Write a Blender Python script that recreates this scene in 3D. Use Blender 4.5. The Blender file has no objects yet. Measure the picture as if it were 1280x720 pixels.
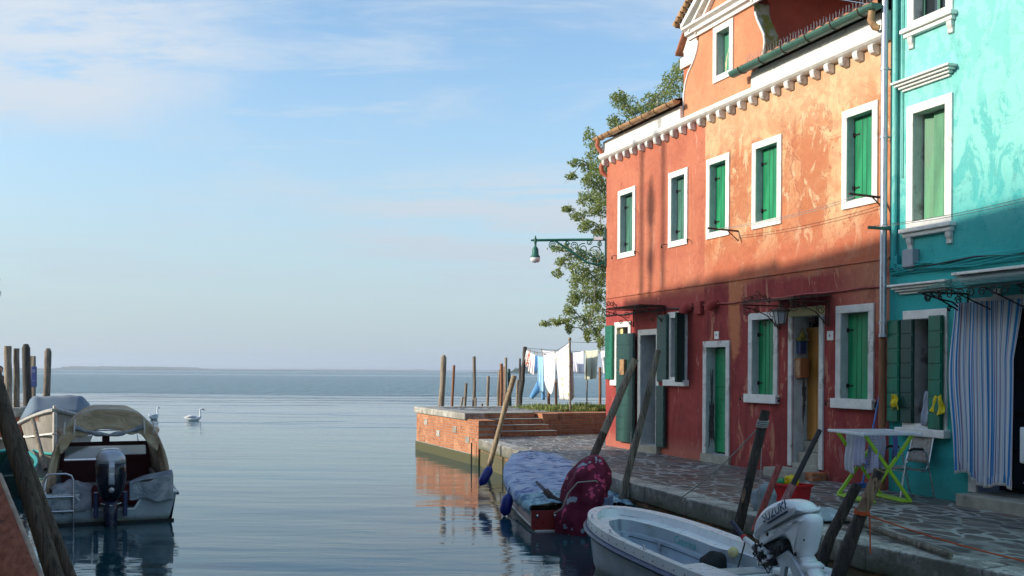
import bpy, bmesh, math, random
from mathutils import Vector, Matrix, noise as mnoise
random.seed(7)
SC = bpy.context.scene
COL = SC.collection
RAD = math.radians
# ------------------------------------------------------------------ survey of the place (metres, z = 0 is the water)
ROLL = RAD(.35); FP = 1280.; EYE = 2.30; QZ = .65; PZ = 1.21
def ray(px, py):
    du = px-640; dv = py-463.2
    return ((du*math.cos(ROLL)+dv*math.sin(ROLL))/FP, -(-du*math.sin(ROLL)+dv*math.cos(ROLL))/FP)
def PZp(px, py, z):
    a, b = ray(px, py); Y = (z-EYE)/b
    return Vector((a*Y, Y, z))
def G(px, py, Y):
    a, b = ray(px, py)
    return Vector((a*Y, Y, EYE+b*Y))
OX, OY = 2.0908, 22.7627
AW = Vector((-.35752, .93391, 0)); D = -AW; N = Vector((-.93391, -.35752, 0)); UP = Vector((0, 0, 1))
O = Vector((OX, OY, 0))
def W(t, n, z): return O + D*t + N*n + UP*z
def F(px, py, n=0.):
    a, b = ray(px, py)
    Y = (n+OX*N[0]+OY*N[1])/(a*N[0]+N[1]); X = a*Y
    return ((X-OX)*D[0]+(Y-OY)*D[1], EYE+b*Y)
def onplane(px, py, P0, nrm):
    a, b = ray(px, py); d = Vector((a, 1, b)); o = Vector((0, 0, EYE))
    k = (P0-o).dot(nrm)/d.dot(nrm)
    return o+d*k
FM = Matrix(((D.x, N.x, 0, OX), (D.y, N.y, 0, OY), (0, 0, 1, 0), (0, 0, 0, 1)))   # facade frame: (t, n, z) -> world
# ------------------------------------------------------------------ mesh builder
class MB:
    def __init__(s, M=None):
        s.v = []; s.f = []; s.uv = []; s.sm = []; s.M = M or Matrix.Identity(4)
    def add(s, vs, fs, uvs=None, smooth=False):
        b = len(s.v)
        s.v += [s.M @ Vector(p) for p in vs]
        for i, f in enumerate(fs):
            s.f.append([b+k for k in f]); s.sm.append(smooth)
            s.uv.append([uvs[k] for k in f] if uvs else None)
        return s
    def box(s, x0, x1, y0, y1, z0, z1, M=None):
        vs = [Vector((x, y, z)) for z in (z0, z1) for y in (y0, y1) for x in (x0, x1)]
        if M: vs = [M @ v for v in vs]
        return s.add(vs, [(0, 2, 3, 1), (4, 5, 7, 6), (0, 1, 5, 4), (2, 6, 7, 3), (0, 4, 6, 2), (1, 3, 7, 5)])
    def cbox(s, c, sz, rz=0., rx=0., ry=0.):
        M = Matrix.Translation(c) @ Matrix.Rotation(rz, 4, 'Z') @ Matrix.Rotation(ry, 4, 'Y') @ Matrix.Rotation(rx, 4, 'X')
        return s.box(-sz[0]/2, sz[0]/2, -sz[1]/2, sz[1]/2, -sz[2]/2, sz[2]/2, M)
    def bar(s, a, b, w, h=None, up=UP):
        a = Vector(a); b = Vector(b); h = h or w; d = (b-a); L = d.length; d.normalize()
        x = d.cross(up)
        if x.length < 1e-4: x = d.cross(Vector((1, 0, 0)))
        x.normalize(); y = x.cross(d)
        vs = [a+d*k*L+x*i*w/2+y*j*h/2 for k in (0, 1) for (i, j) in ((-1, -1), (1, -1), (1, 1), (-1, 1))]
        return s.add(vs, [(3, 2, 1, 0), (4, 5, 6, 7), (0, 1, 5, 4), (1, 2, 6, 5), (2, 3, 7, 6), (3, 0, 4, 7)])
    def prism(s, poly, vec):
        n = len(poly); vec = Vector(vec); p = [Vector(q) for q in poly]
        return s.add(p+[q+vec for q in p], [tuple(range(n-1, -1, -1)), tuple(range(n, 2*n))]+[(i, (i+1) % n, n+(i+1) % n, n+i) for i in range(n)])
    def tube(s, pts, r, n=8, cap=True, smooth=True, jit=0., sx=1., closed=False):
        P = [Vector(p) for p in pts]; m = len(P)
        rs = r if isinstance(r, (list, tuple)) else [r]*m
        vs = []; prev = None; uvs = []; L = 0.
        for i in range(m):
            if closed: t = P[(i+1) % m]-P[i-1]
            else: t = (P[min(i+1, m-1)]-P[max(i-1, 0)])
            t.normalize()
            if prev is None:
                a = t.orthogonal() if abs(t.z) > .9 else t.cross(UP)
                a.normalize()
            else:
                a = prev-t*prev.dot(t); a.normalize()
            prev = a; b = t.cross(a)
            if i: L += (P[i]-P[i-1]).length
            for k in range(n):
                th = 2*math.pi*k/n
                rr = rs[i]*(1+jit*(random.random()-.5)*2)
                vs.append(P[i]+a*math.cos(th)*rr*sx+b*math.sin(th)*rr); uvs.append((k/n, L))
        fs = []
        for i in range(m if closed else m-1):
            for k in range(n):
                i2 = (i+1) % m
                fs.append((i*n+k, i*n+(k+1) % n, i2*n+(k+1) % n, i2*n+k))
        s.add(vs, fs, uvs, smooth)
        if cap and not closed:
            s.add(vs[:n], [tuple(range(n-1, -1, -1))]); s.add(vs[-n:], [tuple(range(n))])
        return s
    def lathe(s, prof, c=(0, 0, 0), n=16, M=None, smooth=True):
        c = Vector(c); vs = []
        for (r, z) in prof:
            for k in range(n):
                p = Vector((r*math.cos(2*math.pi*k/n), r*math.sin(2*math.pi*k/n), z))
                vs.append(((M @ p) if M else p)+c)
        m = len(prof)
        fs = [(i*n+k, i*n+(k+1) % n, (i+1)*n+(k+1) % n, (i+1)*n+k) for i in range(m-1) for k in range(n)]
        fs += [tuple(range(n-1, -1, -1)), tuple(range((m-1)*n, m*n))]
        return s.add(vs, fs, None, smooth)
    def grid(s, fn, nu, nv, smooth=True, closed_u=False):
        vs = []; uvs = []
        for j in range(nv+1):
            for i in range(nu+1):
                vs.append(Vector(fn(i/nu, j/nv))); uvs.append((i/nu, j/nv))
        fs = [(j*(nu+1)+i, j*(nu+1)+i+1, (j+1)*(nu+1)+i+1, (j+1)*(nu+1)+i) for j in range(nv) for i in range(nu)]
        return s.add(vs, fs, uvs, smooth)
    def spiral(s, c, r0, turns, ang, ax, ay, r=.008, sgn=1, n=6, rend=.25):
        c = Vector(c); ax = Vector(ax); ay = Vector(ay); pts = []
        m = int(14*turns)+2
        for i in range(m):
            k = i/(m-1); th = ang+sgn*k*turns*2*math.pi; rr = r0*(1-k*(1-rend))
            pts.append(c+ax*math.cos(th)*rr+ay*math.sin(th)*rr)
        return s.tube(pts, r, n)
    def build(s, name, mat, parent=None, thick=0., bevel=0., sub=0, label=None, sub_simple=False):
        return mkobj(name, s, mat, parent, thick, bevel, sub, label)
WM = {}
def mkobj(name, mb, mat, parent=None, thick=0., bevel=0., sub=0, label=None):
    vs = mb.v
    mn = Vector([min(v[i] for v in vs) for i in range(3)]); mx = Vector([max(v[i] for v in vs) for i in range(3)])
    PM = WM[parent.name] if parent else Matrix.Identity(4)
    if parent: org = (mn+mx)/2
    else: org = Vector(((mn.x+mx.x)/2, (mn.y+mx.y)/2, mn.z))
    inv = PM.inverted(); rot = PM.to_3x3().to_4x4()
    M = Matrix.Translation(org) @ rot; Mi = M.inverted()
    me = bpy.data.meshes.new(name)
    me.from_pydata([Mi @ v for v in vs], [], mb.f)
    if any(u for u in mb.uv):
        ul = me.uv_layers.new(name='UVMap'); li = 0
        dat = []
        for u, f in zip(mb.uv, mb.f):
            for k in range(len(f)):
                dat += list(u[k]) if u else [0., 0.]
        ul.data.foreach_set('uv', dat)
    me.polygons.foreach_set('use_smooth', mb.sm)
    for m in (mat if isinstance(mat, (list, tuple)) else [mat]): me.materials.append(m)
    me.validate(); me.update()
    o = bpy.data.objects.new(name, me); COL.objects.link(o)
    o.parent = parent
    o.matrix_basis = inv @ M
    WM[o.name] = M
    if thick:
        md = o.modifiers.new('Solid', 'SOLIDIFY'); md.thickness = thick; md.offset = 0
    if bevel:
        md = o.modifiers.new('Bevel', 'BEVEL'); md.width = bevel; md.segments = 2; md.limit_method = 'ANGLE'
    if sub:
        md = o.modifiers.new('Sub', 'SUBSURF'); md.levels = sub; md.render_levels = sub
    if label: o['label'] = label
    return o
def tag(o, label=None, cat=None, group=None, kind=None):
    if label: o['label'] = label
    if cat: o['category'] = cat
    if group: o['group'] = group
    if kind: o['kind'] = kind
    return o
def empty(name, loc, label, cat, group=None, rz=0., rx=0., M=None):
    o = bpy.data.objects.new(name, None); COL.objects.link(o)
    M = M or (Matrix.Translation(loc) @ Matrix.Rotation(rz, 4, 'Z'))
    o.matrix_basis = M; WM[o.name] = M; o.empty_display_size = .2
    return tag(o, label, cat, group)
def kids(o): return [c for c in bpy.data.objects if c.parent == o]
def copy_tree(o, M, label=None, group=None):
    def rec(a, par):
        c = a.copy(); COL.objects.link(c)
        if par: c.parent = par
        for ch in kids(a): rec(ch, c)
        return c
    r = rec(o, None); r.matrix_basis = M
    if label: r['label'] = label
    if group: r['group'] = group
    return r
def fmb(): return MB(FM)
def text_mb(txt, size, M, ext=.002, font_shear=0., M2=None):
    cu = bpy.data.curves.new('txt', 'FONT'); cu.body = txt; cu.size = size; cu.extrude = ext; cu.align_x = 'CENTER'; cu.align_y = 'CENTER'; cu.shear = font_shear
    cu.resolution_u = 3
    ob = bpy.data.objects.new('txt', cu); COL.objects.link(ob)
    dg = bpy.context.evaluated_depsgraph_get(); me = bpy.data.meshes.new_from_object(ob.evaluated_get(dg))
    mb = MB(M); mb.add([v.co.copy() for v in me.vertices], [tuple(p.vertices) for p in me.polygons])
    bpy.data.objects.remove(ob); bpy.data.curves.remove(cu); bpy.data.meshes.remove(me)
    return mb
def frame_M(o, x, y):
    x = Vector(x).normalized(); z = x.cross(Vector(y)).normalized(); y = z.cross(x)
    return Matrix(((x.x, y.x, z.x, o[0]), (x.y, y.y, z.y, o[1]), (x.z, y.z, z.z, o[2]), (0, 0, 0, 1)))
# ------------------------------------------------------------------ materials
class NT:
    def __init__(s, name):
        s.m = bpy.data.materials.new(name); s.m.use_nodes = True
        s.t = s.m.node_tree; s.b = s.t.nodes['Principled BSDF']; s.geo = None
    def n(s, ty, props=None, **inp):
        nd = s.t.nodes.new('ShaderNode'+ty)
        for k, v in (props or {}).items(): setattr(nd, k, v)
        for k, v in inp.items():
            key = int(k[1:]) if k[0] == '_' else k.replace('_', ' ')
            s.set(nd.inputs[key], v)
        return nd
    def set(s, sock, v):
        if hasattr(v, 'is_output') or hasattr(v, 'links'): s.t.links.new(v, sock)
        elif isinstance(v, (tuple, list)):
            try: sock.default_value = v
            except Exception: sock.default_value = tuple(v)[:3]
        else: sock.default_value = v
    def pos(s):
        if not s.geo: s.geo = s.n('NewGeometry')
        return s.geo.outputs['Position']
    def obj(s): return s.n('TexCoord').outputs['Object']
    def uvc(s): return s.n('TexCoord').outputs['UV']
    def map(s, v, scale=(1, 1, 1), loc=(0, 0, 0), rot=(0, 0, 0)):
        return s.n('Mapping', Vector=v, Location=loc, Rotation=rot, Scale=scale).outputs[0]
    def noise(s, v, scale, detail=4., rough=.55, dist=0.):
        return s.n('TexNoise', Vector=v, Scale=scale, Detail=detail, Roughness=rough, Distortion=dist).outputs['Fac']
    def ramp(s, f, a, b, va=0., vb=1., smooth=True):
        return s.n('MapRange', {'interpolation_type': 'SMOOTHSTEP' if smooth else 'LINEAR'}, Value=f, From_Min=a, From_Max=b, To_Min=va, To_Max=vb).outputs[0]
    def mix(s, f, a, b, blend='MIX'):
        nd = s.n('Mix', {'data_type': 'RGBA', 'blend_type': blend})
        for i, v in ((0, f), (6, a), (7, b)):
            if isinstance(v, (tuple, list)) and len(v) == 3: v = (*v, 1)
            s.set(nd.inputs[i], v)
        return nd.outputs[2]
    def math(s, op, a, b=0., c=0.):
        return s.n('Math', {'operation': op}, _0=a, _1=b, _2=c).outputs[0]
    def sep(s, v): return s.n('SeparateXYZ', Vector=v).outputs
    def dot(s, v, c): return s.n('VectorMath', {'operation': 'DOT_PRODUCT'}, _0=v, _1=c).outputs['Value']
    def comb(s, x, y, z=0.): return s.n('CombineXYZ', X=x, Y=y, Z=z).outputs[0]
    def out(s, col, rough=.7, bump=None, bs=.3, bd=.01, **kw):
        if isinstance(col, (tuple, list)) and len(col) == 3: col = (*col, 1)
        s.set(s.b.inputs['Base Color'], col); s.set(s.b.inputs['Roughness'], rough)
        for k, v in kw.items(): s.set(s.b.inputs[k.replace('_', ' ')], v)
        if bump is not None:
            bn = s.n('Bump', Strength=bs, Distance=bd, Height=bump)
            s.t.links.new(bn.outputs[0], s.b.inputs['Normal'])
        return s.m
def simple(name, col, rough=.6, var=.25, scale=8., bump=.2, bd=.004, metal=0., spec=None, world=False, dirt=None, dirt_t=(.55, .75), stretch=(1, 1, 1)):
    k = NT(name); v = k.pos() if world else k.obj(); v = k.map(v, stretch)
    nz = k.noise(v, scale, 5, .6); n2 = k.noise(v, scale*4.3, 3, .6)
    lo = tuple(c*(1-var) for c in col); hi = tuple(min(1, c*(1+var*.7)) for c in col)
    c = k.mix(k.ramp(nz, .3, .7), lo, hi)
    if dirt: c = k.mix(k.ramp(k.noise(v, scale*.6, 6, .7), *dirt_t), c, dirt)
    kw = dict(Metallic=metal)
    if spec is not None: kw['Specular IOR Level'] = spec
    return k.out(c, k.ramp(n2, .3, .7, max(.02, rough-.08), min(1, rough+.08)), n2, bump, bd, **{a.replace(' ', '_'): b for a, b in kw.items()})
M = {}
def plaster_orange():
    k = NT('plaster_orange'); p = k.pos(); z = k.sep(p)[2]; t = k.dot(p, tuple(D))
    v = k.comb(t, z, 0.)
    big = k.noise(v, .85, 6, .6, .6); mid = k.noise(k.map(v, (1.4, .85, 1)), 1.6, 7, .6, .5); fine = k.noise(v, 9, 5, .7)
    zt = k.math('SUBTRACT', z, k.math('MULTIPLY', k.noise(v, 1.4, 4), .5))
    up = k.mix(k.ramp(big, .36, .62), (.56, .23, .11), (.70, .45, .24))
    up = k.mix(k.ramp(mid, .50, .60, 0, .85), up, (.54, .19, .08))
    veins = k.math('ABSOLUTE', k.math('SUBTRACT', k.noise(v, 1.3, 5, .6, 1.6), .5))
    up = k.mix(k.ramp(veins, .0, .022, .7, 0.), up, (.42, .14, .06))
    lay = k.noise(k.map(v, (1.0, .85, 1), (7, 3, 0)), 1.0, 9, .56, .35)
    up = k.mix(k.ramp(lay, .525, .57, 0., .75), up, (.47, .155, .065))
    up = k.mix(k.ramp(k.math('ABSOLUTE', k.math('SUBTRACT', lay, .535)), .0, .012, .75, 0.), up, (.33, .10, .05))
    up = k.mix(k.ramp(k.noise(k.map(v, (1.2, .7, 1)), 2.6, 8, .7, .8), .56, .62, 0., .7), up, (.74, .54, .33))
    drip = k.noise(k.map(v, (5., .28, 1)), 1.6, 5, .65, .3)
    up = k.mix(k.ramp(drip, .58, .74, 0., .25), up, (.78, .55, .33)); up = k.mix(k.ramp(drip, .44, .30, 0., .45), up, (.40, .15, .07))
    tt = k.math('SUBTRACT', t, O.dot(D))
    light = k.mix(k.ramp(z, 5.9, 6.9, 0, .55), up, (.70, .48, .28))
    gab = k.mix(k.ramp(big, .35, .7), (.56, .22, .11), (.63, .29, .15))
    up = k.mix(k.ramp(z, 7.0, 7.05), light, gab)
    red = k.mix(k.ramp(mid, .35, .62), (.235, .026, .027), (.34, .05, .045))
    l2 = k.noise(k.map(v, (2.2, .8, 1)), 1.7, 9, .68, .9)
    red = k.mix(k.ramp(l2, .575, .60, 0., .75), red, (.50, .22, .14)); red = k.mix(k.ramp(k.math('ABSOLUTE', k.math('SUBTRACT', l2, .47)), 0., .012, .6, 0.), red, (.14, .02, .02))
    d2 = k.noise(k.map(v, (6., .35, 1)), 1.5, 5, .65, .3); red = k.mix(k.ramp(d2, .57, .70, 0, .5), red, (.46, .17, .14)); red = k.mix(k.ramp(d2, .42, .30, 0, .6), red, (.13, .018, .02))
    red = k.mix(k.ramp(k.noise(k.map(v, (2, .7, 1), (3, 9, 0)), 2.3, 6, .7, .5), .60, .66, 0, .6), red, (.42, .17, .15))
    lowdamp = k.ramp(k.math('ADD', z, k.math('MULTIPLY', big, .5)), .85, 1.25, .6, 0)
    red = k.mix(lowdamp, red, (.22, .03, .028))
    # old orange wash runs down over the red near the second door and at the right end
    run = k.math('MULTIPLY', k.ramp(z, 1.2, 3.4, .2, 1.), k.ramp(k.math('ABSOLUTE', k.math('SUBTRACT', tt, 5.1)), .0, .55, 1., 0.))
    red = k.mix(k.ramp(k.math('ADD', run, k.math('SUBTRACT', mid, .5)), .62, .8, 0, .8), red, (.58, .21, .09))
    run2 = k.ramp(tt, 7.4, 8.9, 0., .75)
    red = k.mix(k.math('MULTIPLY', run2, k.ramp(k.math('ADD', k.math('MULTIPLY', z, .12), mid), .72, .95)), red, (.50, .22, .12))
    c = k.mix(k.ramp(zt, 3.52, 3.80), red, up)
    # transition wash just above the band
    c = k.mix(k.math('MULTIPLY', k.ramp(zt, 3.7, 4.7, .85, 0), k.ramp(zt, 3.6, 3.7)), c, (.50, .13, .065))
    sp = k.n('TexVoronoi', Vector=v, Scale=2.1).outputs['Distance']
    c = k.mix(k.ramp(sp, .02, .035, .8, 0), c, (.12, .06, .04))
    c = k.mix(k.ramp(fine, .3, .7, 0, .18), c, (.3, .1, .05), 'MULTIPLY')
    h = k.math('ADD', k.math('MULTIPLY', fine, .6), k.math('MULTIPLY', mid, 1.2))
    return k.out(c, .9, h, .55, .02)
def plaster_red():
    k = NT('plaster_terracotta'); p = k.pos(); z = k.sep(p)[2]; t = k.dot(p, tuple(D)); v = k.comb(t, z, k.dot(p, tuple(N)))
    big = k.noise(v, .8, 6, .6, .4); mid = k.noise(k.map(v, (1.5, .8, 1)), 2.2, 7, .65, .8); fine = k.noise(v, 10, 5, .7)
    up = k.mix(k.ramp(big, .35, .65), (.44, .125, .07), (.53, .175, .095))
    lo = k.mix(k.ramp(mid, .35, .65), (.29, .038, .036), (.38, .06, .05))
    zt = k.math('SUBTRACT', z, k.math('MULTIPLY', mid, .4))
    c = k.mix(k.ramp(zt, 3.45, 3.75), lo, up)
    c = k.mix(k.ramp(k.noise(k.map(v, (3, .5, 1)), 2.6, 8, .75), .60, .63, 0, .6), c, (.66, .36, .26)); l3 = k.noise(v, 1.1, 9, .62, .7)
    c = k.mix(k.ramp(k.math('ABSOLUTE', k.math('SUBTRACT', l3, .5)), 0, .008, .45, 0), c, (.22, .05, .035)); c = k.mix(k.ramp(k.noise(k.map(v, (5, .3, 1)), 1.6, 5, .65), .43, .30, 0, .45), c, (.26, .06, .04))
    c = k.mix(k.ramp(z, .7, 1.1, .5, 0), c, (.50, .20, .13))
    c = k.mix(k.ramp(fine, .3, .7, 0, .2), c, (.4, .25, .2), 'MULTIPLY')
    return k.out(c, .9, k.math('ADD', fine, mid), .4, .015)
def plaster_teal():
    k = NT('plaster_teal'); p = k.pos(); z = k.sep(p)[2]; t = k.dot(p, tuple(D)); v = k.comb(t, z, k.dot(p, tuple(N)))
    big = k.noise(v, .9, 6, .62, .5); mid = k.noise(k.map(v, (1.6, .8, 1)), 2.0, 7, .68, .6); fine = k.noise(v, 14, 5, .75)
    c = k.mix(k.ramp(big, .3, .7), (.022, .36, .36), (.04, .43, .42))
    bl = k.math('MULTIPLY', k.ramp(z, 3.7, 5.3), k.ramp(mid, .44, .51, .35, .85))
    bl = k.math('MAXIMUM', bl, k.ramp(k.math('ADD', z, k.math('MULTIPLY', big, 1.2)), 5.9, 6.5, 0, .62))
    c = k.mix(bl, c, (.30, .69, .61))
    c = k.mix(k.ramp(k.noise(k.map(v, (1, .35, 1)), 3.2, 6, .75), .57, .70, 0, .45), c, (.01, .20, .22)); l4 = k.noise(v, 1.3, 9, .65, .6); c = k.mix(k.ramp(k.math('ABSOLUTE', k.math('SUBTRACT', l4, .5)), 0, .006, .35, 0), c, (.01, .18, .19))
    c = k.mix(k.ramp(z, .7, 1.0, .35, 0), c, (.05, .30, .27))
    c = k.mix(k.ramp(fine, .3, .7, 0, .15), c, (.4, .5, .5), 'MULTIPLY')
    return k.out(c, .88, k.math('ADD', k.math('MULTIPLY', fine, .8), mid), .6, .018)
def brick(name, axis, c1=(.46, .14, .045), c2=(.60, .235, .085), mortar=(.36, .30, .23), damp=None):
    k = NT(name); p = k.pos(); z = k.sep(p)[2]; u = k.dot(p, tuple(axis))
    wob = k.n('VectorMath', {'operation': 'SCALE'}, _0=k.n('TexNoise', Vector=p, Scale=5., Detail=3.).outputs['Color'], Scale=.018).outputs[0]
    v = k.n('VectorMath', {'operation': 'ADD'}, _0=k.comb(u, z, 0.), _1=wob).outputs[0]
    b = k.n('TexBrick', {'offset': .5}, Vector=v, Color1=(*c1, 1), Color2=(*c2, 1), Mortar=(*mortar, 1), Scale=1., Mortar_Size=.010, Mortar_Smooth=.3, Bias=0., Brick_Width=.235, Row_Height=.066)
    nz = k.noise(p, 14, 5, .7); n2 = k.noise(p, 2.2, 5, .65)
    c = k.mix(k.ramp(nz, .3, .7, 0, .45), b.outputs['Color'], (.24, .07, .04))
    c = k.mix(k.ramp(n2, .52, .62, 0, .6), c, (.62, .32, .18)); c = k.mix(k.ramp(k.noise(p, 4.5, 6, .7), .58, .66, 0, .75), c, (.16, .06, .04)); c = k.mix(k.ramp(k.noise(p, 3.1, 6, .75), .62, .68, 0, .7), c, (.55, .48, .40))
    if damp:
        c = k.mix(k.ramp(k.math('ADD', z, k.math('MULTIPLY', n2, .25)), damp, damp+.12, 1, 0), c, (.11, .10, .05))
    h = k.math('ADD', k.math('MULTIPLY', b.outputs['Fac'], -1.), k.math('MULTIPLY', nz, .7))
    return k.out(c, .88, h, .8, .012)
def paving():
    k = NT('paving_stones'); p = k.pos()
    v = k.comb(k.dot(p, tuple(D)), k.dot(p, tuple(N)), 0.)
    v = k.map(v, (2.5, 4.3, 1))
    wob = k.n('VectorMath', {'operation': 'SCALE'}, _0=k.n('TexNoise', Vector=v, Scale=1.3, Detail=3.).outputs['Color'], Scale=.5).outputs[0]
    v2 = k.n('VectorMath', {'operation': 'ADD'}, _0=v, _1=wob).outputs[0]
    e = k.n('TexVoronoi', {'feature': 'DISTANCE_TO_EDGE'}, Vector=v2, Scale=1.).outputs['Distance']
    ce = k.n('TexVoronoi', Vector=v2, Scale=1.).outputs['Color']
    cv = k.sep(ce)
    stone = k.mix(cv[0], (.065, .056, .052), (.18, .145, .125))
    stone = k.mix(k.ramp(cv[1], .8, .9, 0, .5), stone, (.24, .13, .09))
    stone = k.mix(k.ramp(cv[2], .8, .85, 0, .7), stone, (.035, .035, .045))
    nz = k.noise(p, 20, 5, .7); n2 = k.noise(p, 1.1, 5, .6)
    stone = k.mix(k.ramp(nz, .3, .7, 0, .5), stone, (.12, .11, .10))
    mort = k.mix(k.ramp(n2, .4, .6), (.30, .30, .27), (.46, .46, .43))
    m = k.math('MULTIPLY', k.ramp(k.noise(p, .9, 4, .6), .32, .55, .35, 1.), k.ramp(k.math('ADD', e, k.math('MULTIPLY', k.math('SUBTRACT', nz, .5), .05)), .045, .09, 1, 0))
    c = k.mix(m, stone, mort)
    far = k.sep(p)[1]
    c = k.mix(k.ramp(n2, .5, .75, 0, .25), c, (.16, .15, .13))
    rough = k.ramp(n2, .35, .65, .38, .75)
    h = k.math('ADD', k.ramp(e, 0, .12, 0, 1), k.math('MULTIPLY', nz, .5))
    return k.out(c, rough, h, .7, .012)
def stone_kerb(name='istrian_stone', base=(.62, .59, .53), dark=(.17, .165, .14), moss=True):
    k = NT(name); p = k.pos(); z = k.sep(p)[2]
    n1 = k.noise(p, 3, 7, .7); n2 = k.noise(p, 18, 6, .75)
    c = k.mix(k.ramp(n1, .4, .62), base, dark if not moss else tuple((a+b)/2 for a, b in zip(base, dark)))
    c = k.mix(k.ramp(n2, .46, .62, 0, .8), c, dark)
    c = k.mix(k.ramp(k.noise(p, 1.1, 6, .75), .5, .62, 0, .5), c, tuple(x*.6 for x in dark))
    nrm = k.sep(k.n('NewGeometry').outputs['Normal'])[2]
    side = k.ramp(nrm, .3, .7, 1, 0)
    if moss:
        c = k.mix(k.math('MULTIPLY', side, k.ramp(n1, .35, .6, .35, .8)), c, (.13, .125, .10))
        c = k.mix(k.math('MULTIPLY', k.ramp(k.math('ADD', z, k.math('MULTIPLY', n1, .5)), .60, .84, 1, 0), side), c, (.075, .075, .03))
    return k.out(c, .8, k.math('ADD', n1, n2), .7, .015)
def wood(name, c1, c2, rough=.75, sc=1., wetz=None, wet=(.02, .018, .015), tip=None):
    k = NT(name); v = k.map(k.obj(), (7*sc, 7*sc, .7*sc)); 
    n1 = k.noise(v, 2.2, 7, .7, .6); n2 = k.noise(k.map(k.obj(), (26*sc, 26*sc, 1.6*sc)), 2., 4, .7)
    c = k.mix(k.ramp(n1, .34, .66), c1, c2)
    c = k.mix(k.ramp(n2, .50, .66, 0, .85), c, tuple(x*.22 for x in c1))
    if wetz:
        z = k.sep(k.pos())[2]
        c = k.mix(k.ramp(k.math('ADD', z, k.math('MULTIPLY', n1, .3)), wetz[0], wetz[1], 1, 0), c, wet)
    if tip: c = k.mix(k.ramp(k.noise(k.map(k.obj(), (5, 5, 1.3)), 2.3, 6, .7), .60, .66, 0, .9), c, tip)
    return k.out(c, rough, k.math('ADD', n1, n2), .9, .02)
def painted_wood(name, col, peel=None, rough=.42, pt=(.62, .66)):
    k = NT(name); v = k.obj()
    n1 = k.noise(k.map(v, (1, 1, .25)), 3.5, 6, .65); n2 = k.noise(k.map(v, (30, 30, 2.)), 1.5, 4, .6)
    c = k.mix(k.ramp(n1, .3, .7), tuple(x*.62 for x in col), tuple(min(1, x*1.2+.004) for x in col)); c = k.mix(k.ramp(n2, .55, .75, 0, .5), c, tuple(x*.45 for x in col)); c = k.mix(k.ramp(k.noise(k.map(v, (9, 9, .6)), 2, 4, .6), .58, .75, 0, .35), c, tuple(min(1, x*1.3+.06) for x in col))
    if peel: c = k.mix(k.ramp(k.noise(k.map(v, (4, 4, 1.5)), 3, 7, .75), *pt), c, peel)
    return k.out(c, k.ramp(n1, .3, .7, rough-.08, rough+.12), n2, .35, .004)
def cloth(name, col, rough=.9, c2=None, sc=3., th=(.5, .56), fine=60., sheen=.2):
    k = NT(name); v = k.obj()
    n1 = k.noise(v, sc, 4, .6); n2 = k.noise(v, fine, 2, .5)
    c = k.mix(k.ramp(n1, .3, .7), tuple(x*.88 for x in col), col)
    if c2: c = k.mix(k.ramp(k.noise(v, sc*2, 3, .5, .4), *th), c, c2)
    return k.out(c, rough, n2, .25, .002, Sheen_Weight=sheen)
M['orange'] = plaster_orange(); M['terracotta'] = plaster_red(); M['teal'] = plaster_teal()
M['brickD'] = brick('brick_canal_side', D, damp=.30); M['brickN'] = brick('brick_step_side', N, damp=.1); M['brickred'] = brick('brick_left_bank', N, (.40, .07, .03), (.55, .11, .05), damp=.3)
M['paving'] = paving(); M['kerb'] = stone_kerb(); M['coping'] = stone_kerb('coping_stone', (.56, .54, .48), (.26, .24, .2), False)
def waterline(m, zc=.05):
    t = m.node_tree; b = t.nodes['Principled BSDF']; lk = b.inputs['Base Color'].links[0]; src = lk.from_socket
    k = NT.__new__(NT); k.m = m; k.t = t; k.b = b; k.geo = None; p = k.pos(); z = k.sep(p)[2]
    st = k.noise(k.map(p, (5, 5, .5)), 2, 4, .6); n_ = k.noise(p, 7, 5, .7)
    c = k.mix(k.ramp(st, .56, .72, 0, .4), src, (.16, .15, .12)); c = k.mix(k.ramp(k.math('ADD', z, k.math('MULTIPLY', n_, .12)), zc+.05, zc+.16, .85, 0), c, (.045, .06, .03))
    k.set(b.inputs['Base Color'], c); return m
M['white'] = simple('white_paint', (.78, .76, .71), .65, .12, 6, .5, .006, dirt=(.42, .37, .31), dirt_t=(.56, .74))
M['whitedirty'] = simple('weathered_white_paint', (.64, .63, .60), .7, .16, 4, .6, .008, dirt=(.28, .24, .21), dirt_t=(.52, .66))
M['cream'] = simple('cream_paint', (.72, .62, .30), .7, .12, 6, .3)
M['reveal'] = simple('reveal_plaster', (.50, .52, .52), .85, .14, 7, .5, .006, dirt=(.22, .20, .18), dirt_t=(.62, .75))
M['stepstone'] = simple('step_stone', (.36, .34, .28), .8, .2, 5, .5, .006, dirt=(.18, .16, .12), dirt_t=(.55, .75))
M['shut_green'] = painted_wood('bright_green_paint', (.0, .25, .095), peel=(.16, .32, .2), pt=(.66, .72))
M['shut_dull'] = painted_wood('dull_green_paint', (.045, .17, .12), rough=.55)
M['shut_sage'] = painted_wood('sage_green_paint', (.10, .30, .16), rough=.55)
M['shut_peel'] = painted_wood('peeling_green_paint', (.045, .26, .15), peel=(.62, .50, .32), rough=.6, pt=(.54, .58))
M['shut_dark'] = painted_wood('dark_green_paint', (.008, .055, .045), rough=.4)
M['shut_mid'] = painted_wood('mid_green_paint', (.0, .14, .08), rough=.4)
M['door_yellow'] = painted_wood('varnished_yellow_wood', (.42, .20, .035), rough=.35)
M['inner_brown'] = painted_wood('brown_wood', (.30, .10, .03), rough=.5)
M['iron'] = simple('black_iron', (.018, .016, .015), .55, .3, 20, .3, .002, metal=.3)
M['rust'] = simple('rusty_iron', (.10, .045, .028), .8, .4, 14, .5, .003, dirt=(.03, .02, .018), dirt_t=(.5, .6))
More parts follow.
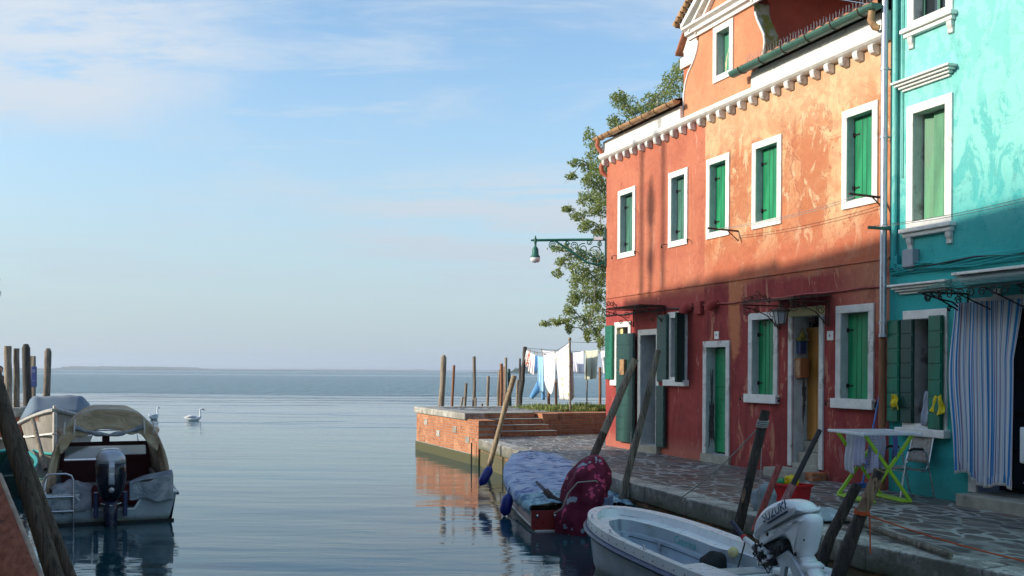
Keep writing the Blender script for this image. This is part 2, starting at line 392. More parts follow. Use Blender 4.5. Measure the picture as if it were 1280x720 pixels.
M['dark'] = simple('unlit_room_black', (.012, .012, .014), .9, .2, 3, .1)  # near-black colour stands in for the darkness of unlit rooms
M['steel'] = simple('brushed_steel', (.62, .63, .66), .30, .02, 2, .0, .001, metal=1.)
M['lead'] = simple('grey_metal_pipe', (.50, .52, .58), .35, .12, 5, .1, .002, metal=.8)
M['gutter_g'] = simple('green_gutter_metal', (.05, .13, .10), .5, .2, 4, .15, .003)
M['gutter_b'] = simple('ochre_gutter_metal', (.42, .24, .11), .6, .3, 5, .3, .004, dirt=(.18, .09, .05), dirt_t=(.52, .66))
M['tile'] = simple('terracotta_tile', (.42, .17, .09), .85, .35, 7, .5, .008, dirt=(.25, .22, .15), dirt_t=(.5, .62), world=True)
M['moss'] = simple('mossy_plaster', (.30, .29, .24), .9, .3, 6, .6, .01, dirt=(.17, .15, .02), dirt_t=(.42, .56), world=True)
M['glass'] = NT('window_glass').out((.02, .025, .03), .06, Specular_IOR_Level=.8)
M['lampgreen'] = painted_wood('lamp_green_paint', (.01, .12, .085), rough=.4)
M['cable'] = simple('cable_rubber', (.03, .025, .025), .6, .2, 10, .1)
M['pvc_grey'] = simple('grey_plastic', (.30, .33, .37), .5, .06, 6, .05)
M['white_pl'] = simple('white_plastic', (.74, .75, .77), .4, .06, 5, .05, .001)
M['lime'] = simple('lime_green_plastic', (.36, .62, .03), .4, .08, 6, .05)
M['red_pl'] = simple('red_plastic', (.50, .01, .015), .35, .1, 4, .05)
M['yellow_pl'] = simple('yellow_plastic', (.75, .55, .01), .5, .1, 10, .1)
M['green_pl'] = simple('green_rubber', (.02, .30, .12), .5, .1, 10, .1)
M['orange_rope'] = simple('orange_rope_fibre', (.60, .09, .02), .8, .2, 60, .4)
M['rope'] = simple('grey_rope_fibre', (.38, .36, .32), .9, .3, 60, .5)
M['gel_white'] = simple('white_gelcoat', (.80, .83, .85), .32, .07, 2.2, .06, .002, dirt=(.40, .42, .40), dirt_t=(.66, .85))
M['gel_in'] = simple('grey_blue_gelcoat', (.46, .54, .63), .45, .10, 2.5, .1, .002, dirt=(.22, .26, .28), dirt_t=(.6, .8))
M['gel_hull'] = simple('pale_blue_hull_paint', (.40, .47, .53), .38, .12, 2., .08, .002, dirt=(.18, .2, .2), dirt_t=(.6, .8))
waterline(M['gel_hull'], .04)
M['rub_blue'] = simple('navy_rubber_rail', (.012, .035, .12), .4, .2, 6, .1)
M['navy'] = simple('navy_plastic', (.01, .015, .05), .3, .2, 5, .05)
M['fender'] = simple('blue_fender_vinyl', (.008, .02, .22), .35, .15, 3, .05)
M['black_gloss'] = simple('black_gloss_cowl', (.012, .016, .03), .14, .1, 3, .02)
M['silver_gloss'] = simple('silver_gloss_cowl', (.50, .54, .62), .2, .06, 3, .03, metal=.3)
M['cowl'] = simple('white_gloss_cowl', (.84, .86, .88), .22, .03, 3, .02)
M['grey_alu'] = simple('cast_aluminium', (.50, .53, .57), .4, .15, 12, .2, metal=.4)
M['red_hull'] = simple('red_hull_paint', (.26, .018, .015), .35, .2, 3, .1)
M['pink_hull'] = simple('faded_pink_hull_paint', (.62, .46, .46), .45, .15, 4, .1, dirt=(.4, .25, .25), dirt_t=(.55, .7))
waterline(M['pink_hull'], .0)
M['maroon_pl'] = simple('maroon_vinyl', (.085, .006, .012), .45, .2, 3, .1)
kt = NT('tan_canvas'); tv = kt.obj(); tn = kt.noise(kt.map(tv, (1, 1, 2.5)), 2.4, 5, .6, 1.2); tf = kt.noise(tv, 70, 2); M['tan'] = kt.out(kt.mix(kt.ramp(tn, .35, .65), (.46, .35, .22), (.64, .52, .37)), .9, kt.math('ADD', kt.math('MULTIPLY', tn, 1.6), kt.math('MULTIPLY', tf, .2)), .9, .03)
kt = NT('pale_grey_canvas'); tv = kt.obj(); tn = kt.noise(tv, 3.2, 5, .6, 1.5); M['greycloth'] = kt.out(kt.mix(kt.ramp(tn, .35, .65), (.24, .28, .33), (.46, .50, .55)), .9, tn, 1., .06)
M['bluecover'] = cloth('slate_blue_canvas', (.13, .19, .26), sc=2)
M['clearvinyl'] = NT('clear_vinyl').out((.75, .78, .8), .15, Transmission_Weight=.6, IOR=1.2)
M['pinkwood'] = wood('pink_painted_wood', (.40, .16, .15), (.52, .24, .23))
M['redpink'] = wood('rose_red_painted_wood', (.38, .07, .06), (.50, .13, .11))
M['oldwood'] = wood('grey_weathered_wood', (.20, .155, .11), (.42, .34, .25))
M['tanwood'] = wood('tan_weathered_wood', (.30, .22, .13), (.46, .35, .22), wetz=(.3, .6))
M['darkwood'] = wood('dark_wet_wood', (.035, .03, .026), (.10, .085, .07))
M['greypile'] = wood('grey_pile_wood', (.10, .08, .06), (.34, .28, .21), wetz=(.2, .7))
M['rustpile'] = simple('rust_brown_pile', (.26, .11, .05), .8, .3, 8, .4, .006, stretch=(1, 1, .2))
M['mooring_dk'] = wood('tarred_mooring_wood', (.018, .013, .011), (.085, .062, .046), wetz=(.5, .9), tip=(.34, .21, .12))
M['brownwood'] = wood('brown_mooring_wood', (.055, .035, .026), (.16, .105, .075))
SHY = 18.75; SKYROT = 259.; DUST = 1.2; SKYSTR = .15; EXPO = 1.0; SUNE = 2.45; HAZE = .00035; CLOUDC = (2.45, 2.68, 2.95); HAZEC = (1.62, 2.0, 2.3)
# =================================================================== the right-hand houses
def wall_front(t0, t1, z0, z1, ops, n=0., mb=None):
    mb = mb or fmb()
    ts = sorted(set([t0, t1]+[o[0] for o in ops]+[o[1] for o in ops])); zs = sorted(set([z0, z1]+[o[2] for o in ops]+[o[3] for o in ops]))
    for a, b in zip(ts, ts[1:]):
        for c, d in zip(zs, zs[1:]):
            if any(o[0]-1e-6 <= a and b <= o[1]+1e-6 and o[2]-1e-6 <= c and d <= o[3]+1e-6 for o in ops): continue
            mb.add([(a, n, c), (b, n, c), (b, n, d), (a, n, d)], [(0, 1, 2, 3)])
    return mb
def ring(mb, t0, t1, z0, z1, w, n0, n1, bottom=True):
    mb.box(t0, t0+w, n0, n1, z0, z1-w); mb.box(t1-w, t1, n0, n1, z0, z1-w); mb.box(t0, t1, n0, n1, z1-w, z1)
    if bottom: mb.box(t0+w, t1-w, n0, n1, z0, z0+w)
    return mb
def reveal(mb, t0, t1, z0, z1, dep, th=.03, n1=-.001, bottom=True):
    mb.box(t0-th, t0, -dep, n1, z0, z1); mb.box(t1, t1+th, -dep, n1, z0, z1); mb.box(t0-th, t1+th, -dep, n1, z1, z1+th)
    if bottom: mb.box(t0-th, t1+th, -dep, n1, z0-th, z0)
    return mb
def leaf_planks(t0, t1, z0, z1, n, k=3, th=.03, M=None):
    mb = MB(M or FM); w = (t1-t0)/k
    for i in range(k): mb.box(t0+i*w+.003, t0+(i+1)*w-.003, n-th, n+(i % 2)*.003, z0, z1)
    return mb
def leaf_blocks(t0, t1, z0, z1, n, k=8, th=.035, M=None, raised=.012):
    mb = MB(M or FM); h = (z1-z0)/k
    mb.box(t0, t1, n-th, n, z0, z1)
    for i in range(k): mb.box(t0+.012, t1-.012, n+.0005, n+raised, z0+i*h+.012, z0+(i+1)*h-.012)
    return mb
def hook(t, z, s=1):
    mb = fmb(); mb.tube([(t, 0, z), (t, .07, z), (t+s*.07, .09, z), (t+s*.075, .09, z-.05)], .008, 6); mb.box(t+s*.075-.012, t+s*.075+.012, .075, .1, z-.07, z-.03)
    return mb
def closed_window(house, t0, t1, z0, z1, fw=.115, mat='shut_green', dep=.115, sill=None, planks=3, hooks=True, label=None, frame='white', sillpr=.05):
    w = ring(fmb(), t0, t1, z0, z1, fw, -.01, .028).build('window', M[frame], house, bevel=.006, label=label)
    reveal(fmb(), t0+fw, t1-fw, z0+fw, z1-fw, dep+.05).build('reveal', M['reveal'], w)
    tm = (t0+t1)/2
    for a, b in ((t0+fw, tm-.002), (tm+.002, t1-fw)):
        s = leaf_planks(a, b, z0+fw+.005, z1-fw-.005, -dep, planks).build('shutter', M[mat], w, bevel=.003)
    for zz in (z0+fw+.2, z1-fw-.25): mb = fmb(); mb.box(t0+fw+.005, t0+fw+.13, -dep+.004, -dep+.012, zz-.012, zz+.012); mb.box(t0+fw+.002, t0+fw+.03, -dep+.004, -dep+.03, zz-.03, zz+.03); mb.build('hinge', M['iron'], w)
    if sill is not None:
        mb = fmb(); mb.box(t0-.05, t1+.03, -.012, sillpr+.03, z0-.02, z0+sill); mb.build('sill', M['white'], w, bevel=.006)
    if hooks:
        hook(t0-.06, z0+.08, -1).build('shutter_hook', M['iron'], w); hook(t1+.05, z0+.08, 1).build('shutter_hook', M['iron'], w)
    return w
T1, T2 = 4.143, 8.97
H_RED = empty('house', W(2.07, -3, QZ), 'terracotta red end house beside the lawn, with an ochre gutter', 'house')
H_OR = empty('house', W(6.5, -3, QZ), 'blotchy orange and red middle house with a scrolled gable above its cornice', 'house')
H_TE = empty('house', W(12, -3, QZ), 'turquoise house on the right with the striped door curtain', 'house')
DEP = 7.5
# openings: (t0,t1,z0,z1)
U = dict(W1=(.57, 1.37), W2=(2.76, 3.49), W3=(4.16, 4.92), W4=(5.62, 6.45), W5=(7.955, 8.73)); UZ = (4.73, 6.20)
fw = .115
def inner(t0, t1, z0, z1, f=fw): return (t0+f, t1-f, z0+f, z1-f)
LW0 = (.44, 1.2, 2.05, 3.36); LW1 = (2.77, 3.49, 2.08, 3.46)
D0 = (1.53, 2.42, .80, 3.16); D1 = (4.08, 4.96, .80, 2.86); D2 = (6.67, 7.55, .80, 3.32)
LW2 = (5.54, 6.38, 1.80, 3.30); LW3 = (7.84, 8.675, 1.79, 3.30)
# ---- red house
ops = [inner(*U['W1'], *UZ), inner(*U['W2'], *UZ), inner(*LW0), inner(*LW1), (D0[0]+fw, D0[1]-fw, D0[2], D0[3]-fw)]
seam2 = T1-.06
mb = wall_front(0, seam2, -.6, 7.3, ops)
mb.add([(0, 0, -.6), (0, -DEP, -.6), (0, -DEP, 7.3), (0, 0, 7.3)], [(0, 1, 2, 3)])
mb.add([(0, -DEP, 7.3), (0, -DEP, -.6), (seam2, -DEP, -.6), (seam2, -DEP, 7.3)], [(0, 1, 2, 3)])
mb.add([(0, 0, 7.3), (0, -DEP, 7.3), (0, -DEP/2, 8.38)], [(0, 1, 2)])
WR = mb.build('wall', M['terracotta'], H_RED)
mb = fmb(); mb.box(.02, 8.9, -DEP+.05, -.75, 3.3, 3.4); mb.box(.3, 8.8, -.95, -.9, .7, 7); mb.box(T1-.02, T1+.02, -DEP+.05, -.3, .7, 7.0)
mb.build('unlit_room_sheet', M['dark'], H_RED)  # black sheets behind the openings, room darkness put into their colour
for kx, sh in (('W1', 'shut_dull'), ('W2', 'shut_dull')):
    closed_window(H_RED, *U[kx], *UZ, mat=sh)
def open_window(house, r, label=None, sill=True):
    w = ring(fmb(), *r, fw, -.01, .028).build('window', M['white'], house, bevel=.006, label=label)
    reveal(fmb(), *inner(*r), .32).build('reveal', M['reveal'], w)
    i = inner(*r); mb = fmb(); mb.box(i[0], i[1], -.30, -.29, i[2], i[3]); mb.build('pane', M['glass'], w)
    mb = ring(fmb(), *i, .05, -.285, -.26); mb.box((i[0]+i[1])/2-.03, (i[0]+i[1])/2+.03, -.285, -.262, i[2]+.051, i[3]-.051); mb.build('sash', M['white'], w)
    if sill:
        mb = fmb(); mb.box(r[0]-.06, r[1]+.06, -.012, .10, r[2]-.06, r[2]+.06); mb.build('sill', M['white'], w, bevel=.008)
    return w
w = open_window(H_RED, LW0)
leaf_blocks(.10, .46, 2.12, 3.30, .075, 7).build('shutter', M['shut_mid'], w)
leaf_planks(.50, .70, 2.18, 3.24, -.06, 2).build('shutter', M['cream'], w)  # lit inside of the leaf, its light put into the cream colour
w = open_window(H_RED, LW1)
leaf_blocks(2.44, 2.84, 2.10, 3.42, .075, 7).build('shutter', M['shut_dark'], w)
Ml = FM @ Matrix.Translation((3.44, .035, 0)) @ Matrix.Rotation(RAD(60), 4, 'Z')
leaf_blocks(0, .30, 2.10, 3.42, .03, 7, M=Ml).build('shutter', M['shut_dark'], w)
mb = ring(fmb(), D0[0], D0[1], D0[2], D0[3], fw, -.01, .028, False)
dr = mb.build('door', M['white'], H_RED, bevel=.006)
reveal(fmb(), D0[0]+fw, D0[1]-fw, .80, D0[3]-fw, .42).build('reveal', M['reveal'], dr)
leaf_blocks(D0[0]+fw, D0[1]-fw, .8, D0[3]-fw, -.38, 9).build('dark_doorway', M['dark'], dr)  # near-black panel painted as the dark inside of the open doorway
leaf_blocks(.72, 1.50, .80, 3.10, .11, 9, th=.04).build('leaf', M['shut_dark'], dr, bevel=.003)
leaf_blocks(2.44, 2.76, .80, 2.02, .09, 5, th=.04).build('leaf', M['shut_dark'], dr, bevel=.003)
mb = fmb(); mb.box(1.02, 1.22, .125, .19, 2.22, 2.55); mb.build('letter_box', M['gutter_b'], dr, bevel=.01)
mb = fmb(); mb.box(1.5, 2.48, -.40, .10, .60, .797); mb.build('doorstep', M['stepstone'], dr, bevel=.01)
# ---- canopies of wrought iron
def scroll_bracket(mb, t, n1, zt, h, r=.009, sgn=1):
    a, b = (0, 1, 0), (0, 0, 1)
    mb.tube([(t, 0, zt), (t, n1, zt)], r*1.3, 6); mb.tube([(t, .01, zt), (t, .01, zt-h)], r, 6)
    mb.tube([(t, .01, zt-h), (t, n1*.35, zt-h*.42), (t, n1*.75, zt-.06), (t, n1, zt-.02)], r, 6)
    mb.spiral((t, n1*.22, zt-h*.33), h*.22, 1.6, 0, a, b, r*.8); mb.spiral((t, n1*.62, zt-h*.22), h*.15, 1.5, 2., a, b, r*.8, -1)
    mb.spiral((t, n1*.12, zt-h*.78), h*.15, 1.4, 1., a, b, r*.8); mb.spiral((t, n1*.88, zt-h*.26), h*.2, 1.7, 1.2, a, b, r*.8, -1)
    mb.spiral((t, n1*.42, zt-h*.72), h*.14, 1.4, 4., a, b, r*.8)
def crest(mb, t0, t1, n, z, r=.008):
    a, b = (1, 0, 0), (0, 0, 1); k = max(3, int((t1-t0)/.16))
    for i in range(k):
        tc = t0+(t1-t0)*(i+.5)/k
        mb.spiral((tc, n, z), .06, 1.4, 0 if i % 2 else 3.14, a, b, r, 1 if i % 2 else -1)
cn = fmb(); cn.box(1.25, 2.70, .03, .62, 3.60, 3.615)
cano = cn.build('door_canopy', M['rust'], H_RED)
for t in (1.30, 2.64): mb = fmb(); scroll_bracket(mb, t, .70, 3.58, .34); mb.build('scroll_bracket', M['rust'], cano)
mb = fmb()
for i, ang in enumerate((.3, 1.1, 1.9, 2.7)): mb.spiral((1.3, .55+.11*math.cos(ang), 3.66+.05*math.sin(ang)), .055, 1.3, ang, (0, 1, 0), (0, 0, 1), .008)
mb.build('finial', M['rust'], cano)
cn = fmb(); cn.add([(6.35, .03, 3.50), (7.72, .03, 3.50), (7.72, .70, 3.43), (6.35, .70, 3.43), (6.35, .03, 3.47), (7.72, .03, 3.47), (7.72, .70, 3.40), (6.35, .70, 3.40)], [(0, 3, 2, 1), (4, 5, 6, 7), (0, 1, 5, 4), (2, 3, 7, 6), (1, 2, 6, 5), (3, 0, 4, 7)])
cano = cn.build('door_canopy', M['rust'], H_OR)
for t in (6.42, 7.66): mb = fmb(); scroll_bracket(mb, t, .72, 3.38, .38); mb.build('scroll_bracket', M['rust'], cano)
mb = fmb()
for i in range(6): mb.spiral((6.42, .22+.09*i, 3.47+.05*math.sin(i*.6+.3)), .05, 1.4, i*1.1, (0, 1, 0), (0, 0, 1), .008, 1 if i % 2 else -1)
mb.tube([(6.42, .2, 3.42), (6.42, .45, 3.62), (6.42, .62, 3.42)], .007, 6); mb.build('finial', M['rust'], cano)
mb = fmb(); cz = 3.10; cc = (7.30, .62)
mb.lathe([(.02, .25), (.035, .24), (.03, .20), (.13, .165), (.15, .15), (.15, .135), (.02, .13)], (cc[0], cc[1], cz), 6, smooth=False)
mb.tube([(cc[0], cc[1], cz+.25), (cc[0], cc[1], 3.40)], .006)
for i in range(6):
    th = i*math.pi/3; a = (cc[0]+.115*math.cos(th), cc[1]+.115*math.sin(th), cz+.135); b = (cc[0]+.075*math.cos(th), cc[1]+.075*math.sin(th), cz-.06)
    mb.tube([a, b], .007, 4)
mb.lathe([(.085, 0), (.085, .012), (.03, .014)], (cc[0], cc[1], cz-.07), 6, smooth=False)
ln = mb.build('lantern', M['rust'], H_OR)
mb = fmb(); mb.lathe([(.066, -.055), (.104, .13)], (cc[0], cc[1], cz), 6, smooth=False); mb.build('lantern_glass', M['clearvinyl'], ln)
# ---- orange house
ops = [inner(*U['W3'], *UZ), inner(*U['W4'], *UZ), inner(*U['W5'], *UZ), inner(*LW2), inner(*LW3),
       (D1[0]+fw, D1[1]-fw, D1[2], D1[3]-fw), (D2[0]+fw, D2[1]-fw, D2[2], D2[3]-.13)]
mb = wall_front(seam2, T2, -.6, 7.3, ops)
mb.add([(seam2, -DEP, 7.3), (seam2, -DEP, -.6), (T2, -DEP, -.6), (T2, -DEP, 7.3)], [(0, 1, 2, 3)])
mb.add([(T2, 0, -.6), (T2, -DEP, -.6), (T2, -DEP, 7.3), (T2, 0, 7.3)], [(3, 2, 1, 0)])
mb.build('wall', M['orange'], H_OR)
for kx in ('W3', 'W4', 'W5'):
    closed_window(H_OR, *U[kx], *UZ, mat='shut_green', hooks=False)
closed_window(H_OR, *LW2, mat='shut_green', sill=.125, sillpr=.05, frame='whitedirty'); closed_window(H_OR, *LW3, mat='shut_green', sill=.125, sillpr=.05, frame='whitedirty')
dr = ring(fmb(), *D1, fw, -.01, .028, False).build('door', M['whitedirty'], H_OR, bevel=.006)
reveal(fmb(), D1[0]+fw, D1[1]-fw, .80, D1[3]-fw, .24).build('reveal', M['reveal'], dr)
leaf_blocks(D1[0]+fw, D1[1]-fw, .83, D1[3]-fw-.01, -.175, 8, raised=.008).build('leaf', M['shut_green'], dr, bevel=.003)
mb = fmb(); mb.box(4.66, 4.71, -.165, -.13, 1.80, 1.86); mb.build('knob', M['iron'], dr)
mb = fmb(); mb.box(D1[0]-.03, D1[1]+.03, -.26, .05, .60, .797); mb.build('doorstep', M['stepstone'], dr, bevel=.01)
# bare patch where the plaster fell off the reveal
M['bare'] = simple('bare_mortar', (.10, .09, .085), .95, .5, 14, .8, .01)
def patch(M4, w, h, mat, name, par, seed=0, th=.004):
    random.seed(seed); m = 60; pts = []
    for i in range(m):
        a = 2*math.pi*i/m; r = 1+.5*(random.random()-.5)+.25*math.sin(3*a+seed)+.2*math.sin(7*a)
        pts.append((w/2*r*math.cos(a), h/2*r*math.sin(a), 0))
    mb = MB(M4); mb.prism(pts, (0, 0, th)); return mb.build(name, mat, par)
Mp = frame_M(W(D1[0]+fw+.002, -.10, 1.55), N, UP); patch(Mp, .10, 1.25, M['bare'], 'bare_patch', dr, 3)
# porch of the yellow door
dr = MB(FM); dr.box(D2[0], D2[0]+.10, -.01, .03, .80, 3.19); dr.box(D2[1]-.10, D2[1], -.01, .03, .80, 3.19)
dr = dr.build('door', M['whitedirty'], H_OR, bevel=.006)
mb = fmb(); mb.box(D2[0]-.01, D2[1]+.01, -.012, .034, 3.191, 3.33); mb.build('lintel', M['cream'], dr, bevel=.006)
i0, i1 = D2[0]+fw, D2[1]-fw
reveal(fmb(), i0, i1, .80, 3.19, .40, bottom=False).build('reveal', M['reveal'], dr)
mb = leaf_planks(i0+.02, i1-.02, 1.22, 2.96, -.25, 5); mb.box(i0, i1, -.28, -.24, 2.962, 3.02)
lf = mb.build('leaf', M['door_yellow'], dr, bevel=.003)
mb = fmb(); mb.box(i1-.14, i1-.11, -.24, -.19, 1.93, 1.97); mb.box(i1-.15, i1-.0, -.19, -.17, 1.93, 1.965); mb.box(i1-.15, i1-.08, -.24, -.20, 2.15, 2.22); mb.build('handle', M['steel'], lf)
mb = fmb(); mb.box(i0, i1, -.38, -.36, 3.02, 3.19)
for i in range(6): mb.tube([(i0+.06+i*.11, -.27, 3.03), (i0+.06+i*.11, -.27, 3.18)], .008, 6)
mb.build('transom_grille', M['iron'], dr)
mb = fmb(); mb.box(i0, i1, -.38, -.08, .66, 1.03); mb.box(i0, i1, -.38, -.20, 1.031, 1.2); mb.box(i0, i1, -.08, .02, .60, .86); mb.build('porch_step', M['stepstone'], dr, bevel=.012)
mb = fmb(); mb.box(D2[0]-.10, D2[1]-.05, .03, .42, .60, .78); mb.build('doorstep', M['stepstone'], dr, bevel=.012)
mb = fmb(); mb.box(D2[1]-.10, D2[1]+.12, .03, .30, .60, .77); mb.build('brick_block', M['brickN'], dr, bevel=.01)
mb = fmb(); mb.box(i0+.002, i0+.15, -.19, -.02, 2.21, 2.53); mbx = mb.build('letter_box', M['inner_brown'], dr, bevel=.01)
mb = fmb(); mb.box(i0+.02, i0+.135, -.0198, -.016, 2.25, 2.49); mb.box(i0+.05, i0+.10, -.016, -.0135, 2.38, 2.41); mb.build('letter_box_door', M['gutter_b'], mbx)
mb = fmb(); mb.box(i0+.002, i0+.10, -.17, -.05, 2.60, 2.80); mb.build('notice_box', M['rub_blue'], dr)
mb = fmb(); mb.box(i0+.002, i0+.14, -.20, -.03, 2.81, 2.84); mb.lathe([(.075, 0), (.06, .05), (.03, .10), (.012, .14), (.01, .18)], (i0+.075, -.115, 2.84), 10); mb.build('shrine', M['moss'], dr)
Mp = frame_M(W(i0+.002, -.20, 1.9), N, UP); patch(Mp, .06, .8, M['bare'], 'bare_patch', dr, 5)
# plaques
def plaque(house, px0, py0, px1, py1, txt):
    a = F(px0, py1); b = F(px1, py0)
    mb = fmb(); mb.box(a[0], b[0], 0.003, .018, a[1], b[1]); p = mb.build('number_plaque', M['white'], house, bevel=.004)
    if txt:
        text_mb(txt, (b[1]-a[1])*.42, frame_M(W((a[0]+b[0])/2, .0205, (a[1]+b[1])/2), D, UP)).build('numeral', M['navy'], p)
plaque(H_OR, 893.7, 414, 899.2, 424, '8'); plaque(H_OR, 1034.6, 413.5, 1042.5, 425.5, '6')
# band, cable, vents
for (house, a, b) in ((H_RED, 0, seam2), (H_OR, seam2, T2)):
    mb = fmb(); mb.box(a, b, 0, .022, 3.905, 3.93); mb.build('string_course', M['rust' if 0 else 'terracotta'] if house is H_RED else M['orange'], house)
    mb = fmb(); pts = []
    k = int((b-a)/.5)+1
    for i in range(k+1): pts.append((a+(b-a)*i/k, .028, 3.525+.012*math.sin(i*2.3)))
    mb.tube(pts, .014, 6); mb.build('cable', M['redpink' if house is H_OR else 'cable'], house)
def elbow(house, px, py, r):
    t, z = F(px, py, .1); mb = fmb()
    mb.tube([(t+.06, -.03, z+.05), (t+.05, .05, z+.05), (t+.03, .09, z+.03), (t, .12, z-.02), (t-.01, .125, z-.07)], [r*1.1]*5, 14)
    mb.build('vent_pipe', M['terracotta'], house)
elbow(H_RED, 856, 387, .085); elbow(H_OR, 887.5, 383, .075)
mb = fmb(); t, z = F(872, 393); mb.box(t, t+.22, 0, .08, z, z+.24); mb.build('junction_box', M['terracotta'], H_RED, bevel=.01)
# ---- cornice
def cornice(house, a, b, fr):
    mb = fmb(); prof = [(0, 6.98), (.09, 6.98), (.13, 7.0), (.165, 7.03), (.175, 7.07), (.16, 7.11), (.11, 7.13), (0, 7.13)]
    mb.prism([(a, p[0], p[1]) for p in prof], (b-a, 0, 0)); c = mb.build('cornice', M['white'], house)
    for f0, f1, nn in fr:
        mb = fmb(); mb.box(f0, f1, .0, nn, 7.131, 7.40); mb.build('frieze', M['white'], c, bevel=.008)
    return c
cR = cornice(H_RED, -.10, T1-.003, [(-.06, 3.31, .085)]); cO = cornice(H_OR, T1+.003, T2, [(5.665, T2, .085)])
for i in range(27):
    t = .03+i*.3335
    house, c = (H_RED, cR) if t < T1-.07 else (H_OR, cO)
    mb = fmb(); jt = random.uniform(-.012, .012); w_ = .049+random.uniform(-.006, .006)
    prof = [(0, 6.98), (.13, 6.98), (.135, 6.95), (.125, 6.90), (.10, 6.865), (.06, 6.85), (0, 6.84)]
    mb.prism([(t+jt-w_, p[0], p[1]-.001) for p in prof], (2*w_, 0, 0)); mb.build('corbel', M['whitedirty' if i % 3 == 0 else 'white'], house, bevel=.008)
def gutter(house, a, b, n, z, r, mat, strips=6, name='gutter', dz=0.):
    mb = fmb(); prof = [(n+r*math.cos(th), z-r*.9*math.sin(th)) for th in [math.pi*i/8 for i in range(9)]]
    pin = [(n+(r-.012)*math.cos(th), z-(r-.012)*.9*math.sin(th)) for th in [math.pi*i/8 for i in range(8, -1, -1)]]
    mb.add([(a, p[0], p[1]) for p in prof+pin]+[(b, p[0], p[1]+dz) for p in prof+pin], [(i, i+1, 19+i, 18+i) for i in range(17)]+[(17, 0, 18, 35)], smooth=False)
    mb.add([(a, p[0], p[1]) for p in prof], [tuple(range(9))]); mb.add([(b, p[0], p[1]+dz) for p in prof], [tuple(range(8, -1, -1))])
    g = mb.build(name, M[mat], house)
    for i in range(strips):
        t = a+(b-a)*(i+.5)/strips; mb = fmb()
        mb.tube([(t, n+(r+.006)*math.cos(th), z+dz*(i+.5)/strips-(r+.006)*.9*math.sin(th)) for th in [math.pi*j/8-.1 for j in range(9)]], .009, 5)
        mb.build('gutter_strap', M['rust'], g)
    return g
gutter(H_RED, -.12, 3.40, .22, 7.47, .085, 'gutter_b', 7)
gutter(H_OR, 5.40, 9.0, .27, 7.45, .10, 'gutter_g', 6)
def tiled(mb, a, b, n0, z0, n1, z1, per=.21, amp=.035):
    k = max(2, int((b-a)/per*6)); L = 10
    def fn(u, v):
        t = a+(b-a)*u; ph = (t/per) % 1.
        h = amp*abs(math.sin(math.pi*ph))*1.2
        st = .012*((v*L*2) % 1)
        return (t, n0+(n1-n0)*v, z0+(z1-z0)*v+h+st)
    mb.grid(fn, k, L*2, smooth=False)
    mb.add([(a, n0, z0-.03), (b, n0, z0-.03), (b, n1, z1-.03), (a, n1, z1-.03)], [(0, 1, 2, 3)])
    # front scalloped edge
    vs = []; 
    for i in range(k+1):
        t = a+(b-a)*i/k; h = amp*abs(math.sin(math.pi*((t/per) % 1.)))*1.2
        vs += [(t, n0, z0-.03), (t, n0, z0+h)]
    mb.add(vs, [(2*i, 2*i+2, 2*i+3, 2*i+1) for i in range(k)])
    return mb
mb = fmb(); tiled(mb, -.16, 3.30, .20, 7.49, -DEP/2, 8.45); tiled(mb, -.16, T1, -DEP-.2, 7.45, -DEP/2, 8.45)
mb.build('roof', M['tile'], H_RED)
mb = fmb(); tiled(mb, 5.55, 8.97, .24, 7.50, -DEP/2, 8.40); tiled(mb, T1, 8.97, -DEP-.2, 7.45, -DEP/2, 8.40)
rf = mb.build('roof', M['tile'], H_OR)
mb = fmb(); random.seed(4)
for i in range(130):
    t = 5.72+i*.0247; l = .07+random.random()*.03; mb.tube([(t, .21, 7.54), (t+random.uniform(-.02, .02), .21+(i%3-1)*.03, 7.56+l)], .0022, 3, cap=False)
mb.build('bird_spikes', M['pvc_grey'], rf)
# gable
right = [(5.665, 7.13), (5.665, 7.32), (5.80, 7.53), (5.92, 7.68), (5.955, 7.83), (5.93, 7.98), (5.83, 8.14), (5.74, 8.28), (5.67, 8.44), (5.655, 8.60)]
left = [(3.84, 8.60), (3.83, 8.50), (3.80, 8.36), (3.72, 8.22), (3.62, 8.11), (3.47, 7.98), (3.38, 7.82), (3.32, 7.62), (3.31, 7.4), (3.31, 7.13)]
g_in = (4.49, 4.90, 7.66, 8.44)
# gable front: strips by z with a window hole
def gable_edge(z, pts):
    for (a, za), (b, zb) in zip(pts, pts[1:]):
        lo, hi = min(za, zb), max(za, zb)
        if lo <= z <= hi and hi > lo: return a+(b-a)*(z-za)/(zb-za)
    return pts[0][0]
zs = sorted(set([p[1] for p in right+left]+[g_in[2], g_in[3]])); mb = fmb()
for za, zb in zip(zs, zs[1:]):
    zm = (za+zb)/2; la, lb, ra, rb = gable_edge(za+1e-4, left), gable_edge(zb-1e-4, left), gable_edge(za+1e-4, right), gable_edge(zb-1e-4, right)
    if g_in[2] <= zm <= g_in[3]:
        mb.add([(la, .004, za), (g_in[0], .004, za), (g_in[0], .004, zb), (lb, .004, zb)], [(0, 1, 2, 3)]); mb.add([(g_in[1], .004, za), (ra, .004, za), (rb, .004, zb), (g_in[1], .004, zb)], [(0, 1, 2, 3)])
    else: mb.add([(la, .004, za), (ra, .004, za), (rb, .004, zb), (lb, .004, zb)], [(0, 1, 2, 3)])
mb.add([(3.56, .004, 8.60), (5.9, .004, 8.60), (4.74, .004, 9.52)], [(0, 1, 2)])
GAB = mb.build('gable', M['orange'], H_OR)
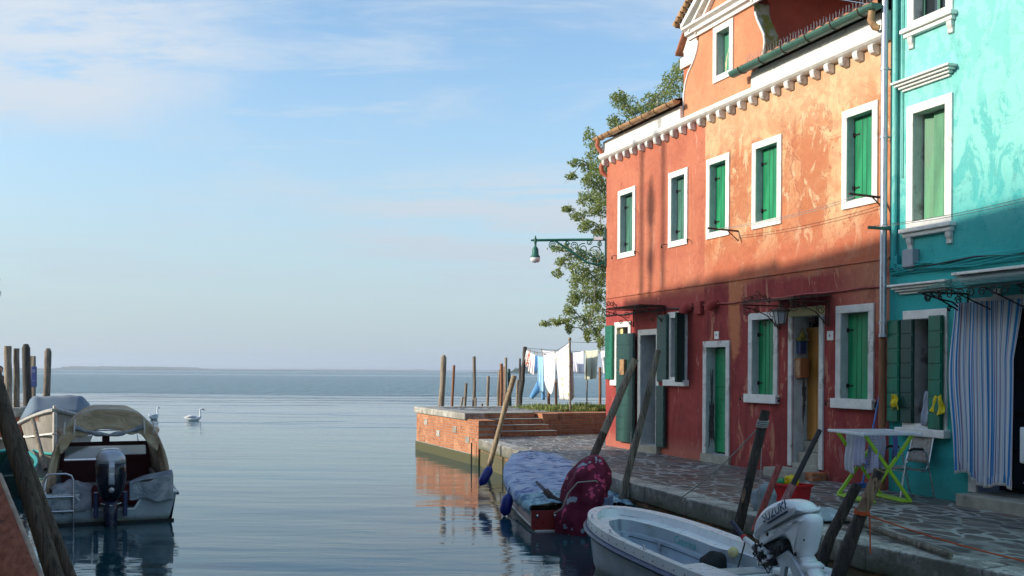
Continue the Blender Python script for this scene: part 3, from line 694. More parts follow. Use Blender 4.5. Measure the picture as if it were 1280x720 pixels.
def strip_edge(pts, dep, mat, name, w=.045):
    mb = fmb(); n = len(pts)
    for (a, za), (b, zb) in zip(pts, pts[1:]):
        mb.add([(a, .03, za), (b, .03, zb), (b, -dep, zb), (a, -dep, za)], [(0, 1, 2, 3), (3, 2, 1, 0)])
    return mb.build(name, mat, GAB)
strip_edge(right, .28, M['moss'], 'scroll_side'); strip_edge(left, .28, M['moss'], 'scroll_side')
for pts in (right, left): mb = fmb(); mb.tube([(p[0], .012, p[1]) for p in pts[1:-1]], .022, 6); mb.build('scroll_trim', M['white'], GAB)
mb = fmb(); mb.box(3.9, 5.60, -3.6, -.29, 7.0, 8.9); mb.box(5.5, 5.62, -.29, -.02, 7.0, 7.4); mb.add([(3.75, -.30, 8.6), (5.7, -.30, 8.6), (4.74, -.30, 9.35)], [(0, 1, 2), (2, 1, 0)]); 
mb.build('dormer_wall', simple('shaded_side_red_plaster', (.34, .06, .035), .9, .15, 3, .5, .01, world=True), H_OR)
mb = fmb(); mb.prism([(3.52, p[0], p[1]) for p in [(0, 8.58), (.05, 8.58), (.06, 8.64), (.12, 8.66), (.13, 8.72), (.2, 8.76), (.2, 8.80), (0, 8.80)]], (2.46, 0, 0)); mb.build('pediment_base', M['white'], GAB)
for s in (-1, 1):
    mb = fmb(); ax, az = 4.74, 9.68
    for (off, w_, n1) in ((0, .10, .21), (.11, .06, .15), (.19, .05, .08)):
        e = (4.74+s*1.24, 8.87-off*1.15); tp = (4.74, az-off*1.2)
        if s*(e[0]-4.74) > 0: mb.prism([(e[0]-s*off*1.6, .0, e[1]+off*.0), (tp[0], .0, tp[1]), (tp[0], .0, tp[1]-w_*1.2), (e[0]-s*(off*1.6+.02), .0, e[1]-w_*.9)], (0, n1, 0))
    mb.build('pediment_rake', M['white'], GAB)
mb = fmb()
for s in (-1, 1):
    for j in range(14):
        a = j/14; b = (j+1)/14
        p0 = (4.74+s*1.34*(1-a), 8.84+.90*a); p1 = (4.74+s*1.34*(1-b)-s*-.02, 8.84+.90*b)
        mb.tube([(p0[0], .26, p0[1]+.03), (p0[0]*.5+p1[0]*.5, .26, (p0[1]+p1[1])/2+.05), (p1[0], .26, p1[1]+.02)], .055, 7)
        mb.add([(p0[0], .26, p0[1]), (p1[0], .26, p1[1]), (p1[0], -3.7, p1[1]), (p0[0], -3.7, p0[1])], [(0, 1, 2, 3), (3, 2, 1, 0)])
mb.build('dormer_roof', M['gutter_b'], H_OR)
w = ring(fmb(), 4.37, 5.02, 7.545, 8.555, .115, .0, .034).build('window', M['white'], GAB, bevel=.006)
reveal(fmb(), *g_in, .20).build('window_reveal', M['reveal'], GAB)
for a, b in ((4.49, 4.694), (4.697, 4.90)): leaf_planks(a, b, 7.665, 8.435, -.13, 2).build('shutter', M['shut_peel'], GAB)
# chimney behind the gable
a = F(854.5, 119, -.8); b = F(868.5, 79, -.8)
mb = fmb(); mb.box(a[0], a[0]+.62, -1.5, -.8, a[1]-.6, b[1]); ch = mb.build('chimney', M['terracotta'], rf)
mb = fmb(); mb.box(a[0]-.05, a[0]+.67, -1.55, -.74, b[1], b[1]+.22); mb.box(a[0], a[0]+.6, -1.5, -.8, b[1]+.22, b[1]+.34)
mb.prism([(a[0]-.02, -.79, b[1]+.34), (a[0]+.64, -.79, b[1]+.34), (a[0]+.31, -.79, b[1]+.80)], (0, -.7, 0)); mb.build('chimney_crown', M['white'], rf)
mb = fmb(); cx = a[0]+.31
for s in (-1, 1): mb.prism([(cx, -.68, b[1]+.86), (cx+s*.46, -.68, b[1]+.30), (cx+s*.46, -.68, b[1]+.36), (cx, -.68, b[1]+.93)], (0, -.95, 0))
mb.build('chimney_cap', M['tile'], rf)
# left corner downpipe
mb = fmb(); mb.tube([(-.02, .22, 7.42), (-.03, .24, 7.30), (-.03, .10, 7.12), (-.05, .05, 6.98), (-.07, .12, 6.85), (-.07, .10, 6.72), (-.03, -.04, 6.62), (-.04, -.06, 6.4), (-.04, -.07, .7)], .05, 8); mb.build('downpipe', M['terracotta'], H_RED)
# clothes-line brackets on the orange wall
tL, zL = F(923, 289); tR, zR = F(1106, 247.5)
for (t, z) in ((tL, zL), (tR, zR)):
    mb = fmb(); mb.bar((t, 0, z), (t, .62, z+.02), .02, .03); mb.bar((t, 0, z-.17), (t, .22, z), .014, .014); mb.build('line_bracket', M['rust'], H_OR)
for nn in (.30, .42):
    pts = [(tL+(tR-tL)*k/10, nn, zL+.02+(zR-zL)*k/10-.06*math.sin(math.pi*k/10)) for k in range(11)]; mb = fmb(); mb.tube(pts, .0045, 4); mb.build('clothes_line', M['rope'], H_OR)
tt, zz = F(1118, 286.5); mb = fmb(); mb.bar((tt, 0, zz), (tt, .45, zz), .03, .04); mb.build('line_bracket', M['lampgreen'], H_TE)
for nn in (.25, .38): mb = fmb(); mb.tube([(tt+(3.)*k/6, nn, zz+.02+.02*k/6-.05*math.sin(math.pi*k/6)) for k in range(7)], .004, 4); mb.build('clothes_line', M['rope'], H_TE)
# ---- downpipe between the houses
mb = fmb(); mb.tube([(8.99, .13, 9.5), (8.99, .13, 2.80)], .047, 12); dp = mb.build('downpipe', M['lead'], H_TE)
mb = fmb(); mb.tube([(8.95, .10, 2.80), (8.95, .10, QZ)], .05, 12); mb.build('lower_downpipe', M['rustpile'], H_TE)
for z in (6.55, 5.6, 4.35, 3.0, 2.82): mb = fmb(); mb.tube([(8.99, .13, z-.02), (8.99, .13, z+.02)], .057, 12); mb.bar((8.99, .0, z), (8.99, .1, z), .02); mb.build('pipe_clamp', M['grey_alu'], dp)
mb = fmb(); mb.tube([(8.93, .30, 7.36), (8.90, .30, 7.24), (8.92, .24, 7.14), (8.96, .2, 7.12)], .05, 10); mb.build('gutter_outlet', M['gutter_b'], H_OR)
mb = fmb(); mb.tube([(9.12, .06, 9.5), (9.12, .06, 3.75)], .035, 8); mb.build('painted_pipe', M['teal'], H_TE); mb = fmb(); mb.tube([(9.22, .03, 9.5), (9.22, .03, 5.)], .012, 6); mb.build('painted_pipe', M['teal'], H_TE)
# ---- turquoise house
TW = (9.31, 10.13, 4.24, 5.95); TT = (9.31, 10.13, 6.98, 8.5); TL = (9.26, 10.07, 1.50, 3.15); TDR = (10.44, 11.75, .80, 3.25)
TW2 = (12.9, 13.7, 4.24, 5.95); TL2 = (12.9, 13.7, 1.5, 3.15); TT2 = (12.9, 13.7, 6.98, 8.5)
opsT = [inner(*r) for r in (TW, TT, TL, TW2, TL2, TT2)]+[(TDR[0]+.13, TDR[1]-.13, .80, TDR[3]-.13)]
mb = wall_front(T2+.003, 17, -.6, 10, opsT)
mb.add([(T2+.003, 0, -.6), (T2+.003, -DEP, -.6), (T2+.003, -DEP, 10), (T2+.003, 0, 10)], [(0, 1, 2, 3)])
mb.add([(17, 0, -.6), (17, -DEP, -.6), (17, -DEP, 10), (17, 0, 10)], [(3, 2, 1, 0)]); mb.add([(T2, -DEP, 10), (T2, -DEP, -.6), (17, -DEP, -.6), (17, -DEP, 10)], [(0, 1, 2, 3)])
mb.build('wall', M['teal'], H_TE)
mb = fmb(); mb.box(9.1, 16.8, -1.1, -1.05, .7, 9.8); mb.build('unlit_room_sheet', M['dark'], H_TE)  # black sheet for the unlit rooms behind the turquoise front
mb = fmb(); tiled(mb, T2-.1, 17.1, .3, 10, -DEP/2, 11.4); tiled(mb, T2-.1, 17.1, -DEP-.2, 10, -DEP/2, 11.4); mb.build('roof', M['tile'], H_TE)
def moulded(house, t0, t1, z, name='label_moulding', mat='white', h=.14, dep=.16):
    mb = fmb(); n = 4
    for i in range(n):
        e = .045*i; mb.box(t0+(n-1-i)*.035, t1-(n-1-i)*.035, 0, .05+dep*(i+1)/n-.05+.0, z+h*i/n, z+h*(i+1)/n-.004)
    return mb.build(name, M[mat], house, bevel=.008)
moulded(H_TE, 9.13, 10.20, 6.17); moulded(H_TE, 9.09, 10.16, 3.38); moulded(H_TE, 10.27, 12.0, 3.42, h=.17)
moulded(H_TE, 12.75, 13.8, 6.17); moulded(H_TE, 12.75, 13.8, 3.38)
def t_window(r, sage=True):
    w = ring(fmb(), *r, .12, -.01, .03).build('window', M['white'], H_TE, bevel=.006)
    reveal(fmb(), *inner(*r, .12), .2).build('reveal', M['whitedirty'], w)
    i = inner(*r, .12); tm = i[0]+(i[1]-i[0])*.36
    if sage:
        Ms = FM @ Matrix.Translation((i[0]+.02, -.15, 0)) @ Matrix.Rotation(RAD(-14), 4, 'Z')
        leaf_planks(0, tm-i[0]-.02, i[2]+.01, i[3]-.01, 0, 1, M=Ms).build('shutter', M['shut_sage'], w)
        leaf_planks(tm, i[1]-.01, i[2]+.01, i[3]-.01, -.14, 2).build('shutter', M['shut_sage'], w)
    else:
        mb = fmb(); mb.box(i[0], i[1], -.17, -.16, i[2], i[3]); mb.build('pane', M['glass'], w)
        mb = ring(fmb(), *i, .045, -.155, -.13); mb.box(i[0]+.27, i[0]+.32, -.155, -.13, i[2]+.046, i[3]-.046); mb.build('sash', M['shut_dull'], w)
        mb = fmb(); mb.box(i[0]+.34, i[1]-.06, -.21, -.2, i[2], i[3]); mb.build('net_curtain', M['greycloth'], w)
    mb = fmb(); mb.box(r[0]-.06, r[1]+.06, -.012, .11, r[2]-.03, r[2]+.03); mb.box(r[0]-.03, r[1]+.03, -.012, .07, r[2]-.09, r[2]-.031); mb.build('sill', M['white'], w, bevel=.01)
    for t in (r[0]+.03, r[1]-.08):
        mb = fmb(); mb.prism([(t, 0, r[2]-.09), (t, .06, r[2]-.09), (t, .055, r[2]-.15), (t, .03, r[2]-.2), (t, .035, r[2]-.25), (t, 0, r[2]-.26)], (.09, 0, 0)); mb.build('sill_bracket', M['whitedirty'], w, bevel=.008)
    return w
t_window(TW); t_window(TT, False); t_window(TW2); t_window(TT2, False); t_window(TL2)
i = inner(*TL, .12)
mb = ring(fmb(), TL[0], TL[1], TL[2], TL[3], .12, -.01, .03); w = mb.build('window', M['white'], H_TE, bevel=.006, label='lower window with dark green block-panelled shutters folded open')
reveal(fmb(), *i, .3).build('reveal', M['whitedirty'], w)
mb = fmb(); mb.box(i[0]+.17, i[0]+.25, -.24, -.2, i[2], i[3]); mb.box(i[0]+.25, i[1], -.24, -.2, i[3]-.05, i[3]); mb.build('sash', M['white'], w)
leaf_planks(i[0]+.27, i[1], i[2], i[3]-.06, -.26, 5).build('inner_shutter', M['inner_brown'], w)
leaf_blocks(8.985+.04, 9.255, 1.62, 3.03, .085, 7, M=FM).build('shutter', M['shut_mid'], w, bevel=.004)
leaf_blocks(9.275, 9.505, 1.62, 3.03, .072, 7, M=FM).build('shutter', M['shut_dark'], w, bevel=.004)
leaf_blocks(9.80, 10.04, 1.56, 3.06, .085, 7, M=FM).build('shutter', M['shut_mid'], w, bevel=.004)
Ms = FM @ Matrix.Translation((10.03, .06, 0)) @ Matrix.Rotation(RAD(75), 4, 'Z')
mb = fmb(); mb.box(TL[0]-.05, TL[1]+.05, -.012, .12, TL[2]-.05, TL[2]+.055); mb.build('sill', M['white'], w, bevel=.01)
# door of the turquoise house
mb = fmb(); mb.box(TDR[0], TDR[0]+.13, -.01, .03, .8, TDR[3]-.13); mb.box(TDR[1]-.13, TDR[1], -.01, .03, .8, TDR[3]-.13); mb.box(TDR[0], TDR[1], -.01, .03, TDR[3]-.13, TDR[3])
dr = mb.build('door', M['whitedirty'], H_TE, bevel=.006)
reveal(fmb(), TDR[0]+.13, TDR[1]-.13, .8, TDR[3]-.13, .5, bottom=False).build('reveal', simple('pale_blue_reveal', (.25, .30, .42), .8, .15, 4, .3), dr)
mb = fmb(); mb.box(TDR[0]+.1, TDR[1]-.1, -.5, .33, .60, .80); mb.build('doorstep', M['stepstone'], dr, bevel=.012)
mb = fmb()
for x in (TDR[0]+.13, TDR[0]+.62, TDR[1]-.18): mb.box(x, x+.05, -.4, -.36, .82, TDR[3]-.14)
for z in (.82, 1.3, 1.78, 2.26, 2.74, 3.06): mb.box(TDR[0]+.13, TDR[1]-.13, -.39, -.37, z, z+.03)
mb.build('leaf', M['iron'], dr)
mb = fmb(); mb.box(TDR[0]+.13, TDR[1]-.13, -.47, -.45, .8, 3.12); mb.build('pane', M['glass'], dr)
# glass canopy
mb = fmb(); mb.add([(10.38, .04, 3.56), (12.0, .04, 3.56), (12.0, .80, 3.335), (10.38, .80, 3.335)], [(0, 3, 2, 1)])
gc = mb.build('glass_canopy', NT('frosted_canopy_glass').out((.80, .95, .93), .12, Transmission_Weight=.95, IOR=1.06), H_TE, thick=.005)
for t in (10.40, 11.85): mb = fmb(); scroll_bracket(mb, t, .74, 3.31, .26, .011); mb.bar((t, .03, 3.04), (t, .62, 3.30), .016); mb.build('scroll_bracket', M['iron'], gc)
mb = fmb()
mb.bar((10.36, .77, 3.31), (11.95, .77, 3.31), .016); crest(mb, 10.45, 11.8, .77, 3.25, .008)
mb.build('front_rail', M['iron'], gc)
for t in (10.9, 11.4): mb = fmb(); mb.bar((t, .77, 3.30), (t, .05, 3.05), .014); mb.build('strut', M['iron'], gc)
# string course, cables, boxes
mb = fmb(); mb.box(T2+.05, 17, 0, .06, 3.74, 3.80); mb.box(T2+.05, 17, 0, .035, 3.66, 3.74); mb.build('string_course', M['teal'], H_TE, bevel=.01)
random.seed(11)
for k in range(4):
    mb = fmb(); mb.tube([(9.08+j*.5, .075, 3.70+.02*k+.03*math.sin(j*1.7+k)-.02) for j in range(16)], .009, 5); mb.build('cable', M['teal' if k < 3 else 'cable'], H_TE)
mb = fmb()
for k in range(5): mb.tube([(9.08+.1*k, .06, 3.98-.03*k), (9.1+.11*k, .09, 3.80), (9.2+.12*k, .08, 3.70+.02*k), (9.35+.12*k, .07, 3.76)], .008, 5)
mb.build('cable_bundle', M['teal'], H_TE)
a = F(1136, 335); b = F(1149.5, 311); mb = fmb(); mb.box(a[0], b[0], .005, .12, a[1], b[1]); mb.box(a[0]+.05, b[0]-.05, .02, .08, a[1]-.05, a[1]); mb.build('meter_box', M['pvc_grey'], H_TE, bevel=.012)
a = F(1119, 332); b = F(1126, 320); mb = fmb(); mb.box(a[0], b[0], .005, .08, a[1], b[1]); mb.build('junction_box', M['teal'], H_TE, bevel=.01)
a = F(1241, 377, .02); mb = fmb(); mb.box(a[0], a[0]+.11, .005, .02, a[1], a[1]+.16); mb.build('number_plaque', M['whitedirty'], H_TE)
# rag ends hung on the window: things of their own
def rag(name, label, cat, px0, py0, px1, py1, mat, n=.14, group=None, seed=1, wav=.02, taper=.6):
    a = F(px0, py0, n); b = F(px1, py1, n); w_ = b[0]-a[0]; h = a[1]-b[1]
    mb = fmb()
    def fn(u, v):
        ww = taper+(1-taper)*v**.7
        t = (a[0]+b[0])/2+(u-.5)*w_*ww; nn = n+wav*math.sin(u*11+seed+v*2)*(.4+v)+.01*math.sin(v*9+seed)
        return (t, nn, a[1]-h*v*(1+.12*math.sin(u*5+seed)*v))
    mb.grid(fn, 20, 16)
    o = mb.build(name, mat, None, thick=.006); return tag(o, label, cat, group)
yel = cloth('yellow_cloth', (.78, .62, .02))
rag('cloth', 'bright yellow cleaning cloth hung on the left green shutter', 'cloth', 1112.5, 493, 1124, 511, yel, seed=2, taper=.5)
rag('cloth', 'bright yellow cleaning cloth hung on the right green shutter', 'cloth', 1164, 492, 1180, 517, yel, n=.09, seed=5, taper=.4)
rag('towel', 'grey checked towel draped over the window sill of the turquoise house', 'towel', 1152, 489, 1170, 529, cloth('grey_check_cloth', (.42, .46, .56), c2=(.30, .33, .42)), n=.06, seed=7, taper=.35)
# striped curtain in the doorway
k = NT('striped_awning_cloth'); uv = k.sep(k.uvc()); s = k.math('FRACT', k.math('MULTIPLY', uv[0], 13.))
c = k.mix(k.ramp(s, .33, .36, smooth=False), (.66, .68, .70), (.02, .19, .48)); c = k.mix(k.ramp(s, .62, .64), c, (.55, .58, .62)); c = k.mix(k.math('MULTIPLY', k.ramp(s, .76, .77), k.ramp(s, .90, .91, 1, 0)), c, (.24, .17, .27))
s2 = k.math('FRACT', k.math('MULTIPLY', uv[0], 15.5*3)); c = k.mix(k.ramp(s2, .86, .9, 0, .7), c, (.10, .32, .55))
c = k.mix(k.ramp(uv[1], .982, .986), c, (.75, .72, .70))
M['stripe'] = k.out(c, .9, k.noise(k.obj(), 120, 2), .2, .002, Sheen_Weight=.2)
mb = fmb(); zt_ = 3.19; tA, tB = 10.35, 11.22
def cf(u, v):
    z = zt_-(zt_-1.02-.05*math.sin(u*9))*v+ (-.14*u*v)
    bulge = .07*math.exp(-((v-.42)/.3)**2)*(1-u)**3
    t = tA+.10*math.sin(min(v*2.2, 1)*math.pi/2)*0+(tB-tA)*u-bulge*1.2+(.05 if v > .9 else 0)*(v-.9)*3*(1-u)
    if u > .72: t += (u-.72)*.55*max(0, 1-v*3.2)
    n = .15+.018*math.sin(u*62+.8*math.sin(v*3+u*7))*(.4+.6*v)+.022*math.sin(u*17+v*1.2)+.012*math.sin(v*5+u*3)
    if v > .95: n += .012*math.sin(u*60)
    return (t, n, z)
mb.grid(cf, 150, 44)
o = mb.build('door_curtain', M['stripe'], None, thick=.004); tag(o, 'blue, white and mauve striped cloth curtain hanging in the turquoise house doorway', 'curtain')
# ---- street lamp on the corner
LMP = empty('street_lamp', W(0, .02, 5.2), 'green cast-iron street lamp on a scrolled arm at the corner of the terracotta house', 'street lamp')
A0 = W(-.03, .02, 5.23); A1 = G(667, 300.3, 22.95)
ax = (A1-A0); Lm = ax.length; ax.normalize()
mb = MB(); mb.tube([A0, A1], .030, 10); mb.tube([A1+ax*.0, A1+ax*.06], .02, 8); mb.bar(A0+UP*.25, A0-UP*.6, .06, .03)
mb.tube([A0-UP*.50, A0+ax*.18-UP*.56, A0+ax*.42-UP*.50, A0+ax*.75-UP*.26, A0+ax*1.0-UP*.10, A0+ax*1.12-UP*.02], .022, 8)
mb.build('arm', M['lampgreen'], LMP)
mb = MB()
for (d, h, r, s0) in ((.24, -.28, .19, 0), (.50, -.20, .12, 2), (.70, -.13, .09, 4), (.36, -.06, .07, 1), (.85, -.07, .055, 3), (.12, -.1, .06, 2)):
    mb.spiral(A0+ax*d+UP*h, r, 1.7, s0, ax, UP, .012, 1 if s0 % 2 else -1)
mb.build('scrollwork', M['lampgreen'], LMP); mb = MB(); mb.spiral(A0+ax*1.18-UP*.10, .085, 1.7, 5, ax, UP, .012, 1); mb.build('scrollwork', M['lampgreen'], LMP)
mb = MB(); hp = A1+ax*(-.04); LS = .64
mb.lathe([(r*LS, z*LS) for r, z in [(.012, .16), (.03, .14), (.02, .1), (.05, .06), (.055, -.05), (.04, -.14), (.045, -.22), (.085, -.27), (.11, -.32), (.12, -.5), (.16, -.56), (.175, -.60), (.17, -.61)]], hp, 16)
hd = mb.build('lamp_head', M['lampgreen'], LMP)
mb = MB(); mb.lathe([(r*LS, z*LS) for r, z in [(.165, -.612), (.175, -.66), (.165, -.72), (.12, -.77), (.03, -.79)]], hp, 16); mb.build('lamp_shade', M['white_pl'], LMP)
mb = MB(); mb.bar(A0+ax*.06+UP*.02, A0+ax*.26+UP*.02, .10, .07); mb.build('ballast_box', M['white_pl'], LMP)
# =================================================================== quay, platform, lawn, water
KO = [(-.80, 24.6), (0, 21.55), (.78, 18.75), (1.54, 16), (2.27, 13.35), (2.86, 11.5), (3.37, 9.75), (3.95, 8.6), (4.9, 7.2), (6.3, 5.6), (8.5, 3.2), (11, .5)]
KO = [Vector((x, y, 0)) for x, y in KO]
def offset_poly(P, d):
    out = []
    for i, p in enumerate(P):
        t = (P[min(i+1, len(P)-1)]-P[max(i-1, 0)]).normalized(); out.append(p+Vector((-t.y, t.x, 0))*d)
    return out
KI = offset_poly(KO, .36)
Zb = -1.5
# quay wall below the kerb
mb = MB()
for a, b in zip(KO, KO[1:]):
    o = .05; t = (b-a).normalized(); nn = Vector((-t.y, t.x, 0))*o
    A, B = a+nn, b+nn
    mb.add([(A.x, A.y, Zb), (B.x, B.y, Zb), (B.x, B.y, QZ-.24), (A.x, A.y, QZ-.24)], [(0, 1, 2, 3)])
qw = mb.build('quay_wall', brick('old_quay_brick', D, (.16, .13, .06), (.24, .17, .08), (.12, .11, .07), damp=.42), None); tag(qw, kind='structure')
# kerb stones one after another, a few mm of joint
mb = MB(); random.seed(3)
for a, b, ai, bi in zip(KO, KO[1:], KI, KI[1:]):
    L = (b-a).length; n = max(1, round(L/1.35))
    for j in range(n):
        u0 = j/n+.004/L; u1 = (j+1)/n-.004/L; dz = random.uniform(-.008, .006)
        q = [a.lerp(b, u0), a.lerp(b, u1), ai.lerp(bi, u1), ai.lerp(bi, u0)]
        mb.add([(p.x, p.y, QZ-.24) for p in q]+[(p.x, p.y, QZ+.008+dz) for p in q], [(3, 2, 1, 0), (4, 5, 6, 7), (0, 1, 5, 4), (1, 2, 6, 5), (2, 3, 7, 6), (3, 0, 4, 7)])
kb = mb.build('kerb', M['kerb'], None, bevel=.018); tag(kb, kind='structure')
# pavement
pts = [p for p in KI]+[Vector((14, .5, 0)), W(17, -.05, 0), W(0, -.05, 0), W(0, 0, 0)+Vector((0, 0, 0))]
far = [W(0, -.05, 0), Vector((2.30, 26.35, 0)), Vector((-.55, 25.35, 0))]
poly = [(p.x, p.y, QZ) for p in KI]+[(14, .5, QZ), tuple(W(17, -.05, QZ)), tuple(W(-.0, -.05, QZ)), tuple(W(-.0, -4, QZ)), (2.6, 27.0, QZ), (-.43, 25.9, QZ)]
bm = bmesh.new(); fv = [bm.verts.new(p) for p in poly]; f = bm.faces.new(fv); bmesh.ops.triangulate(bm, faces=[f])
me = bpy.data.meshes.new('pavement'); bm.to_mesh(me); bm.free(); me.materials.append(M['paving'])
pv = bpy.data.objects.new('pavement', me); COL.objects.link(pv); WM[pv.name] = Matrix.Identity(4); tag(pv, kind='structure')
# soil under everything inland
mb = MB(); mb.prism([(p.x+.1, p.y, QZ-.02) for p in KI]+[(14, .5, QZ-.02), tuple(W(17, -12, QZ-.02)), tuple(W(-2, -12, QZ-.02))], (0, 0, -2.2))
g = mb.build('ground', simple('soil', (.10, .08, .06), .95), None); tag(g, kind='structure')
# ---- raised platform: frame with p along AW (away), q = -N (inland)
P0 = Vector((-.80, 24.62, 0)); IN = -N
def PL(a, b, z): return P0+AW*a+IN*b+UP*z
PMt = Matrix(((AW.x, IN.x, 0, P0.x), (AW.y, IN.y, 0, P0.y), (0, 0, 1, 0), (0, 0, 0, 1)))
PLN = 5.5
plat = empty('landing_platform', PL(3, 2, 0), 'raised brick landing platform with pale stone coping and four brick steps', 'landing platform')
mb = MB(PMt); mb.box(0, PLN, 0, .42, -1.5, 1.06); mb.build('brick_wall', M['brickD'], plat, bevel=.01)
mb = MB(PMt); mb.box(-.006, .5, -.012, .43, -1.5, .20); mb.box(.5, PLN+.03, -.03, .43, -1.5, .26); mb.build('mossy_footing', M['kerb'], plat, bevel=.03)
mb = MB(PMt); mb.box(-.012, .42, .44, .445, .3, 1.04)
mb = MB(PMt); random.seed(5)
cuts = [.85, 2.3, 4.0, PLN+.06]
for a, b in zip(cuts, cuts[1:]): mb.box(a+.004, b-.004, -.07, .47, 1.065, 1.235+random.uniform(-.006, .006))
mb.build('coping', M['coping'], plat, bevel=.02)
mb = MB(PMt); mb.box(-.02, .83, .0, .46, 1.062, 1.09); mb.build('pier_cap', M['brickN'], plat, bevel=.01)
def sq(a, z, w, name='stone_block'):
    mb = MB(PMt); mb.box(a, a+w, -.018, .02, z, z+.17); mb.build(name, M['coping'], plat, bevel=.008)
for (px, py) in ((532.5, 527.5), (548, 542), (568.5, 537), (584.5, 550)):
    # on the canal face
    P = onplane(px, py, P0, N); d = (P-P0); sq(d.dot(AW)-.15, P.z-.08, .30)
# steps
bot = 1.02-.0; SW0, SW1 = .43, 2.05
stp = []
for k in range(4):
    z0 = QZ+.14*k; a0 = .55+.30*k
    mb = MB(PMt); mb.box(a0, 2.6, SW0, SW1+.14*(3-k)*.6, z0-(.3 if k == 0 else 0), z0+.118); s_ = mb.build('step', M['brickN'], plat, bevel=.006)
    mb = MB(PMt); mb.box(a0-.012, 2.6, SW0, SW1+.14*(3-k)*.6, z0+.119, z0+.139); mb.build('tread', M['stepstone'], s_, bevel=.005)
# side cheek and lawn retaining wall
mb = MB(PMt); mb.box(1.12, 1.9, 2.55, 8.5, -.3, 1.20)
mb.prism([(1.121, 2.20, .66), (1.121, 2.549, .66), (1.121, 2.549, 1.195), (1.121, 2.12, 1.195)], (.9, 0, 0)); mb.build('retaining_wall', M['brickN'], plat, bevel=.008)
mb = MB(PMt); mb.box(1.75, PLN, .42, 3.0, .4, 1.208); mb.build('deck', M['paving'], plat)
mb = MB(PMt); mb.box(PLN-.35, PLN+.03, .47, 9.2, -1.5, 1.235); mb.build('far_wall', M['coping'], plat, bevel=.015)
mb = MB(PMt); mb.box(1.9, PLN-.35, 3.0, 9.2, .4, 1.19); sl = mb.build('lawn_soil', simple('lawn_soil_mat', (.09, .10, .03), .95, .4, 6, .5), None); tag(sl, kind='structure'); sl.name = 'lawn'
# thin iron rod standing in the water by the pier
# grass
kg = NT('grass_blades'); oi = kg.noise(kg.pos(), 2.2, 3); M['grass'] = kg.out(kg.mix(kg.ramp(oi, .35, .65), (.10, .16, .02), (.26, .28, .08)), .7, Subsurface_Weight=0.)
mb = MB(PMt); random.seed(8)
for i in range(15000):
    a = 1.92+(PLN-.4-1.92)*random.random()**1.4; b = random.uniform(2.75, 8.2) if random.random() < .8 else random.uniform(2.6, 5)
    if b < 3.1 and random.random() < .6: continue
    dn = mnoise.noise(Vector((a*1.3, b*1.3, 0)))
    if dn < -.28: continue
    h = (.04+.10*random.random())*(1.15+dn); th = random.random()*6.3; w_ = .006+random.random()*.006
    dx, dy = math.cos(th), math.sin(th); lx, ly = random.uniform(-.05, .05), random.uniform(-.05, .05)
    mb.add([(a-dx*w_, b-dy*w_, 1.185), (a+dx*w_, b+dy*w_, 1.185), (a+lx*.4+dx*w_*.7, b+ly*.4+dy*w_*.7, 1.185+h*.6), (a+lx, b+ly, 1.185+h)], [(0, 1, 2), (0, 2, 3)])
gr = mb.build('grass', M['grass'], None); tag(gr, 'rough green grass growing on the raised lawn behind the brick wall', 'grass', kind='stuff')
# ---- left bank
LBp = [(-.9, 2.2), (-2.3, 5.0), (-4.5, 8.35), (-7.4, 14.2), (-10.9, 21.3), (-12.5, 24.6)]
mb = MB(); inl = [(-40, 24.6), (-40, -12), (8, -12), (8, .6), (.6, .9)]
mb.prism([(x, y, Zb) for x, y in LBp+inl], (0, 0, QZ-Zb)); lb = mb.build('quay', M['paving'], None); tag(lb, kind='structure')
mb = MB()
for (a, b) in zip(LBp, LBp[1:]):
    a = Vector((*a, 0)); b = Vector((*b, 0)); t = (b-a).normalized(); nn = Vector((t.y, -t.x, 0))
    q = [a+nn*.03, b+nn*.03, b-nn*.34, a-nn*.34]
    mb.add([(p.x, p.y, QZ-.22) for p in q]+[(p.x, p.y, QZ+.01) for p in q], [(0, 1, 2, 3), (7, 6, 5, 4), (0, 4, 5, 1), (1, 5, 6, 2), (2, 6, 7, 3), (3, 7, 4, 0)])
o = mb.build('kerb', M['kerb'], None); tag(o, kind='structure')
# left raised brick platform with its stone coping
cnr = G(29, 509.7, 28.4); zc = cnr.z
LP = empty('brick_landing', (cnr.x-1, cnr.y, 0), 'red brick landing with a pale stone coping at the left edge', 'landing platform')
Ml = Matrix(((AW.x, N.x, 0, cnr.x), (AW.y, N.y, 0, cnr.y), (0, 0, 1, 0), (0, 0, 0, 1)))
mb = MB(Ml); mb.box(.03, 6, .03, 9, -1.5, zc-.26); mb.build('brick_wall', M['brickred'], LP)
mb = MB(Ml); mb.box(0, 6, 0, 9, zc-.258, zc); mb.build('coping', M['coping'], LP, bevel=.02)
mb = MB(Ml); mb.box(-.75, .0, .12, 9, -1.5, zc-.86); mb.box(-.80, .0, .10, 9, zc-.858, zc-.80); mb.build('lower_step', M['coping'], LP, bevel=.02)
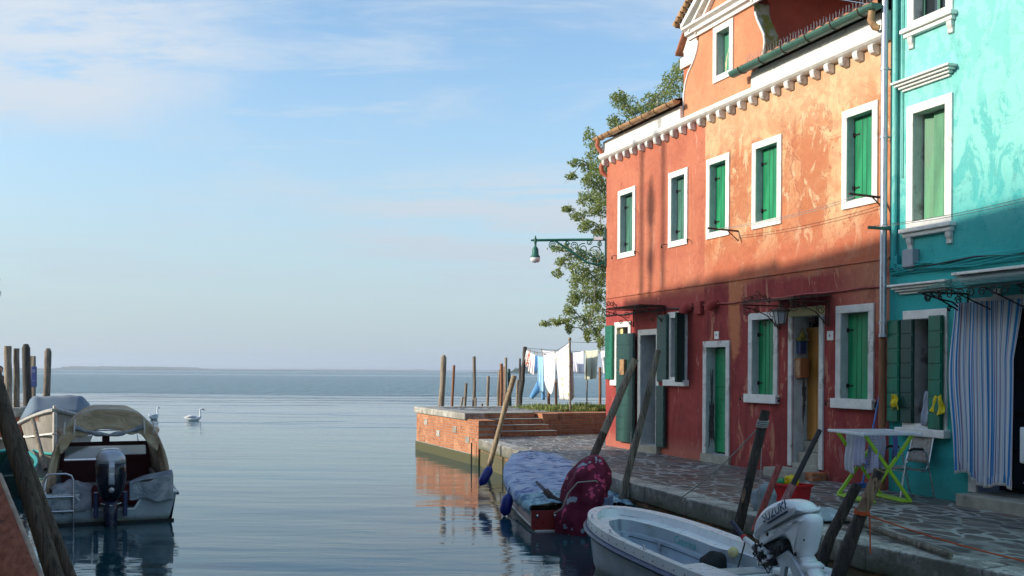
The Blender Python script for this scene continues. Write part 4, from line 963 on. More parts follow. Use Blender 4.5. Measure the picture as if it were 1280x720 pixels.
# ---- water
k = NT('lagoon_water'); p = k.pos(); s3 = k.sep(p)
dist = s3[1]
near = k.noise(k.map(p, (.55, 1.9, 1)), 1.15, 3, .5, .4); sw = k.noise(k.map(p, (.16, .55, 1)), 1.0, 2, .5, .3)
fine = k.noise(k.map(p, (1, 2.6, 1)), 4.2, 3, .6)
edge = k.math('ADD', dist, k.math('MULTIPLY', k.math('SUBTRACT', k.noise(k.map(p, (.02, .05, 1)), 1, 3), .5), 46.))
farm = k.math('MAXIMUM', k.ramp(edge, 84, 104), k.math('MULTIPLY', k.math('MULTIPLY', k.ramp(dist, 60, 76), k.ramp(k.noise(k.map(p, (.03, .35, 1)), 1., 4, .6), .50, .58)), .35))
streak = k.ramp(k.noise(k.map(p, (.010, .09, 1)), 1., 4, .6), .50, .62, 0, 1.)
rip = k.noise(k.map(p, (.9, 1.5, 1)), 1.6, 4, .65)
mids = k.math('MULTIPLY', k.math('MULTIPLY', k.ramp(dist, 36, 44), k.ramp(dist, 56, 66, 1, 0)), k.ramp(k.noise(k.map(p, (.06, .3, 1)), 1., 3, .6), .48, .6))
h = k.math('ADD', k.math('MULTIPLY', near, .010), k.math('MULTIPLY', sw, .034))
h = k.math('ADD', h, k.math('MULTIPLY', fine, .0016))
h = k.math('ADD', h, k.math('MULTIPLY', k.math('ADD', k.math('MULTIPLY', rip, .36), k.math('MULTIPLY', k.noise(k.map(p, (.55, .13, 1)), 1., 3, .6), 2.2)), k.math('MAXIMUM', farm, k.math('MULTIPLY', mids, .05))))
bn = k.n('Bump', Strength=1., Distance=1., Height=h)
k.t.links.new(bn.outputs[0], k.b.inputs['Normal'])
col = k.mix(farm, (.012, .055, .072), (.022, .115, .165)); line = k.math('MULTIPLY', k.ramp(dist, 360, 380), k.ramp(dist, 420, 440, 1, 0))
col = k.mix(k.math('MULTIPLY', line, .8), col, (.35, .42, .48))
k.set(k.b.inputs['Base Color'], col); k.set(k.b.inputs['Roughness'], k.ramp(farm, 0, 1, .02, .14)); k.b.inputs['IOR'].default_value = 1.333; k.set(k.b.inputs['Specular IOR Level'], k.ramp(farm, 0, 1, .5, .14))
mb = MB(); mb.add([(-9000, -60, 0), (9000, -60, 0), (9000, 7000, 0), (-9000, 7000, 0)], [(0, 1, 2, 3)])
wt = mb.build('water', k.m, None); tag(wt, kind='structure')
mb = MB(); mb.add([(-60, -60, -1.6), (60, -60, -1.6), (60, 60, -1.6), (-60, 60, -1.6)], [(0, 1, 2, 3)]); o = mb.build('canal_bed', simple('mud', (.03, .04, .03), .9), None); tag(o, kind='structure')
# ---- far shore
def shore(name, px0, px1, Y, hmax, seed, col):
    xa = ray(px0, 461)[0]*Y; xb = ray(px1, 461)[0]*Y; mb = MB(); m = 160; top = []
    for i in range(m+1):
        u = i/m; x = xa+(xb-xa)*u; e = min(1, u*8, (1-u)*8)
        h = hmax*e*(.38+.5*abs(mnoise.noise(Vector((u*18, seed, 0))))+.4*max(0, mnoise.noise(Vector((u*60, seed, 3)))))
        top.append((x, h))
    vs = []
    for x, h in top: vs += [(x, Y, -.5), (x, Y, h), (x, Y+300, h*.9), (x, Y+300, -.5)]
    fs = []
    for i in range(m):
        for j in range(3): fs.append((4*i+j, 4*i+j+1, 4*i+5+j, 4*i+4+j))
    mb.add(vs, fs); o = mb.build(name, col, None); return tag(o, kind='structure')
land = simple('far_wooded_shore', (.05, .075, .05), .95, .3, .02, 0.)
shore('far_island', 66, 224, 2600, 11, 1, land); shore('far_shore', 180, 900, 4200, 7.5, 2, land)
shore('mud_bank', 580, 1400, 900, 1.6, 3, simple('mud_bank_mat', (.13, .10, .09), .95, .3, .05, 0.)); shore('mud_islet', -200, 560, 1500, 1.3, 4, simple('reed_bank', (.09, .09, .07), .95, .3, .05, 0.))
shore('wooded_islet', 636, 700, 880, 9, 7, land)
# =================================================================== boats. Local frame: x towards the bow from the transom, y to port, z up from the water
def boat_M(stern, bow, heel=0.):
    s = Vector(stern); b = Vector(bow); x = (b-s); x.z = 0; L = x.length; x.normalize(); y = Vector((-x.y, x.x, 0))
    return Matrix(((x.x, y.x, 0, s.x), (x.y, y.y, 0, s.y), (0, 0, 1, 0), (0, 0, 0, 1))), L
def hull_shell(Mx, L, wf, zf, keel=-.28, ns=26, nv=8, bow_rake=.25, flare=.8, inset=0., floor=None, s0=0., s1=1.):
    mb = MB(Mx)
    def fn(u, v):   # v 0..1 port gunwale -> keel -> starboard gunwale
        s = s0+(s1-s0)*u; w = max(.004, wf(s)-inset); zt = zf(s)-(0 if not inset else .0); a = (v-.5)*2
        k = abs(a); sg = 1 if a < 0 else -1
        zb = (keel if floor is None else floor)
        y = sg*w*(flare+(1-flare)*k)*min(1., (k*1.75))**.85 if floor is None else sg*(w*(.93+.07*k))*min(1., k*2.2)
        z = zb+(zt-zb)*(max(0, (k-.30)/.70))**1.15 if floor is None else zb+(zt-zb)*max(0, (k-.45)/.55)
        x = s*L
        if floor is None: x -= bow_rake*L*.25*(s**6)*(1-min(1, (z-zb)/(zt-zb+1e-6)))
        return (x, y, z)
    mb.grid(fn, ns, nv*2)
    return mb
def transom(Mx, L, wf, zt, keel=-.28, flare=.8, th=.04, notch=None):
    w = wf(0); mb = MB(Mx); pts = [(w, zt), (w*(flare+.1), (zt+keel)/2), (w*.72, keel*.7), (0, keel), (-w*.72, keel*.7), (-w*(flare+.1), (zt+keel)/2), (-w, zt)]
    if notch: pts += [(-notch[0]-.12, zt), (-notch[0], zt-notch[1]), (notch[0], zt-notch[1]), (notch[0]+.12, zt)]
    mb.prism([(-.002, a, b) for a, b in pts], (th, 0, 0)); return mb
def gunwale(Mx, L, wf, zf, win, h=.03, n=44, s0=0, s1=1., up=.0):
    mb = MB(Mx); P = []
    for i in range(n+1): P.append((s0+(s1-s0)*i/n, 1))
    for i in range(n, -1, -1): P.append((s0+(s1-s0)*i/n, -1))
    outer = [Vector((s*L+(.0), sg*wf(s), zf(s)+up)) for s, sg in P]; m = len(P); inn = []
    for i in range(m):
        t = (outer[min(i+1, m-1)]-outer[max(i-1, 0)]); t.z = 0
        t = t.normalized() if t.length > 1e-6 else Vector((0, -1, 0))
        nn = Vector((t.y, -t.x, 0)); q = outer[i]+nn*win
        if q.y*P[i][1] < 0: q.y = 0
        inn.append(q)
    vs = []
    for o_, q in zip(outer, inn): vs += [o_+UP*(-h), o_+UP*.0+(q-o_)*.06+UP*.012, q+UP*.0, q-UP*h]
    fs = []
    for i in range(m-1):
        for j in range(3): fs.append((4*i+j, 4*i+4+j, 4*i+5+j, 4*i+1+j))
    mb.add(vs, fs, smooth=False); return mb
def railstrip(Mx, L, wf, zf, dz, h, out=.012, n=44):
    mb = MB(Mx); pts = [Vector((s*L, wf(s)+out, zf(s)+dz)) for s in [i/n for i in range(n+1)]]; pts += [Vector((p.x, -p.y, p.z)) for p in reversed(pts)]
    pts = [p for i, p in enumerate(pts) if i == 0 or (p-pts[i-1]).length > 1e-4]
    mb.tube(pts, h/2, 6, smooth=False); return mb
# ---------------- white dinghy with the outboard
B1 = PZp(736, 641, .62); B1.z = 0
MxA, LA = boat_M((2.42, 9.10, 0), (1.17, 12.58, 0))
wfA = lambda s: .70*(1-.06*(1-s)) * (max(0, 1-(max(0, s-.42)/.58)**2.7))**.55
zfA = lambda s: .47+.17*s**1.7
boatA = empty('dinghy', (0, 0, 0), 'white open dinghy with the tilted white outboard, moored in front of the turquoise house', 'boat', M=MxA.copy())
hull_shell(MxA, LA, lambda s: wfA(s)-.01, lambda s: zfA(s)-.03, flare=.72).build('hull', M['gel_hull'], boatA)
transom(MxA, LA, lambda s: wfA(s)-.012, .44, notch=(.16, .10)).build('transom', M['gel_white'], boatA, bevel=.006)
gunwale(MxA, LA, wfA, zfA, .115, .085).build('gunwale', M['gel_white'], boatA, bevel=.008)
railstrip(MxA, LA, wfA, zfA, -.115, .060, .014).build('rub_rail', M['rub_blue'], boatA)
inr = lambda s: max(.01, wfA(s)-.125)
# upper liner: band going down 16 cm, then a ledge, then the low cockpit
mb = MB(MxA)
def band(u, v):
    s = .12+(.955-.12)*abs(2*u-1) if False else None
n_ = 40; P = [(.13+(.962-.13)*i/n_, 1) for i in range(n_+1)]+[(.13+(.962-.13)*i/n_, -1) for i in range(n_, -1, -1)]
def inset_curve(d, z_of):
    out = []
    for s, sg in P:
        w = max(.0, wfA(s)-d); out.append(Vector((min(s*LA, LA-.0-d*1.25), sg*w, z_of(s))))
    return out
sst = lambda s, a_, b_: max(0., min(1., (s-a_)/(b_-a_)))**2*(3-2*max(0., min(1., (s-a_)/(b_-a_))))
dsh = lambda s: .15+.13*sst(s, .38, .50)
def inset_var(off, z_of):
    return [Vector((min(s*LA, LA-(dsh(s)+off)*1.3), sg*max(0., wfA(s)-dsh(s)-off), z_of(s))) for s, sg in P]
c0 = inset_curve(.114, lambda s: zfA(s)-.001); c1 = inset_curve(.13, lambda s: zfA(s)-.085); c2 = inset_var(.0, lambda s: zfA(s)-.095); c3 = inset_var(.012, lambda s: zfA(s)-.225); c4 = inset_var(.05, lambda s: zfA(s)-.235); c5 = inset_var(.055, lambda s: .14)
def strips(cs_, nm, mt):
    mb = MB(MxA)
    for ca, cb in zip(cs_, cs_[1:]):
        m = len(ca); mb.add(ca+cb, [(i, i+1, m+i+1, m+i) for i in range(m-1)], smooth=True)
    return mb.build(nm, M[mt], boatA)
strips((c0, c1, c2), 'side_shelf', 'gel_white'); strips((c2, c3, c4), 'shelf_edge', 'gel_hull'); lkr = strips((c4, c5), 'inner_liner', 'gel_in')
mb = MB(MxA); fp = inset_curve(.14, lambda s: .15); mb.add(fp, [(i, i+1, len(fp)-2-i, len(fp)-1-i) for i in range(n_)]); mb.build('cockpit_floor', M['gel_in'], boatA)
seam = [Vector((p.x-.004, p.y+.006, zfA(P[n_*2+1-i][0])-.275)) for i, p in enumerate(reversed(c5)) if P[len(P)-1-i][1] < 0 and .50 < P[len(P)-1-i][0] < .90]
mb = MB(MxA); mb.tube(seam, .005, 4)
v0 = seam[0]; mb.tube([v0, Vector((v0.x, v0.y, .16))], .005, 4); mb.build('locker_seam', M['navy'], lkr)
pk = seam[len(seam)//2+2]; mb = MB(MxA); mb.cbox(pk+Vector((0, .02, -.05)), (.035, .02, .05)); mb.tube([pk+Vector((-.014, .02, -.03)), pk+Vector((-.012, .02, .01)), pk+Vector((.012, .02, .01)), pk+Vector((.014, .02, -.03))], .005, 6); mb.build('padlock', M['steel'], lkr)
nrm_ = MxA.to_3x3() @ Vector((0, 1, 0)); sN = .64
ia = min(range(n_+1), key=lambda i: abs(P[n_+1+i][0]-(sN-.07)))+n_+1; ib = min(range(n_+1), key=lambda i: abs(P[n_+1+i][0]-(sN+.07)))+n_+1
qa = MxA @ c2[ia].lerp(c3[ia], .5); qb = MxA @ c2[ib].lerp(c3[ib], .5); xx = (qa-qb).normalized(); nn_ = Vector((xx.y, -xx.x, 0)); nn_ = nn_ if nn_.dot(nrm_) > 0 else -nn_
text_mb('Caterina', .125, frame_M((qa+qb)/2+nn_*.03, xx, UP), .001, .35).build('name_lettering', simple('turquoise_lettering', (.03, .36, .36), .5), boatA)
# aft deck with motor well
mb = MB(MxA)
wa = wfA(0.05)-.02
def deckpad(y0, y1): mb.box(.03, .50, y0, y1, .40, .462)
mb.box(.03, .92, .27, wa-.10, .40, .462); deckpad(-wa+.09, -.22); mb.build('stern_deck', M['gel_white'], boatA, bevel=.02)
mb = MB(MxA); mb.box(.50, .53, -wa+.1, wa-.1, .14, .40); mb.box(.04, .50, -.219, .219, .30, .33); mb.build('well_bulkhead', M['gel_white'], boatA, bevel=.01)
mb = MB(MxA); mb.box(.95, 1.22, -.50, .50, .29, .325); mb.build('thwart', simple('grey_seat_board', (.42, .43, .43), .6, .15, 5, .2), boatA, bevel=.01)
def cleat(x, y, z, mat='steel', par=None, s=1.):
    mb = MB(MxA); mb.box(x-.03*s, x+.03*s, y-.012, y+.012, z, z+.03); mb.tube([(x-.075*s, y, z+.045), (x-.03*s, y, z+.035), (x+.03*s, y, z+.035), (x+.075*s, y, z+.045)], .010, 6); return mb.build('cleat', M[mat], par)
cleat(.2, -.52, .462, 'iron', boatA); cleat(.16, -.40, .462, 'grey_alu', boatA)
for s in (.83, .62, .40): 
    y = wfA(s)-.055; mb = MB(MxA); mb.tube([(s*LA-.015, y, zfA(s)+.005), (s*LA-.015, y, zfA(s)+.05), (s*LA+.015, y, zfA(s)+.05), (s*LA+.015, y, zfA(s)+.005)], .006, 6); mb.box(s*LA-.03, s*LA+.03, y-.02, y+.02, zfA(s), zfA(s)+.012); mb.build('fairlead', M['steel'], boatA)
for i in range(15):
    s = .10+i*.055; mb = MB(MxA); mb.lathe([(.007, 0), (.007, .004)], (s*LA, wfA(s)+.002, zfA(s)-.045), 6, Matrix.Rotation(RAD(-90), 4, 'X')); mb.build('rivet', M['iron'], boatA)
# registration letters on the port side below the rail
sR = .27; pA = MxA @ Vector(((sR-.06)*LA, wfA(sR-.06)+.004, zfA(sR-.06)-.20)); pB = MxA @ Vector(((sR+.06)*LA, wfA(sR+.06)+.004, zfA(sR+.06)-.20)); xx = (pA-pB).normalized()
text_mb('US714A', .12, frame_M((pA+pB)/2-nrm_*.012, xx, UP+nrm_*.18), .002).build('registration_lettering', simple('grey_lettering', (.45, .48, .50), .6), boatA)
mb = MB(MxA); mb.lathe([(.022, 0), (.022, .02), (.01, .03)], (LA-.12, wfA(.97)+.01, .42), 10, Matrix.Rotation(RAD(-60), 4, 'X')); mb.build('bow_eye', M['steel'], boatA)
# black bag and bundle on the floor
mb = MB(MxA)
def blob(c, r, seed=0, amp=.2, n=14, flat=0.):
    def fn(u, v):
        th = u*2*math.pi; ph = v*math.pi; d = Vector((math.cos(th)*math.sin(ph), math.sin(th)*math.sin(ph), math.cos(ph)))
        q = 1+amp*mnoise.noise(d*1.7+Vector((seed, 0, 0))); p = Vector((d.x*r[0]*q, d.y*r[1]*q, d.z*r[2]*q))
        return Vector(c)+p
    return fn
mb.grid(blob((1.7, -.32, .26), (.12, .16, .14), 1), 16, 12); o = mb.build('bag', simple('black_nylon_bag', (.015, .015, .018), .8, .3, 9, .5), None); tag(o, 'small black bag lying on the floor of the white dinghy', 'bag')
mb = MB(MxA); mb.lathe([(.02, -.055), (.05, -.03), (.058, 0), (.05, .03), (.02, .055)], (1.52, -.44, .42), 12); o = mb.build('float', M['cream'], None); tag(o, 'small round cream float beside the black bag in the white dinghy', 'float')
mb = MB(MxA); mb.grid(lambda u, v: (1.25+.75*u, -.45+.8*v, .165+.03*mnoise.noise(Vector((u*4, v*4, 1)))+.02*math.sin(u*9+v*6)), 20, 16); o = mb.build('tarpaulin', simple('pale_floor_tarp', (.38, .45, .46), .7, .12, 5, .3), None); tag(o, 'pale crumpled tarpaulin lying on the floor of the white dinghy', 'tarpaulin')
# loose line from the cleat into the boat
mb = MB(MxA); mb.tube([(1.55, -.62, .52), (1.50, -.58, .60), (1.44, -.52, .50), (1.42, -.45, .33), (1.40, -.40, .22), (1.30, -.36, .175), (1.20, -.42, .17)], .009, 6); o = mb.build('rope', M['cable'], None); tag(o, 'dark rope hanging over the inner side of the white dinghy', 'rope')
# ---------------- outboard motor on the dinghy (local: x aft positive is -x of the boat)
def sup(c, L_, W_, z, n=28, p=3.2, asym=0.):
    out = []
    for i in range(n):
        th = 2*math.pi*i/n; ct, st = math.cos(th), math.sin(th)
        r = (abs(ct)**p+abs(st)**p)**(-1/p); out.append((c+L_*r*ct, W_*r*st*(1-asym*ct), z))
    return out
def loft(Mx, secs, smooth=True, cap=True, tiltf=None):
    mb = MB(Mx); n = len(secs[0]); vs = [q for s in secs for q in s]
    if tiltf: vs = [tiltf(q) for q in vs]
    fs = [(i*n+k, i*n+(k+1) % n, (i+1)*n+(k+1) % n, (i+1)*n+k) for i in range(len(secs)-1) for k in range(n)]
    if cap: fs += [tuple(range(n-1, -1, -1)), tuple(range((len(secs)-1)*n, len(secs)*n))]
    return mb.add(vs, fs, None, smooth)
mot = empty('outboard_motor', tuple(MxA @ Vector((-.05, 0, .5))), 'white outboard motor tilted up on the stern of the white dinghy', 'outboard motor')
def trace(pts, dy):
    """side profile of the motor in the vertical plane through the boat's axis, dy metres to port"""
    P0_ = MxA @ Vector((0, dy, 0)); inv = MxA.inverted(); out = []
    for (u, v) in pts:
        q = inv @ onplane(930+u/6.857, 615+v/6.857, P0_, nrm_); out.append((q.x, q.z))
    return out
def rnd(pts, k_=2):
    for _ in range(k_):
        o_ = []
        for i in range(len(pts)):
            a_, b_ = pts[i], pts[(i+1) % len(pts)]; o_ += [(a_[0]*.75+b_[0]*.25, a_[1]*.75+b_[1]*.25), (a_[0]*.25+b_[0]*.75, a_[1]*.25+b_[1]*.75)]
        pts = o_
    return pts
def inflate(pts, rings, smooth=True, yc=0.):
    cx_ = sum(p[0] for p in pts)/len(pts); cz_ = sum(p[1] for p in pts)/len(pts); n = len(pts); mb = MB(MxA); vs = []
    # inward normals so that the section shrinks evenly, not towards one point
    nr = []
    for i in range(n):
        t = Vector((pts[(i+1) % n][0]-pts[i-1][0], pts[(i+1) % n][1]-pts[i-1][1])); t = t.normalized() if t.length > 1e-9 else Vector((1, 0)); nr.append(Vector((-t.y, t.x)))
    area = sum(pts[i-1][0]*pts[i][1]-pts[i][0]*pts[i-1][1] for i in range(n)); sg = 1 if area > 0 else -1
    full = [(-y, s_) for y, s_ in reversed(rings)]+rings
    for (y, ins) in full:
        for p, q in zip(pts, nr): vs.append((p[0]+q.x*sg*ins, yc+y, p[1]+q.y*sg*ins))
    fs = [(i*n+k, i*n+(k+1) % n, (i+1)*n+(k+1) % n, (i+1)*n+k) for i in range(len(full)-1) for k in range(n)]
    mb.add(vs, fs, None, smooth); e = len(full)-1
    mb.add(vs[:n], [tuple(range(n))]); mb.add(vs[e*n:], [tuple(range(n-1, -1, -1))]); return mb
R1 = [(.03, .0), (.07, .004), (.10, .014), (.118, .030), (.128, .052)]
up_ = rnd(trace([(92, 415), (94, 300), (118, 215), (180, 130), (270, 76), (350, 58), (420, 72), (470, 118), (505, 172), (440, 194), (370, 217), (290, 258), (215, 308), (150, 368), (122, 415)], .09))
inflate(up_, R1).build('cowl', M['cowl'], mot)
lo_ = rnd(trace([(112, 428), (150, 380), (218, 320), (292, 270), (372, 229), (442, 205), (508, 184), (538, 215), (545, 275), (530, 385), (510, 470), (490, 545), (450, 575), (415, 560), (405, 510), (385, 440), (355, 402), (310, 385), (260, 395), (205, 418), (160, 440)], .09))
inflate(lo_, [(.03, 0), (.06, .006), (.085, .020), (.100, .045), (.110, .075)]).build('apron', M['cowl'], mot)
lg_ = trace([(430, 590), (450, 555), (500, 535), (555, 640), (615, 760), (680, 900), (620, 960), (540, 860), (470, 720)], .05)
inflate(lg_, [(.03, 0), (.055, .008), (.07, .025)]).build('leg', M['cowl'], mot)
lg2 = trace([(440, 650), (520, 600), (560, 640), (520, 700), (450, 720)], .07); inflate(lg2, [(.03, 0), (.085, .004), (.10, .02)]).build('leg_collar', M['cowl'], mot)
br_ = trace([(262, 560), (350, 505), (400, 560), (470, 680), (500, 760), (430, 780), (380, 650), (345, 640), (320, 780), (290, 780), (300, 650)], .13)
mb = inflate(br_, [(.01, 0), (.018, .003)], False, .10); mb2 = inflate(br_, [(.01, 0), (.018, .003)], False, -.10); mb.build('clamp_bracket', M['grey_alu'], mot); mb2.build('clamp_bracket', M['grey_alu'], mot)
sw_ = trace([(120, 470), (200, 420), (300, 430), (380, 400), (410, 470), (380, 560), (300, 620), (220, 640), (180, 560)], .0); inflate(sw_, [(.04, 0), (.08, .01)], False).build('engine_block', simple('dark_engine_parts', (.05, .06, .07), .5, .5, 18, .8, .01), mot)
for (u, v, r_) in ((200, 362, .019), (440, 533, .019), (515, 412, .009), (340, 542, .009), (372, 606, .009)):
    q = trace([(u, v)], .11)[0]; mb = MB(MxA); mb.lathe([(r_, 0), (r_, .006)], (q[0], .108, q[1]), 14, Matrix.Rotation(RAD(-90), 4, 'X')); mb.build('cap_plug', M['iron'], mot)
for (u0, v0, u1, v1) in ((390, 262, 435, 240), (230, 350, 268, 325)):
    a_, b_ = trace([(u0, v0), (u1, v1)], .135); mb = MB(MxA); mb.bar((a_[0], .106, a_[1]), (b_[0], .106, b_[1]), .02, .018); mb.build('cowl_latch', M['grey_alu'], mot)
a_, b_ = trace([(60, 478), (-100, 372)], .06); c_ = trace([(-160, 225)], .06)[0]
a_, b_, c_ = trace([(85, 470), (0, 400), (-110, 255)], .06)
mb = MB(MxA); mb.tube([(a_[0], .05, a_[1]), (b_[0], .05, b_[1])], [.032, .026], 10); th_ = mb.build('tiller', M['white_pl'], mot)
mb = MB(MxA); mb.tube([(b_[0], .05, b_[1]), (c_[0], .05, c_[1])], [.024, .021], 12); mb.build('tiller_grip', M['navy'], th_)
b2 = Vector((b_[0], .05, b_[1])); dd_ = (Vector((c_[0], .05, c_[1]))-b2).normalized(); mb = MB(MxA); mb.tube([b2, b2+dd_*.03], .031, 12); mb.build('grip_ring', M['red_pl'], th_)
random.seed(2); mb = MB(MxA)
for i in range(14):
    pp = trace([(random.uniform(90, 160), random.uniform(430, 480)), (random.uniform(80, 200), random.uniform(520, 640)), (random.uniform(130, 260), random.uniform(560, 700)), (random.uniform(240, 330), random.uniform(430, 560))], .12)
    mb.tube([(p[0], .10+.04*math.sin(i+j), p[1]) for j, p in enumerate(pp)], .006, 5)
mb.build('wiring', M['iron'], mot)
for i in range(6):
    u, v = random.uniform(90, 260), random.uniform(450, 620); q = trace([(u, v)], .12)[0]; mb = MB(MxA); mb.cbox(Vector((q[0], .12, q[1])), (.05, .04, .04), rx=i, rz=i*.7); mb.build('fitting', M['white_pl' if i % 2 else 'grey_alu'], mot, bevel=.006)
a_, b_ = trace([(150, 250), (372, 112)], .13); A_ = MxA @ Vector((a_[0], .133, a_[1])); B_ = MxA @ Vector((b_[0], .133, b_[1])); xx = (B_-A_).normalized(); yy = nrm_.cross(xx) if nrm_.cross(xx).z > 0 else xx.cross(nrm_)
tx = text_mb('SUZUKI', (B_-A_).length/3.75, frame_M((A_+B_)/2+yy*.012-nrm_*.006, xx, yy-nrm_*.10), .004); tx.build('cowl_lettering', simple('navy_lettering', (.01, .04, .14), .4), mot)
mb = MB(frame_M((A_+B_)/2-yy*.042, xx, yy)); mb.box(-.14, .20, -.004, .0, -.006, .004); mb.box(-.12, .20, -.014, -.010, -.006, .004); mb.build('cowl_stripe', M['rub_blue'], mot)
# ---------------- blue covered boat with red transom
MxB, LB = boat_M((1.03, 14.75, 0), (.42, 19.1, 0))
wfB = lambda s: .78*(1-max(0, (s-.45)/.55)**2.3*.50)*(1-.10*max(0, .4-s))
zfB = lambda s: .34+.36*max(0, s)**1.5
boatB = empty('covered_boat', (0, 0, 0), 'small boat under a patterned blue cloth cover, with a red transom and pink-white side', 'boat', M=MxB.copy())
hull_shell(MxB, LB, wfB, zfB, keel=-.2, flare=.82, bow_rake=.5).build('hull', M['pink_hull'], boatB)
railstrip(MxB, LB, wfB, lambda s: .10+.25*s**2, -.04, .03, -.03).build('boot_stripe', M['white'], boatB)
transom(MxB, LB, wfB, .30, keel=-.2, flare=.9).build('transom', M['red_hull'], boatB, bevel=.006)
mb = MB(MxB); mb.box(LB-.03, LB, -wfB(1), wfB(1), .2, zfB(1)); mb.build('bow_board', M['pink_hull'], boatB)
mb = MB(MxB); mb.box(-.02, 0, -.70, .70, -.02, .02); mb.build('transom_stripe', M['white'], boatB)
for y in (.66, .40, -.4, -.66): mb = MB(MxB); mb.lathe([(.028, 0), (.028, .008)], (-.006, y, .22), 10, Matrix.Rotation(RAD(-90), 4, 'Y')); mb.build('transom_fitting', M['steel'], boatB)
k = NT('blue_patterned_cover'); v = k.obj(); n1 = k.noise(k.map(v, (1., 2.6, 1), rot=(0, 0, .15)), 3.6, 4, .6, .5); n2 = k.noise(v, 2.2, 3); n3 = k.noise(v, 12, 3)
c = k.mix(k.ramp(n2, .4, .6), (.30, .40, .60), (.46, .55, .72)); c = k.mix(k.ramp(n1, .54, .59, 0, .85), c, (.06, .11, .30)); c = k.mix(k.ramp(n1, .44, .38, 0, .7), c, (.58, .66, .76))
M['cover_blue'] = k.out(c, .85, n3, .4, .01)
def coverfn(x0, x1, over, drop, hump, seed, wr=.02):
    def fn(u, v):
        s = x0+(x1-x0)*u; w = wfB(min(1, max(0, s)))+over; a = (v-.5)*2; kk = abs(a)
        ze = zfB(min(1, s))+.03
        if kk > .86: y = w*(a/abs(a)); z = ze-drop*(kk-.86)/.14
        else: y = w*a/.86; z = ze+hump*(1-(kk/.86)**2)**.8*(.6+.6*math.sin(math.pi*min(1, max(0, u*.9+.05))))
        z += wr*(mnoise.noise(Vector((s*14, a*3, seed)))+.8*mnoise.noise(Vector((s*6, a*9, seed+4)))+.5*math.sin(s*50+a*2)*.3)
        return (s*LB, y+.02*mnoise.noise(Vector((s*9, a, seed+9)))*(kk > .8), z)
    return fn
mb = MB(MxB); mb.grid(coverfn(.21, 1.02, .03, .16, .06, 1, .034), 70, 34)
mb.grid(lambda u, v: Vector(coverfn(1.02, 1.02, .03, .16, .10, 1, .028)(0, v))*1.+Vector((0.02+.02*u, 0, -.22*u)), 3, 34)
cv = mb.build('boat_cover', M['cover_blue'], None, thick=.008); tag(cv, 'blue cloth cover with dark blotches stretched over the small boat', 'boat cover')
k = NT('pale_turquoise_cover'); v = k.obj(); n1 = k.noise(k.map(v, (2, 1, 1)), 5, 4, .6, .5)
c = k.mix(k.ramp(n1, .45, .60), (.30, .50, .58), (.06, .16, .28)); M['cover_pale'] = k.out(k.mix(k.ramp(n1, .4, .3), c, (.34, .46, .50)), .85, n1, .4, .01)
mb = MB(MxB); mb.grid(coverfn(-.012, .235, .035, .13, .07, 5, .04), 30, 34); cv = mb.build('boat_cover', M['cover_pale'], None, thick=.008); tag(cv, 'paler turquoise cloth cover wrinkled over the stern of the small red-transomed boat', 'boat cover')
def fender(a, b, r, label):
    a = Vector(a); b = Vector(b); mb = MB(); d = b-a
    mb.tube([a, a+d*.04, a+d*.12, a+d*.25, a+d*.75, a+d*.88, a+d*.95, b], [r*.25, r*.35, r*.75, r, r, r*.75, r*.35, r*.2], 14)
    mb.tube([a, a-d*.18+UP*.04], .008, 5)
    o = mb.build('fender', M['fender'], None); return tag(o, label, 'fender', 'blue fenders on the small covered boat')
fender(G(614, 583, 18.3), G(600, 607, 18.2), .085, 'blue fender sticking out level from the bow of the small covered boat')
fender(G(636, 617, 16.2), G(630, 645, 16.15), .095, 'blue fender hanging upright on the side of the small covered boat')
# maroon covered motor
k = NT('maroon_starfish_cloth'); v = k.map(k.obj(), (1, 1, 1)); vo = k.n('TexVoronoi', Vector=k.n('VectorMath', {'operation': 'ADD'}, _0=v, _1=k.n('VectorMath', {'operation': 'SCALE'}, _0=k.n('TexNoise', Vector=v, Scale=6., Detail=2.).outputs['Color'], Scale=.34).outputs[0]).outputs[0], Scale=5.2)
sp = k.ramp(vo.outputs['Distance'], .30, .33, 1, 0, False); cc_ = k.sep(vo.outputs['Color'])
c = k.mix(sp, (.15, .006, .035), k.mix(k.ramp(cc_[0], .62, .64), (.62, .07, .17), (.30, .34, .42)))
M['maroon'] = k.out(c, .85, k.noise(k.obj(), 9, 4), .4, .01)
mc = MxB @ Vector((-.12, 0.02, 0)); mb = MB(Matrix.Translation((mc.x, mc.y, 0)))
def mfn(u, v):
    th = u*2*math.pi; z = 1.10-1.14*v
    prof = [(0, .02), (.03, .12), (.10, .20), (.22, .29), (.38, .335), (.55, .35), (.7, .33), (.85, .29), (1, .27)]
    for (a, ra), (b, rb) in zip(prof, prof[1:]):
        if a <= v <= b+1e-9: r = ra+(rb-ra)*(v-a)/(b-a); break
    r *= 1+.15*math.sin(th*5+v*3)*v+.09*math.sin(th*11+3*v)*v+.30*mnoise.noise(Vector((math.cos(th)*1.8, math.sin(th)*1.8, v*3)))+.10*mnoise.noise(Vector((math.cos(th)*5, math.sin(th)*5, v*7)))
    lean = -.16*(1-v)
    return (math.cos(th)*r*.95+.17*(1-v)-.10*v, math.sin(th)*r*1.1+.05*(1-v), z)
mb.grid(mfn, 72, 40); mcv = mb.build('motor_cover', M['maroon'], None, thick=.006); tag(mcv, 'maroon cloth with pink and grey starfish wrapped over the outboard motor of the covered boat', 'motor cover')
mot2 = empty('outboard_motor', tuple(mc), 'dark outboard motor hidden under the maroon cloth, only its tiller showing', 'outboard motor')
mb = MB(Matrix.Translation((mc.x+.08, mc.y, 0))); mb.tube([(0, 0, .85), (0, 0, .5), (0, 0, -.5)], [.12, .08, .06], 12); mb.build('leg', M['navy'], mot2)
